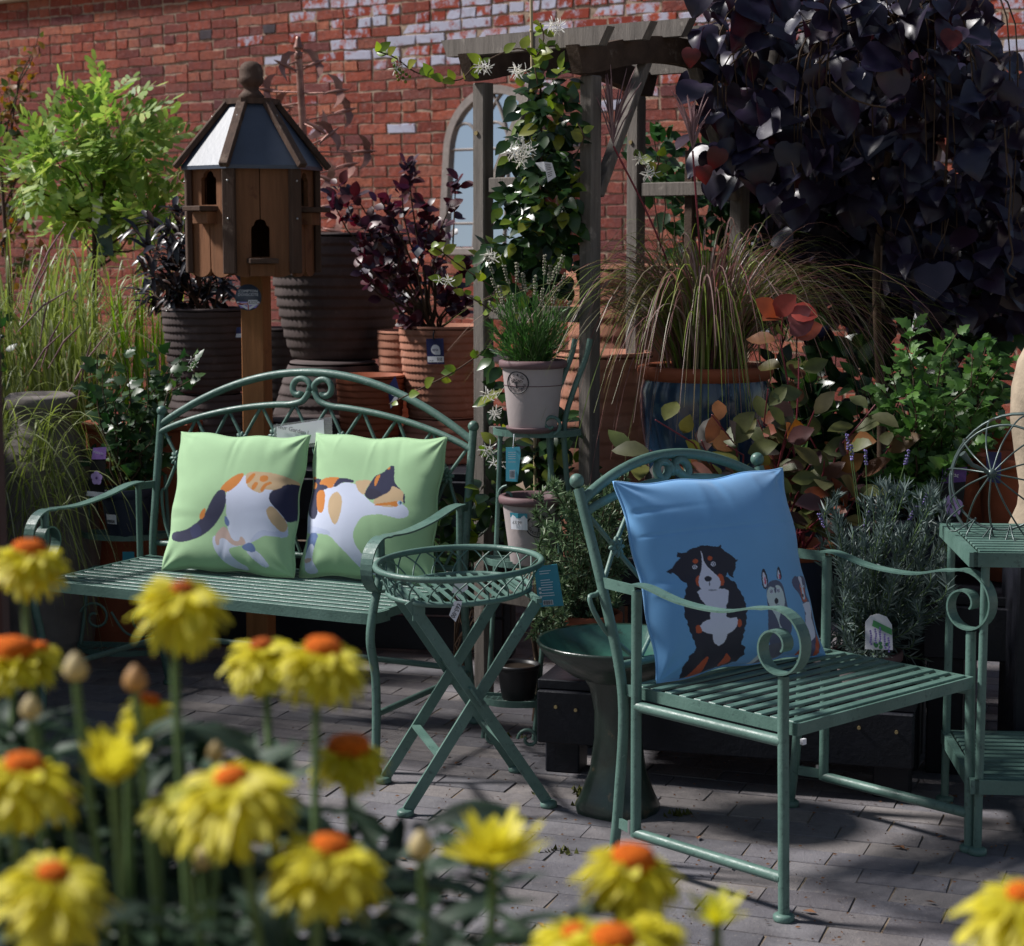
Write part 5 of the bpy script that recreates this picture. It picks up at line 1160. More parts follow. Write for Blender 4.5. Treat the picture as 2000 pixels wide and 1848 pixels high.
OB = [(0, .03), (.2, .15), (.5, .19), (.8, .16), (1, .03)]
def shapes(tbl, n, mid=None, curl=.18, fold=.12, wav=.01): return [leaf_shape(tbl, mid, curl*random.uniform(.3, 1.6), fold*random.uniform(.4, 1.6), wav, i) for i in range(n)]
def heart_shape(seed):
    rg = random.Random(seed); vs = []; fs = []; cup = rg.uniform(-.25, .45); curl = rg.uniform(-.1, .5); wav = rg.uniform(.01, .045); asy = rg.uniform(-.12, .12)
    for (t_, w_), tm in zip(HE, HEm):
        for k_ in (-1, -.55, 0, .55, 1):
            y = tm+(t_-tm)*abs(k_)**1.5; x = k_*w_+asy*y*y; z = -curl*y*y+cup*(x*x)*1.6+.10*abs(x)+(wav*math.sin(7*y+seed*1.7+3*k_) if abs(k_) > .5 else 0); vs.append((x, y, z))
    for i in range(len(HE)-1):
        for k_ in range(4): o = i*5+k_; fs.append((o, o+1, o+6, o+5))
    return vs, fs
SH = {'ov': shapes(OV, 5), 'ro': shapes(RO, 5, None, .2, .15), 'he': [heart_shape(i) for i in range(10)], 'la': shapes(LA, 4, None, .3, .3), 'lo': shapes(LO, 5, None, .25, .1, .02)}
def comp_shape(seed):                                       # pinnate leaf: rachis with paired leaflets
    rg = random.Random(seed); V_ = []; F_ = []
    n = 5; 
    for k_ in range(2*n+1):
        term = k_ == 2*n; i = n if term else k_//2; sg_ = 1 if k_ % 2 else -1; t_ = .16+.78*i/n
        base = V((0, t_, -.25*t_*t_)); a = 0 if term else sg_*rg.uniform(.75, 1.1); L_ = rg.uniform(.28, .40)
        d = V((math.sin(a), math.cos(a), rg.uniform(-.25, .1))).normalized(); s_ = d.cross(V((0, 0, 1))).normalized(); w_ = L_*.205
        o = len(V_); V_ += [base, base+d*L_*.35-s_*w_, base+d*L_*.35+s_*w_, base+d*L_*.86-s_*w_*.85, base+d*L_*.86+s_*w_*.85, base+d*L_]
        F_ += [(o, o+2, o+1), (o+1, o+2, o+4, o+3), (o+3, o+4, o+5)]
    o = len(V_); V_ += [V((-.008, 0, 0)), V((.008, 0, 0)), V((.005, .9, -.2)), V((-.005, .9, -.2))]; F_.append((o, o+1, o+2, o+3))
    return V_, F_
SH['co'] = [comp_shape(i) for i in range(5)]
def leaf_mats(d, n, roll, s_, p):
    d = V(d).normalized(); n = V(n); n = n-d*n.dot(d)
    if n.length < 1e-4: n = d.orthogonal()
    n.normalize(); x = d.cross(n)
    m_ = M((x*s_, d*s_, n*s_)).transposed().to_4x4() @ M.Rotation(roll, 4, 'Y'); m_.translation = V(p); return m_
def put_leaves(th, lst, kind, mname, nmax=300, name='leaf', stuffname='foliage', as_obj=True):
    """lst of world matrices; the ones nearest the camera are leaves of their own, the rest one mass"""
    lst = sorted(lst, key=lambda m_: m_.translation.y-2.5*m_.to_scale().x); ms_ = None
    if as_obj:
        ms_ = []
        for vs, fs in SH[kind]:
            mb = MB().add(vs, fs, True); ms_.append(mb.mesh(name, [mname]))
    rest = MB()
    for i, m_ in enumerate(lst):
        if as_obj and i < nmax: th.inst(name, random.choice(ms_), m_, None, True)
        else: vs, fs = random.choice(SH[kind]); rest.add([m_ @ V(q) for q in vs], fs, True)
    if rest.v: th.part(stuffname, rest, mname, None, True, kind='stuff')
def U(a, b_): return random.uniform(a, b_)
def rdir(zlo=-1, zhi=1):
    z = U(zlo, zhi); a = U(0, 2*PI); r_ = math.sqrt(max(0, 1-z*z)); return V((r_*math.cos(a), r_*math.sin(a), z))
def inblob(c, r_):
    while True:
        q = V((U(-1, 1), U(-1, 1), U(-1, 1)))
        if .25 < q.length < 1: return V(c)+V((q.x*r_[0], q.y*r_[1], q.z*r_[2])), q
def twig(mb, a, b_, r0, r1, wob=.02, n=5, seg=5):
    a = V(a); b_ = V(b_); L_ = (b_-a).length; pts = [a+(b_-a)*(i/n)+(rdir()*wob*L_ if 0 < i < n else V((0, 0, 0))) for i in range(n+1)]
    mb.tube(pts, [r0+(r1-r0)*i/n for i in range(n+1)], seg); return pts
CAMP = V((0, 0, CAM_H))
def blade(mb, p, d, ln, w_, droop, n=7, tw=0):
    p = V(p); d = V(d).normalized(); pts = []; q = p.copy(); dd = d.copy()
    for i in range(n+1):
        pts.append(q.copy()); q = q+dd*ln/n; dd = (dd+V((0, 0, -droop*(.35+1.5*i/n)/n))); hz = V((dd.x, dd.y, 0)); dd = (dd+hz*(.25/n)).normalized()
    sd_ = d.cross(V((0, 0, 1)))
    if sd_.length < .05: sd_ = V((1, 0, 0))
    sd_.normalize(); vw = V((1, 0, 0)); sd_ = (sd_+vw*U(-.8, .8)).normalized(); vs = []; fs = []
    for i, q in enumerate(pts):
        ww = w_*min(1, (1.15-i/n)*1.6)*.5; vs += [q-sd_*ww, q+V((0, 0, -ww*.25)), q+sd_*ww]
    for i in range(n): a = i*3; fs += [(a, a+1, a+4, a+3), (a+1, a+2, a+5, a+4)]
    mb.add(vs, fs, True); return pts
leafmat('lf_gold', [S(104, 138, 58), S(160, 186, 92), S(122, 160, 74), S(188, 200, 108), S(90, 124, 54)], .5, .38)
leafmat('lf_darkshrub', [S(38, 38, 44), S(52, 50, 58), S(30, 32, 34), S(78, 50, 40), S(44, 44, 52)], .32, .1)
leafmat('lf_smoke', [S(58, 28, 44), S(88, 30, 38), S(46, 34, 58), S(96, 32, 40), S(50, 28, 46)], .4, .3)
leafmat('lf_cercis', [S(29, 26, 49), S(36, 27, 49), S(26, 27, 52), S(42, 27, 46), S(30, 28, 54), S(50, 27, 40)], .38, .04, S(110, 36, 34))
leafmat('lf_jasmine', [S(28, 50, 30), S(40, 66, 34), S(24, 44, 30), S(62, 92, 38), S(34, 58, 34)], .28, .25)
leafmat('lf_jasmine_young', [S(104, 132, 44), S(128, 150, 56), S(150, 150, 60), S(90, 120, 40)], .35, .4)
leafmat('lf_autumn', [S(122, 58, 36), S(96, 98, 44), S(74, 86, 50), S(106, 112, 50), S(82, 88, 52), S(108, 64, 50), S(66, 60, 60), S(94, 98, 48), S(130, 82, 44), S(84, 54, 62)], .5, .25)
leafmat('lf_red', [S(172, 66, 56), S(150, 66, 58), S(166, 92, 60), S(122, 66, 76)], .42, .35)
leafmat('lf_hib', [S(74, 112, 52), S(96, 138, 66), S(58, 96, 46), S(116, 154, 80)], .4, .35)
leafmat('lf_hib_dark', [S(40, 72, 36), S(54, 90, 44), S(34, 62, 34), S(80, 112, 54)], .4, .3)
leafmat('lf_rose', [S(86, 112, 74), S(110, 134, 94), S(68, 94, 62), S(138, 154, 120)], .5, .15)
leafmat('lf_lav', [S(78, 98, 92), S(104, 122, 118), S(64, 84, 80), S(128, 142, 142)], .55, .12)
leafmat('lf_lavg', [S(62, 108, 46), S(84, 128, 58), S(50, 92, 42)], .5, .25)
leafmat('lf_grass', [S(112, 136, 54), S(142, 156, 74), S(146, 106, 104), S(168, 146, 138), S(104, 130, 48), S(150, 96, 100), S(160, 124, 112)], .38, .3)
leafmat('lf_grassL', [S(118, 136, 60), S(150, 162, 92), S(134, 150, 70), S(172, 176, 140), S(110, 128, 50)], .45, .35)
leafmat('lf_iris', [S(120, 160, 52), S(140, 176, 64), S(100, 140, 44)], .4, .45)
leafmat('lf_strand', [S(66, 92, 64), S(88, 112, 82), S(52, 78, 50)], .6, .2)
leafmat('lf_pyra', [S(110, 104, 40), S(150, 90, 40), S(70, 90, 44), S(128, 118, 48)], .45, .35)
leafmat('fl_white', [S(236, 232, 222), S(246, 244, 240), S(226, 220, 206)], .5, .3)
leafmat('fl_lavspike', [S(150, 146, 128), S(172, 168, 150), S(136, 128, 112)], .7, .2)
leafmat('fl_violet', [S(126, 112, 176), S(150, 138, 196), S(110, 96, 160)], .6, .25)
leafmat('fl_plume', [S(150, 116, 122), S(172, 140, 140), S(132, 100, 108)], .6, .25)

# ---------------------------------------------------------------- golden-leaved tree
YG = 8.3; KG = YG/FPX; tb_ = P(190, 700, YG); tb_.z = 0
GT = T('golden_tree', 'young golden-green feathery-leaved tree against the brick wall', 'tree', tb_)
tr = MB(); top_ = P(208, 300, YG); mid_ = P(186, 480, YG)
tr.tube(smooth_path([tb_, P(186, 640, YG), mid_, P(192, 410, YG), P(205, 350, YG), top_], 5), [.016-.010*i/25 for i in range(26)], 7)
gl = []; tips = []
blobs = [(205, 175, 40), (215, 215, 58), (150, 235, 56), (262, 265, 55), (165, 300, 62), (225, 320, 70), (95, 265, 42), (60, 300, 36), (45, 335, 30), (110, 330, 48), (290, 330, 48), (170, 385, 56), (240, 400, 58), (300, 395, 42), (200, 440, 45), (270, 440, 45), (325, 440, 32), (160, 420, 32)]
for (u, v, r_) in blobs:
    v += 42-.06*v; r_ *= .88
    c = P(u, v, YG+U(-.15, .15)); st = P(random.choice((188, 196, 205)), min(520, max(330, v+U(40, 120))), YG); twig(tr, st, c, .006, .0025, .08)
    for _ in range(int(r_/2.9)):
        q, nd = inblob(c, (r_*KG,)*3); d = (nd*.9+V((U(-.3, .3), U(-.4, .2), U(-.1, .7)))).normalized()
        gl.append(leaf_mats(d, V((U(-.4, .4), -.55, .75)), U(-.5, .5), U(.13, .20), q))
GT.part('trunk', tr, 'stem_brown', world=True); put_leaves(GT, gl, 'co', 'lf_gold')
SK = T('tree_stake', 'slim stake with white and dark green plant labels tied to the golden tree', 'stake', V((tb_.x-.02, YG-.06, 0)))
s_ = SK.part('shaft', MB().tube([V((tb_.x-.02, YG-.06, 0)), P(183, 385, YG-.06)], .008, 7), 'stem_brown', world=True)
mat('label_green', S(36, 66, 60), .4, .3, 30)
card(SK, [(181, 380), (200, 385), (194, 438), (180, 436)], YG-.09, 'white_card', 'white_label'); card(SK, [(190, 420), (216, 418), (222, 500), (188, 498)], YG-.08, 'label_green', 'green_label')
# ---------------------------------------------------------------- pyracantha on the wall
YP = 9.5; pb_ = P(2, 700, YP); pb_.z = 0; PY_ = T('wall_shrub', 'spiky wall shrub with orange-tinged leaves at the far left', 'shrub', pb_)
tr = MB(); pl_ = []
for (u0, v0, u1, v1) in ((0, 330, 75, 70), (0, 300, 40, 150), (0, 420, 90, 230), (5, 500, 40, 300), (0, 480, 60, 400), (10, 560, 70, 480), (0, 250, 60, 110), (-20, 600, 10, 300)):
    pts = twig(tr, P(u0, v0, YP+U(-.1, .1)), P(u1, v1, YP), .008, .002, .05, 6)
    for _ in range(42):
        f_ = U(.0, 1); i = min(5, int(f_*6)); q = pts[i]+(pts[i+1]-pts[i])*(f_*6-i)+rdir()*.055
        pl_.append(leaf_mats(rdir(-.4, 1), rdir(), 0, U(.03, .055), q))
twig(tr, pb_, P(0, 300, YP), .02, .008, .03)
PY_.part('stems', tr, 'stem_brown', world=True); put_leaves(PY_, pl_, 'ov', 'lf_pyra', 150)
# ---------------------------------------------------------------- dark narrow-leaved shrub in dark pot
YK = 7.0; DSH = T('dark_shrub', 'shrub with narrow blackish-bronze leaves in the dark ribbed pot', 'shrub', V((p_a.x, 7.0, za-.02)))
tr = MB(); dl = []; b0 = V((p_a.x, 7.0, za-.02))
ends = [(390, 378), (355, 420), (320, 435), (300, 470), (270, 500), (255, 440), (300, 540), (345, 500), (380, 470), (420, 480), (365, 555), (410, 560), (290, 585), (335, 580), (440, 560), (260, 560), (380, 430), (330, 400), (285, 415), (450, 520)]
for (u, v) in ends:
    e = P(u, v, 7.0+U(-.2, .15)); pts = twig(tr, b0+V((U(-.05, .05), U(-.05, .05), 0)), e, .005, .002, .06)
    for i in range(26):
        f_ = U(.3, 1)**.7; k_ = min(4, int(f_*5)); q = pts[k_]+(pts[k_+1]-pts[k_])*(f_*5-k_); d = ((pts[k_+1]-pts[k_]).normalized()*.6+rdir()).normalized()
        dl.append(leaf_mats(d, V((U(-.4, .4), U(-.7, -.1), 1)), 0, U(.05, .085), q+rdir()*.012))
for q in range(0): pass
SH['dk'] = shapes([(0, .02), (.2, .11), (.5, .15), (.8, .10), (1, 0)], 4, None, .3, .35)
DSH.part('stems', tr, 'stem_brown', world=True); put_leaves(DSH, dl, 'dk', 'lf_darkshrub')
# ---------------------------------------------------------------- purple smoke bush in terracotta pot
zf = zat(640, 7.02); SB = T('smoke_bush', 'purple smoke bush with rounded burgundy leaves in the tagged terracotta pot', 'shrub', V((p_f.x, 7.02, zf-.03)))
tr = MB(); sl_ = []; b0 = V((p_f.x-.03, 7.0, zf-.03))
for (u, v, w_) in ((800, 320, 26), (785, 365, 22), (740, 385, 24), (690, 375, 28), (663, 360, 22), (645, 385, 20), (890, 352, 24), (880, 400, 22), (830, 395, 26), (715, 440, 30), (760, 450, 30), (700, 480, 28), (815, 450, 28), (745, 520, 30), (790, 520, 30), (850, 470, 26), (770, 580, 34), (810, 600, 34), (790, 630, 26), (905, 520, 24), (880, 570, 26), (850, 540, 28), (915, 590, 20), (720, 555, 18), (700, 520, 16)):
    e = P(u, v, 6.95+U(-.15, .15)); pts = twig(tr, b0+V((U(-.03, .03), 0, 0)), e, .006, .002, .05)
    for i in range(int(w_*.85)):
        f_ = 1-U(0, 1)**1.8*.45; k_ = min(4, int(f_*4.999)); q = pts[k_]+(pts[k_+1]-pts[k_])*(f_*4.999-k_); d = ((pts[k_+1]-pts[k_]).normalized()*.5+rdir(-.5, .9)).normalized()
        sl_.append(leaf_mats(d, V((U(-.6, .6), U(-1, -.2), .6)), 0, U(.036, .058), q+rdir()*.016))
SB.part('stems', tr, 'stem_brown', world=True); put_leaves(SB, sl_, 'ro', 'lf_smoke')
# ---------------------------------------------------------------- star jasmine on its cane
YJ = 5.72; JB = potspot(1045, YJ); JS = T('jasmine', 'star jasmine climbing a bamboo cane through the timber arch, with white flowers', 'climber', V((JB.x, YJ, 0)))
cn = T('bamboo_cane', 'tall bamboo cane supporting the star jasmine', 'cane', V((P(1045, 800, YJ).x, YJ, 0)))
cn.part('shaft', MB().tube([V((P(1048, 800, YJ).x, YJ, 0)), P(1042, 330, YJ), P(1037, -30, YJ)], .0048, 7), 'cane', world=True)
for v in (60, 165, 250): cn.part('joint', MB().sphere(P(1037.5+(v/200), v, YJ), .0062, 6), 'cane', world=True)
jl = []; jy = []; tr = MB(); jf = []
twig(tr, V((JB.x, YJ, 0)), P(1055, 120, YJ), .009, .003, .01, 14)
for (u, v, r_, n) in [(1040, 200, 40, 26), (1075, 170, 40, 24), (1060, 250, 48, 36), (1090, 235, 40, 28), (1020, 290, 42, 28), (1075, 310, 50, 40), (1105, 300, 36, 24), (1050, 360, 50, 40), (1095, 380, 46, 36), (1010, 400, 36, 22), (1060, 430, 55, 44), (1105, 450, 42, 30), (1010, 470, 40, 24), (1060, 500, 50, 34), (985, 500, 36, 20), (950, 520, 30, 14), (1030, 560, 40, 24), (1095, 520, 40, 24), (990, 780, 30, 22), (985, 700, 26, 12), (985, 890, 30, 20), (955, 960, 34, 18), (1055, 900, 44, 34), (1080, 960, 44, 30), (1010, 1010, 30, 20), (950, 1000, 24, 14), (1090, 850, 36, 20), (1130, 930, 30, 16), (900, 1010, 30, 18), (930, 1060, 26, 14)]:
    c = P(u, v, YJ+U(-.08, .08))
    for _ in range(int(n*1.25)):
        q, nd = inblob(c, (r_*YJ/FPX, r_*YJ/FPX*.9, r_*YJ/FPX)); d = (nd*.8+V((U(-.5, .5), U(-.6, .1), U(-.8, .3)))).normalized()
        (jl if random.random() > .14 else jy).append(leaf_mats(d, V((U(-.3, .3), -.6, .8)), U(-.4, .4), U(.042, .068), q))
# wandering shoots with young leaves
for path in ([(1060, 120), (1010, 95), (930, 130), (900, 155), (860, 155), (810, 140), (770, 112), (735, 100)], [(960, 560), (900, 520), (860, 490), (840, 478)], [(1010, 640), (950, 600), (900, 570), (860, 545)], [(940, 690), (880, 730), (820, 760), (760, 790)], [(1050, 110), (1062, 75), (1055, 45)], [(1050, 165), (1045, 120), (1060, 95), (1085, 90)], [(1120, 310), (1140, 270), (1128, 240)], [(1240, 300), (1275, 340), (1290, 300)], [(1000, 840), (960, 870), (935, 890)]):
    pts = smooth_path([P(u, v, YJ-.10-.04*U(0, 1)) for u, v in path], 6); tr.tube(pts, .0022, 5)
    for i in range(2, len(pts), 3):
        for sg_ in (-1, 1):
            if random.random() < .72: jy.append(leaf_mats((rdir(-.2, .9)+V((0, -.2, 0))).normalized(), V((U(-.4, .4), -1, .4)), 0, U(.03, .052), pts[i]))
def star(th, c, r_, nm='flower'):
    mb = MB(); ax_ = (CAMP-V(c)).normalized()*.8+rdir()*.5; ax_.normalize(); a = ax_.orthogonal().normalized(); b_ = ax_.cross(a)
    for k_ in range(5):
        t_ = 2*PI*k_/5+U(0, .3); d = a*math.cos(t_)+b_*math.sin(t_); e = a*math.cos(t_+.5)+b_*math.sin(t_+.5)
        mb.add([c, c+d*r_*.55-e*r_*.10, c+d*r_+ax_*r_*.1, c+d*r_*.85+e*r_*.42, c+d*r_*.45+e*r_*.16], [(0, 1, 2, 3, 4)])
    mb.sphere(c, r_*.15, 5); return th.part(nm, mb, 'fl_white', None, True)
for (u, v, n, sp) in [(1085, 52, 7, 9), (1012, 140, 8, 10), (945, 130, 5, 8), (1030, 285, 8, 12), (1022, 312, 6, 9), (1000, 298, 5, 8), (960, 500, 6, 10), (870, 545, 4, 8), (965, 805, 6, 8), (958, 880, 4, 7), (1270, 338, 4, 10), (968, 905, 4, 7), (1250, 310, 3, 8), (960, 768, 3, 9), (775, 128, 2, 6)]:
    for _ in range(n): star(JS, P(u+random.gauss(0, sp*.7), v+random.gauss(0, sp*.6), YJ-.13-U(0, .05)), U(.015, .021))
mb = MB()
for (u0, v0, u1, v1) in ((772, 130, 792, 160), (770, 128, 778, 156), (774, 132, 800, 150)): 
    for k_ in range(5): q = P(u0+(u1-u0)*k_/4, v0+(v1-v0)*k_/4, YJ-.1); mb.sphere(q, .005, 5)
JS.part('buds', mb, 'lf_jasmine_young', None, True)
JS.part('stems', tr, 'stem_brown', world=True); put_leaves(JS, jl, 'ov', 'lf_jasmine'); put_leaves(JS, jy, 'ov', 'lf_jasmine_young', 150, 'young_leaf', 'young_foliage')
JL = T('plant_label', 'curled white plant label on the star jasmine', 'plant label', P(1075, 360, YJ-.2)); jq = [P(1062, 316, YJ-.2), P(1078, 318, YJ-.21), P(1086, 345, YJ-.2), P(1070, 356, YJ-.19)]
lo_ = JL.part('card', MB().add([P(1045, 318, YJ-.17), P(1062, 316, YJ-.2), P(1066, 335, YJ-.195), P(1058, 335, YJ-.17)]+jq, [(0, 1, 2, 3), (4, 5, 6, 7)]), 'white_card', world=True)
JL.part('small_print', print_lines(jq, .12, .8, [.1, .2, .3, .4, .55, .65, .75], .04, .002), 'print_grey', lo_, True)
# second climber on the far side of the arch
Y2 = 6.75; J2 = T('climbing_shrub', 'leafy climber on the far side of the timber arch', 'climber', V((potspot(1330, Y2).x, Y2, 0)))
jl = []; tr = MB()
for (u, v, r_, n) in [(1275, 260, 36, 16), (1300, 310, 42, 24), (1270, 340, 36, 16), (1345, 330, 50, 30), (1400, 300, 50, 24), (1440, 370, 55, 40), (1390, 400, 50, 34), (1470, 440, 50, 34), (1330, 400, 40, 20), (1420, 470, 55, 40), (1490, 330, 40, 24), (1350, 470, 45, 24), (1530, 300, 60, 34), (1560, 400, 60, 40), (1620, 330, 70, 40), (1640, 460, 70, 40), (1560, 540, 60, 30), (1850, 560, 60, 30), (1950, 600, 60, 40), (1960, 480, 60, 30)]:
    c = P(u, v, Y2+U(-.1, .1)); twig(tr, V((potspot(1330+(u-1330)*.6, Y2).x, Y2, .5)), c, .004, .002, .03)
    for _ in range(n):
        q, nd = inblob(c, (r_*Y2/FPX,)*3); jl.append(leaf_mats((nd+V((0, -.3, U(-.5, .4)))).normalized(), V((U(-.3, .3), -.7, .7)), 0, U(.05, .08), q))
J2.part('stems', tr, 'stem_brown', world=True); put_leaves(J2, jl, 'ov', 'lf_hib_dark', 200)
for (u, v) in ((1268, 320), (1275, 325), (1262, 328), (1240, 285)): star(J2, P(u, v, Y2-.2), .018)

# ---------------------------------------------------------------- purple cercis tree
YC = 6.0; KC = YC/FPX; cb = V((P(1715, 600, YC).x, YC, 0)); CT_ = T('purple_tree', 'weeping purple-leaved tree with large heart-shaped leaves', 'tree', cb)
tr = MB(); tr.tube(smooth_path([cb, P(1722, 900, YC), P(1712, 560, YC), P(1725, 400, YC), P(1745, 200, YC), P(1760, 60, YC)], 5), [.016-.007*i/25 for i in range(26)], 8)
cl_ = []; red = []
def canopy(u):                                             # lower outline of the weeping crown
    pts = [(1310, 120), (1362, 260), (1400, 360), (1480, 330), (1540, 420), (1600, 380), (1690, 430), (1740, 500), (1790, 590), (1900, 620), (1960, 560), (2010, 600), (2080, 560)]
    for (a, b_), (c, d) in zip(pts, pts[1:]):
        if a <= u <= c: return b_+(d-b_)*(u-a)/(c-a)
    return 500
def topl(u):
    return -60 if 1420 < u < 1900 else (-60+(1420-u)*2.0 if u <= 1370 else (u-1890)*1.75-30)
n = 0
while n < 760:
    u, v = U(1362, 2070), U(-70, 640)
    if v > canopy(u) or v < topl(u): continue
    n += 1; dd = random.betavariate(1.3, 1.8)*.62-.25; e_ = P(u, v, YC+dd)
    edge = min(1, max(0, (canopy(u)-v)/120)); az = U(-1.1, 1.1)
    d = V((math.sin(az)*.75+U(-.3, .3), -.25-U(-.25, .45), -.8+U(-.2, .75))).normalized(); nn = V((math.sin(az)*.9+U(-.5, .5), -.75, .55+U(-.5, .6)))
    s_ = random.triangular(.045, .125, .08); cl_.append(leaf_mats(d, nn, U(-.35, .35), s_, e_))
    if random.random() < .22:
        q = e_-d*.02; twig(tr, q, q+V((U(-.05, .05), .02, U(.03, .12))), .0012, .002, .05, 3, 4)
for k_ in range(34):
    u = U(1390, 2030); v0 = U(-40, 120); v1 = U(.4, .95)*canopy(u); tr.tube(smooth_path([P(1755, 40, YC+.1), P((1755+u)/2, v0-30, YC-.05), P(u, v0+40, YC-.15), P(u+U(-20, 20), v1, YC-.12)], 5), [.005-.0035*i/15 for i in range(16)], 5)
for path in ([(1962, 250), (1968, 330), (1975, 360), (1970, 440), (1978, 500), (1968, 530), (1985, 545)], [(1722, 480), (1718, 560), (1700, 620), (1696, 660)], [(1625, 160), (1660, 190), (1700, 205), (1730, 210)]):
    tr.tube(smooth_path([P(u, v, YC-.30) for u, v in path], 6), .0028, 5)
CT_.part('trunk', tr, 'stem_brown', world=True); put_leaves(CT_, cl_, 'he', 'lf_cercis')
inner = []  # leaves behind the crown, thickened to stand in for the deep shade there
while len(inner) < 900:
    u, v = U(1450, 2080), U(40, 660)
    if v < topl(u)+30: continue
    if v > (max(canopy(u)+90, 640) if 1470 < u < 1760 else canopy(u)+90): continue
    inner.append(leaf_mats((rdir()+V((0, 0, -.8))).normalized(), rdir()+V((0, -.5, .3)), 0, U(.08, .125), P(u, v, YC+U(.4, 1.1))))
put_leaves(CT_, inner, 'he', 'lf_cercis', 0, 'leaf', 'inner_shade_foliage', False)
red = [leaf_mats(V((U(-.4, .4), -.2, -.9)), V((U(-.5, .5), -.8, .2)), U(-.3, .3), U(.05, .075), P(u, v, YC-.28)) for u, v in ((1352, 95), (1405, 290), (1372, 325), (1860, 60))]
leafmat('lf_cercis_red', [S(80, 24, 30), S(100, 34, 32), S(64, 24, 36)], .4, .3); put_leaves(CT_, red, 'he', 'lf_cercis_red', 300, 'red_leaf')

# ---------------------------------------------------------------- tall grass in the blue pot
GB = V((pb.x, pb.y, .56+hb*.93)); GR = T('ornamental_grass', 'tall arching purple-tinged ornamental grass in the blue glazed pot', 'grass', GB)
def arc_blade(mb, p, a, Rr, h_, ze, w_, n=10, flat=.85):
    p = V(p); dr = V((math.cos(a), math.sin(a)*flat, 0)); z = V((0, 0, 1)); b1 = p+dr*Rr*.14+z*h_*.95; b2 = p+dr*Rr*.62+z*h_*1.42; b3 = p+dr*Rr+z*ze; pts = []
    for i in range(n+1): t_ = i/n; pts.append(p*(1-t_)**3+b1*3*t_*(1-t_)**2+b2*3*t_*t_*(1-t_)+b3*t_**3)
    sd_ = (dr.cross(z).normalized()+V((U(-.7, .7), U(-.3, .3), U(-.3, .3)))).normalized(); vs = []; fs = []
    for i, q in enumerate(pts): ww = w_*min(1, (1.12-i/n)*1.5)*.5; vs += [q-sd_*ww, q-z*ww*.3, q+sd_*ww]
    for i in range(n): o = i*3; fs += [(o, o+1, o+4, o+3), (o+1, o+2, o+5, o+4)]
    mb.add(vs, fs, True)
mb = MB()
for k_ in range(520):
    a = U(0, 2*PI); r_ = U(0, .11); q = U(0, 1); Rr = .16+.56*q; arc_blade(mb, GB+V((math.cos(a)*r_, math.sin(a)*r_, 0)), a+U(-.4, .4), Rr, U(.26, .44)*(1-.2*q), U(-.10, .26)+(.16 if q < .5 else 0), U(.0035, .0066))
for k_ in range(150):
    a = U(0, 2*PI); r_ = U(0, .11); arc_blade(mb, GB+V((math.cos(a)*r_, math.sin(a)*r_, 0)), a, U(.03, .16), U(.12, .26), U(.12, .30), U(.004, .007), 6)
for k_ in range(34):                                       # blades falling over the front of the pot
    a = U(-2.9, -.25); r_ = U(.05, .14); arc_blade(mb, GB+V((math.cos(a)*r_, math.sin(a)*r_, 0)), a, U(.14, .34), U(.14, .27), U(-.36, -.12), U(.004, .0065), 12)
for k_ in range(26): arc_blade(mb, GB+V((-.08, U(-.1, .1), 0)), PI+U(-.5, .7), U(.32, .54), U(.24, .38), U(-.36, .05), U(.0045, .007), 12)
for k_ in range(30): arc_blade(mb, GB+V((.08, U(-.1, .1), 0)), U(-.6, .5), U(.40, .70), U(.28, .42), U(-.22, .2), U(.0045, .007), 12)
for (u, v) in ((1600, 545), (1620, 570), (1545, 600), (1330, 590)): e = P(u, v, 5.75); mb.tube([GB+V((.06, 0, 0)), (GB+e)/2+V((0, 0, .02)), e], [.003, .003, .002], 5)
GR.part('blades', mb, 'lf_grass', world=True, kind='stuff')
for (u, v, h_) in ((1190, 255, 110), (1345, 265, 90)):
    st = P(u+8, v+30, 5.65); stl = MB().tube(smooth_path([GB, GB+(st-GB)*.5+V((0, 0, .06)), st], 6), .003, 5); pl_ = GR.part('flower_stalk', stl, 'stem_red', world=True); mb = MB()
    for k_ in range(30):
        a = U(-.5, .5); L_ = U(.08, .17)*h_/100; b0 = st+V((0, 0, U(0, .05))); e = b0+V((math.sin(a)*L_, U(-.03, .03), math.cos(a)*L_)); mb.tube(smooth_path([b0, b0+(e-b0)*.5+V((0, 0, .012)), e], 3), [.0012, .0018, .0022, .002, .0018, .0014, .0006], 5)
    GR.part('plume', mb, 'fl_plume', pl_, True)

# ---------------------------------------------------------------- bushes with large leaves
SH['au'] = shapes([(0, .015), (.15, .17), (.4, .29), (.65, .27), (.86, .14), (1, 0)], 6, None, .3, .2, .02)
def bush(th, base, ends, kind, mname, size, per, stem, spread=.03, nmax=300, front=.7, rz=.006, lo=.35, name='leaf', wob=.06):
    tr = MB(); ls_ = []
    for (u, v, Y) in ends:
        e = P(u, v, Y); pts = twig(tr, V(base)+V((U(-.03, .03), U(-.03, .03), 0)), e, rz, rz*.35, wob, 6)
        for i in range(per):
            f_ = lo+(1-lo)*(i+U(0, .8))/per; f_ = min(f_, .999); k_ = int(f_*6); q = pts[k_]+(pts[k_+1]-pts[k_])*(f_*6-k_); ax_ = (pts[k_+1]-pts[k_]).normalized()
            d = (ax_*.55+rdir(-.5, .7)).normalized(); ls_.append(leaf_mats(d, V((U(-.6, .6), -front, U(.2, 1))), U(-.4, .4), U(*size), q+d*spread*.3))
    th.part('stems', tr, stem, world=True); put_leaves(th, ls_, kind, mname, nmax, name)
YA = 5.36; AU = T('autumn_bush', 'smoke bush with large olive and orange autumn leaves behind the armchair', 'shrub', V((pc.x, 5.42, zat(1090, 5.42))))
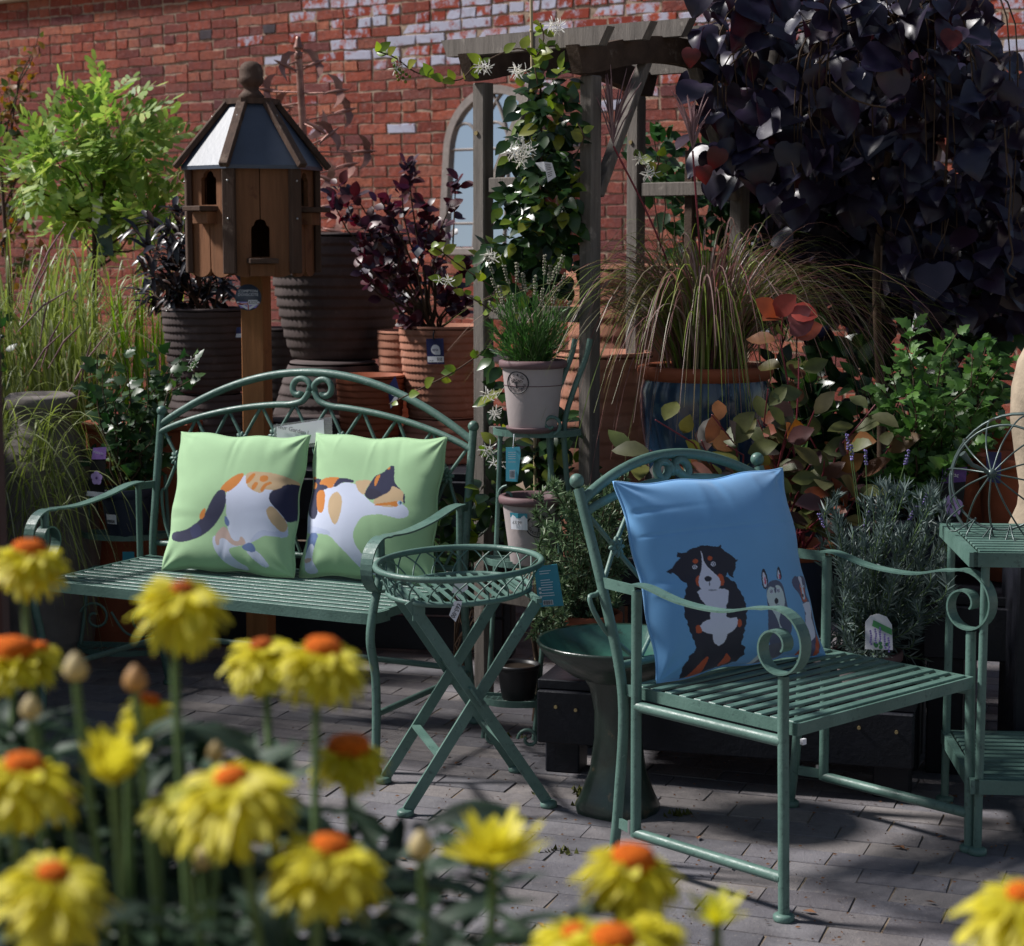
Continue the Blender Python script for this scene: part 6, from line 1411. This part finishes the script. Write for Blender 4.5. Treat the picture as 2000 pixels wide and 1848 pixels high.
bush(AU, V((pc.x, 5.42, zat(1090, 5.42))), [(1530, 610, 5.3), (1560, 700, 5.3), (1500, 760, 5.25), (1600, 780, 5.3), (1540, 830, 5.2), (1710, 790, 5.3), (1660, 860, 5.25), (1740, 870, 5.3), (1610, 900, 5.2), (1560, 960, 5.2), (1680, 960, 5.2), (1480, 820, 5.3), (1390, 810, 5.15), (1370, 860, 5.15), (1420, 870, 5.15), (1280, 820, 5.15), (1270, 880, 5.15), (1320, 900, 5.15), (1230, 890, 5.2), (1450, 920, 5.1), (1620, 980, 5.15)], 'au', 'lf_autumn', (.065, .10), 9, 'stem_red', .05, 300, .9, .0050, .40)
put_leaves(AU, [leaf_mats((V((U(-.8, .8), -.3, U(-.1, 1)))).normalized(), V((U(-.4, .4), -1, .3)), 0, U(.06, .085), P(1530+U(-30, 35), 625+U(-28, 40), 5.27)) for _ in range(6)], 'ro', 'lf_red', 30, 'red_leaf')
HR = T('hibiscus', 'bright green leafy hibiscus bush in front of the purple tree', 'shrub', V((hpx.x, 5.38, .655)))
bush(HR, V((hpx.x, 5.38, .655)), [(u, v, 5.35+U(-.15, .15)) for u, v in ((1790, 625), (1770, 680), (1740, 720), (1730, 800), (1800, 700), (1840, 690), (1870, 650), (1900, 680), (1930, 660), (1950, 700), (1975, 690), (1960, 760), (1880, 740), (1830, 760), (1780, 780), (1920, 780), (1860, 820), (1810, 850), (1760, 860), (1900, 860), (1850, 900), (1780, 920), (1740, 890), (1720, 760), (1950, 820), (1700, 930), (1820, 960))], 'lo', 'lf_hib', (.026, .052), 46, 'stem_brown', .03, 300, .6, .004, .3)
HLf = T('hibiscus', 'green leafy hibiscus bush in the navy pot behind the bench arm', 'shrub', V((hp.x, 6.46, zl+.15)))
bush(HLf, V((hp.x, 6.46, zl+.15)), [(u, v, 6.46+U(-.15, .15)) for u, v in ((240, 690), (290, 700), (330, 720), (360, 690), (200, 730), (170, 700), (250, 740), (300, 760), (340, 800), (220, 780), (270, 800), (180, 780), (240, 850), (300, 850), (320, 900), (200, 840), (150, 880), (270, 900), (350, 740), (190, 690), (310, 680), (240, 930), (380, 690))], 'lo', 'lf_hib_dark', (.035, .062), 18, 'stem_brown', .03, 300, .6, .004, .3)
for (u, v) in ((380, 712), (373, 703), (372, 718)): star(HLf, P(u, v, 6.3), .013, 'blossom')
HB = T('reed_clump', 'upright clump of bright green sword-shaped reed leaves', 'plant', P(280, 930, 7.2).xyz*1.0 if False else V((potspot(285, 7.25).x, 7.25, 0)))
mb = MB()
for k_ in range(46): blade(mb, V((potspot(U(225, 340), 7.25).x, 7.25+U(-.12, .12), .55)), V((U(-.12, .12), U(-.08, .08), 1)), U(.42, .78), U(.012, .02), U(.0, .25), 5)
HB.part('blades', mb, 'lf_iris', world=True, kind='stuff')
pot('planter', 'plain terracotta pot of the reed clump', V((potspot(285, 7.25).x, 7.25, 0)), 0, .58, .15, .11, 'terracotta_plain', None, .05, .012)
# ---------------------------------------------------------------- arching grass far left
gl0 = V((potspot(70, 7.35).x, 7.35, .52)); GL = T('ornamental_grass', 'pale green arching ornamental grass at the left by the stone urn', 'grass', gl0)
mb = MB()
for k_ in range(430):
    a = U(0, 2*PI); r_ = U(0, .2); q = U(0, 1); arc_blade(mb, gl0+V((math.cos(a)*r_+U(-.15, .2), math.sin(a)*r_, U(0, .2))), a+U(-.4, .4), .12+.6*q, U(.45, .85)*(1-.2*q), U(-.3, .6), U(.005, .010), 10)
for k_ in range(170):
    st = V((potspot(U(-40, 110), 6.4).x, 6.4+U(-.1, .2), U(.35, .75))); arc_blade(mb, st, U(-.9, .6) if k_ % 3 else U(0, 6.28), U(.12, .5), U(.12, .3), U(-.35, .1), U(.004, .0075), 10)
GL.part('blades', mb, 'lf_grassL', world=True, kind='stuff')
mb = MB()
for k_ in range(9): a = P(U(20, 220), U(560, 800), 6.9); b_ = a+V((U(.05, .22), -.05, U(.1, .25))); mb.tube([a, (a+b_)/2+V((0, 0, .02)), b_], [.002, .004, .002], 5)
GL.part('seed_heads', mb, 'fl_plume', None, True)
pot('planter', 'plain dark pot of the arching grass at the left', V((gl0.x, 7.35, 0)), 0, .48, .2, .15, 'dull_urn', None, .05, .012)

# ---------------------------------------------------------------- needle-leaved herbs
def herb(th, base, stems, mname, nl, nw, per, stem_m, up=.55, name='foliage'):
    tr = MB(); mb = MB()
    for pts in stems:
        pts = smooth_path(pts, 5); tr.tube(pts, .0016, 4); n = len(pts)-1
        for i in range(per):
            f_ = (.15+.85*i/per)*n; k_ = min(n-1, int(f_)); q = pts[k_]+(pts[k_+1]-pts[k_])*(f_-k_); ax_ = (pts[k_+1]-pts[k_]).normalized()
            d = (rdir()+ax_*up*1.6).normalized(); L_ = nl*U(.6, 1.2); s_ = d.cross(rdir()).normalized()*nw; mb.add([q-s_, q+s_, q+d*L_*.6+s_*.9, q+d*L_, q+d*L_*.6-s_*.9], [(0, 1, 2, 3, 4)])
    th.part('stems', tr, stem_m, world=True); th.part(name, mb, mname, world=True, kind='stuff')
rb0 = V((rp.x, 5.27, .40)); RM = T('rosemary', 'bushy rosemary spilling out of its terracotta pot behind the bird bath', 'herb', rb0); st = []
for k_ in range(95):
    u, v = U(1045, 1235), U(960, 1230)
    if v > 1190 and u > 1180: continue
    e = P(u, v, 5.25+U(-.17, .15)); m_ = (rb0+e)/2+V((0, 0, .05))+rdir()*.03; st.append([rb0+V((U(-.05, .05), U(-.05, .05), 0)), m_, e, e+V((U(-.02, .02), -.01, U(.01, .05)))])
for u, v in ((1042, 1240), (1055, 1250), (1070, 1235), (1035, 1245), (1090, 1215), (1200, 950), (1195, 935), (1210, 925), (1225, 930), (1095, 945)): e = P(u, v, 5.13); st.append([rb0, (rb0+e)/2+V((0, 0, .06)), e])
herb(RM, rb0, st, 'lf_rose', .026, .0020, 120, 'stem_brown')
lb0 = V((lpx.x, 5.08, .40)); LV = T('lavender', 'grey-leaved lavender in the mauve pot behind the armchair', 'herb', lb0); st = []
for k_ in range(120):
    u, v = U(1605, 1850), U(985, 1290); e = P(u, v, 5.05+U(-.2, .15)); m_ = (lb0+e)/2+V((0, 0, -.01))+rdir()*.02; st.append([lb0+V((U(-.05, .05), U(-.05, .05), 0)), m_, e, e+V((U(-.015, .015), 0, .05))])
herb(LV, lb0, st, 'lf_lav', .036, .0018, 80, 'stem_green', .8)
def spike(th, base, tipq, n, m_, r_=.006, whorls=True):
    s_ = th.part('flower_stalk', MB().tube(smooth_path([base, (V(base)+V(tipq))/2+V((U(-.01, .01), 0, 0)), tipq], 5), .0013, 5), 'stem_green', world=True); mb = MB(); d = (V(tipq)-V(base)).normalized()
    for i in range(n):
        q = V(tipq)-d*i*r_*1.5
        for k_ in range(5): a = U(0, 6.28); mb.sphere(q+V((math.cos(a)*r_*.7, math.sin(a)*r_*.7, U(-.3, .3)*r_)), r_*U(.35, .6), 4)
    th.part('flower_spike', mb, m_, s_, True)
for (u, v) in ((1662, 870), (1690, 880), (1655, 850), (1775, 880), (1812, 965), (1600, 1005), (1695, 1000), (1790, 990)): e = P(u, v, 5.0); spike(LV, lb0+V((U(-.05, .05), 0, .05)), e, 6, 'fl_violet', .005)
lt0 = V((c1.x, YS+.03, zt+.16)); LT = T('lavender', 'green lavender with faded pale spikes in the pot on the top shelf', 'herb', lt0); st = []
for k_ in range(110):
    u, v = U(950, 1115), U(575, 690)
    if abs(u-1035)/85 > 1.15-(690-v)/400: continue
    e = P(u, v, YS+.03+U(-.09, .09)); st.append([lt0+V((U(-.06, .06), U(-.05, .05), -.015)), (lt0+e)/2+rdir()*.01, e])
herb(LT, lt0, st, 'lf_lavg', .030, .0013, 34, 'stem_green', 1.2)
for (u, v) in ((960, 545), (985, 520), (1010, 515), (1020, 535), (1045, 540), (1065, 500), (1075, 520), (1090, 515), (1100, 500), (1105, 535), (950, 500), (1085, 560), (1000, 575), (1060, 565), (975, 560), (1115, 590), (955, 590)): spike(LT, lt0+V((U(-.05, .05), U(-.04, .04), 0)), P(u, v, YS+.0+U(-.06, .06)), 7, 'fl_lavspike', .0055)
LL = T('plant_label', 'arched lavender plant label in the mauve pot', 'plant label', P(1717, 1270, 4.84))
o_, q = card(LL, [(1690, 1215), (1700, 1203), (1716, 1199), (1732, 1205), (1742, 1220), (1744, 1270), (1690, 1268)], 4.845, 'white_card'); ly = lambda u: 4.843+SLP*(u-1716.3)*4.845/FPX; q = [P(1690, 1203, ly(1690)), P(1742, 1203, ly(1742)), P(1744, 1270, ly(1744)), P(1690, 1268, ly(1690))]
LL.part('green_band', MB().add([bilin(q, .3, .12)+V((0, -.001, 0)), bilin(q, .98, .38)+V((0, -.001, 0)), bilin(q, .98, .56)+V((0, -.001, 0)), bilin(q, .25, .3)+V((0, -.001, 0))], [(3, 2, 1, 0)]), 'print_green', o_, True)
mb = MB()
for (s_, t0) in ((.2, .45), (.38, .4), (.55, .35), (.72, .55), (.85, .65)):
    for k_ in range(7): mb.disc(bilin(q, s_+U(-.02, .02), t0+k_*.065)+V((0, -.002, 0)), .0028, 7, 0, M.Rotation(PI/2, 3, 'X'))
LL.part('printed_spikes', mb, 'print_violet', o_, True); mb = MB()
for k_ in range(7): mb.disc(bilin(q, U(.08, .9), U(.8, .93))+V((0, -.0015, 0)), .005, 8, 0, M.Rotation(PI/2, 3, 'X'))
LL.part('printed_leaves', mb, 'print_green', o_, True)
# low leaves on the staging behind the table
UG = T('leafy_shrub', 'low glossy-leaved shrub between the bench back and the plant stand', 'shrub', V((potspot(900, 6.3).x, 6.3, 0)))
bush(UG, V((potspot(900, 6.3).x, 6.3, 0)), [(u, v, 6.25+U(-.15, .15)) for u, v in ((860, 990), (890, 970), (930, 990), (960, 1010), (900, 1030), (940, 1050), (880, 1060), (970, 1080), (920, 1090), (860, 1040))], 'ov', 'lf_jasmine', (.05, .08), 14, 'stem_brown', .03, 200, .6, .004, .55)

DL = T('shade_shrub', 'dense dark evergreen shrub added for the deep shade behind the autumn bush and hibiscus', 'shrub', V((potspot(1720, 6.35).x, 6.35, 0)))  # added dark leaves standing in for the black shade behind the bushes
bush(DL, V((potspot(1720, 6.35).x, 6.35, 0)), [(U(1440, 2000), U(640, 1050), 6.3+U(-.2, .25)) for _ in range(64)], 'ov', 'lf_jasmine', (.06, .11), 40, 'stem_brown', .06, 120, .6, .005, .35)
HG = T('shade_hedge', 'unseen clipped box hedge added left of the bench to shade the ground under it', 'hedge', V((-2.25, 6.0, 0)))  # added out of view, keeps the sun off the ground under the bench
hl = []
for k_ in range(3600):
    q = V((U(-2.55, -1.85), U(4.95, 7.2), U(0, 1.16))); f_ = random.choice((0, 1, 2, 3))
    if f_ == 0: q.x = -1.86+U(-.05, .02)
    elif f_ == 1: q.z = 1.13+U(-.06, .03)
    elif f_ == 2: q.y = 4.97+U(-.02, .05)
    hl.append(leaf_mats(rdir(-.2, 1), rdir(), 0, U(.035, .06), q))
put_leaves(HG, hl, 'ov', 'lf_hib_dark', 0, 'leaf', 'foliage', False)
HG.part('shade_core', MB().box((0, .08, .52), (.60, 2.1, 1.04), None, .05), 'stem_brown')  # solid core that makes the added hedge block the sun
# ================================================================ out-of-focus strawflowers in front
leafmat('petal_yellow', [S(226, 214, 44), S(234, 224, 64), S(216, 204, 38), S(238, 230, 100)], .55, .42, S(228, 218, 60))
leafmat('petal_pale', [S(214, 208, 84), S(196, 200, 96), S(224, 214, 70)], .55, .4)
leafmat('bud_scale', [S(196, 172, 116), S(206, 188, 140), S(190, 140, 84), S(170, 170, 116)], .6, .2)
mat('floret_orange', S(216, 104, 20), .8, .3, 240, .8, 500, .2, 0, S(150, 50, 10), 300, .58)
mat('floret_brown', S(176, 84, 22), .8, .3, 240, .8, 500, .2, 0, S(110, 46, 14), 300, .55)
leafmat('lf_strawleaf', [S(36, 60, 40), S(50, 76, 50), S(30, 50, 38), S(64, 86, 66)], .6, .2)
zp = .72
TP = T('planter_trough', 'rough timber trough of yellow strawflowers in the foreground', 'planter', V((.02, 1.12, 0)))
for (c, s_) in (((0, -.16, zp/2), (1.16, .024, zp)), ((0, .16, zp/2), (1.16, .024, zp)), ((-.57, 0, zp/2), (.024, .295, zp)), ((.57, 0, zp/2), (.024, .295, zp))): TP.part('side_board', MB().box(c, s_, None, .003), 'wood_planter')
TP.part('soil', MB().box((0, 0, zp-.05), (1.11, .29, .02)), 'soil')
PL = [T('strawflower_plant', l_, 'flowers', V((x, 1.12, zp-.04)), 0, None) for l_, x in (('bushy yellow strawflower plant crowding in front of the bench', -.22), ('yellow strawflower stems in front of the paving below the tray table', -.02), ('yellow strawflowers at the foot of the armchair', .13), ('yellow strawflower cut by the frame below the slatted stand', .28))]
SH['big'] = shapes([(0, .03), (.2, .09), (.45, .13), (.7, .10), (1, 0)], 5, None, .5, .4)
def head(th, u, v, wd, W, hgt, tilt=(0, 0), m_='petal_yellow', dm='floret_orange', full=1.0, Y=None, stem=True):
    Y = Y or min(1.32, max(.98, .060*FPX/W)); k_ = Y/FPX; c = P(u, v, Y); rd = wd/2*k_; Rr = W/2*k_; hh = hgt*k_
    rot = M.Rotation(tilt[0], 3, 'Y') @ M.Rotation(tilt[1], 3, 'X'); mb = MB(); n0 = int(21*full)
    for ring, (n, lf, el) in enumerate(((n0-4, .62, .02), (n0, .78, -.22), (n0+4, .92, -.48), (n0+6, 1.0, -.78), (n0+4, .94, -1.1))):
        for i in range(n):
            a = 2*PI*(i+.5*(ring % 2))/n+U(-.12, .12); L_ = 1.22*(Rr*lf*U(.82, 1.15)-rd*.6); e0 = (el+U(-.18, .12))*min(1.1, hh/Rr*.95); ca, sa = math.cos(a), math.sin(a)
            pw = Rr*.10*U(.75, 1.3); tw = U(-.7, .7); vs = []; fs = []; r_ = rd*.7; z_ = -rd*.25-.06*Rr*ring; eL = e0+.35
            for st_, ww in ((0, .35), (.3, .9), (.3, 1.0), (.25, .85), (.15, .3)):
                r_ += L_*st_*math.cos(eL); z_ += L_*st_*math.sin(eL); eL -= .17
                for s_ in (-1, 0, 1): vs.append(c+rot @ V((ca*r_-sa*s_*pw*ww, sa*r_+ca*s_*pw*ww, z_+s_*tw*pw*ww-(.25*pw if s_ == 0 else 0))))
            for q in range(4): o = q*3; fs += [(o, o+1, o+4, o+3), (o+1, o+2, o+5, o+4)]
            mb.add(vs, fs, True)
    hd = th.part('flower_head', mb, m_, world=True)
    if wd > 0:
        mb = MB().lathe([(rd*.95, -rd*.45), (rd*1.04, -rd*.1), (rd*.96, rd*.22), (rd*.7, rd*.42), (rd*.35, rd*.50), (0, rd*.51)], 22)
        mb.v = [c+rot @ (q*(1+.05*math.sin(q.x*9000+q.y*7000))) for q in mb.v]; th.part('floret_disc', mb, dm, hd, True)
    if stem:
        b_ = V((c.x*.86+U(-.02, .02), 1.12+U(-.05, .05), zp-.045)); st = smooth_path([b_, (b_+c)/2+V((U(-.02, .02), U(-.01, .01), .0)), c+rot @ V((0, 0, -hh*.9-.03)), c+rot @ V((0, 0, -rd*.4))], 5)
        th.part('stem', MB().tube(st, .0028, 6), 'stem_green', world=True)
A, B_, C_, D_ = PL
head(A, 58, 1070, 66, 165, 78, (.05, -.1)); head(A, 357, 1148, 46, 200, 105, (.12, .12), dm='floret_brown', Y=1.18); head(B_, 512, 1258, 46, 165, 80, (-.05, .05), dm='floret_brown'); head(B_, 632, 1262, 74, 190, 92, (.1, .0))
head(A, 22, 1266, 92, 170, 62, (0, -.05), Y=1.3); head(A, 78, 1262, 34, 100, 60, (.1, 0), Y=1.32); head(A, 290, 1366, 46, 120, 62, (.1, -.1), full=.4); head(B_, 682, 1455, 84, 158, 80, (0, -.05)); head(A, 48, 1490, 78, 225, 98, (.1, -.05), Y=1.05)
head(A, 450, 1516, 66, 262, 118, (-.14, .12), Y=1.02); head(B_, 648, 1650, 80, 248, 112, (.16, -.1), Y=1.0); head(A, 103, 1702, 62, 250, 118, (.1, .15), Y=.98); head(C_, 1238, 1672, 88, 215, 108, (.14, .0), Y=1.12)
head(C_, 1122, 1818, 50, 210, 70, (-.1, .1), Y=1.05); head(C_, 1200, 1830, 92, 250, 80, (.05, 0), Y=1.0); head(C_, 1290, 1808, 0, 150, 70, (.35, 0), Y=1.08); head(D_, 1996, 1742, 62, 250, 95, (-.08, .1), Y=1.02); head(A, 330, 1560, 0, 150, 70, (-.2, .2), 'petal_pale', full=.7, Y=1.06)
def opening(th, u, v, r_, up=.7, m_='petal_yellow', n=11, spiky=False, Y=1.1):   # half-open bud with upright petals
    k_ = Y/FPX; c = P(u, v, Y); Rr = r_*k_; mb = MB()
    for lay, (nn, sp, hl) in enumerate(((n, .95, .85), (n-3, .55, 1.0), (n-6, .2, .95))):
        for i in range(max(3, nn)):
            a = 2*PI*i/max(3, nn)+U(-.2, .2)+lay*.4; q = sp*U(.7, 1.2); L_ = Rr*U(.85, 1.25)*hl; d = V((math.cos(a)*q, math.sin(a)*q, up*U(.5, 1.1))).normalized(); s_ = d.cross(V((0, 0, 1))).normalized()*Rr*(.17 if spiky else .26)
            mb.add([c, c+d*L_*.45-s_, c+d*L_*.45+s_, c+d*L_*.85-s_*.6, c+d*L_*.85+s_*.6, c+d*L_], [(0, 2, 1), (1, 2, 4, 3), (3, 4, 5)], True)
    th.part('opening_flower', mb, m_, world=True); b_ = V((c.x*.88, 1.12+U(-.04, .04), zp-.045)); th.part('stem', MB().tube(smooth_path([b_, (b_+c)/2+rdir()*.015, c], 5), .003, 6), 'stem_green', world=True)
opening(A, 222, 1535, 112, 1.1, Y=1.08, n=10); opening(B_, 962, 1690, 118, .5, spiky=True, n=14, Y=1.10); opening(C_, 1400, 1808, 78, .7, 'petal_pale', 11, True, 1.1); opening(A, 250, 1440, 40, 1, Y=1.15, n=8); opening(A, 545, 1700, 30, 1, 'petal_pale', 8, Y=1.1)
def bud(th, u, v, r_, Y=1.12):
    k_ = Y/FPX; c = P(u, v, Y); q = r_*k_; mb = MB().lathe([(0, -q*1.0), (q*.75, -q*.7), (q*.95, -q*.15), (q*.7, q*.55), (q*.3, q*1.05), (0, q*1.25)], 12, c); th.part('bud', mb, 'bud_scale', world=True)
    b_ = V((c.x*.88+U(-.01, .01), 1.12+U(-.04, .04), zp-.045)); th.part('stem', MB().tube(smooth_path([b_, (b_+c)/2+rdir()*.012, c-V((0, 0, q))], 5), .0026, 6), 'stem_green', world=True)
for (th, u, v, r_) in ((A, 147, 1305, 27), (A, 264, 1328, 26), (A, 60, 1384, 23), (B_, 822, 1652, 28), (A, 422, 1470, 20), (A, 395, 1680, 22), (A, 305, 1610, 24), (A, 130, 1560, 18), (B_, 560, 1730, 20)): bud(th, u, v, r_)
# foliage: broad lance-shaped leaves around the stems
for th, n, ulo, uhi, vlo in ((A, 640, -40, 560, 1390), (B_, 190, 500, 960, 1560), (C_, 34, 900, 1330, 1770), (D_, 6, 1700, 2040, 1840)):
    ls_ = []
    for _ in range(n):
        v = vlo+(1930-vlo)*U(0, 1)**.75; u = U(ulo, uhi); Y = U(1.22, 1.42) if v < 1760 else U(1.06, 1.34); c = P(u, v, Y); a = U(0, 6.28); d = V((math.cos(a)*.8, math.sin(a)*.5, U(.2, 1.1))).normalized(); ls_.append(leaf_mats(d, V((U(-.3, .3), U(-.5, .1), 1)), U(-.4, .4), U(.035, .07), c-d*.03))
    put_leaves(th, ls_, 'big', 'lf_strawleaf', 200)
flush_text()
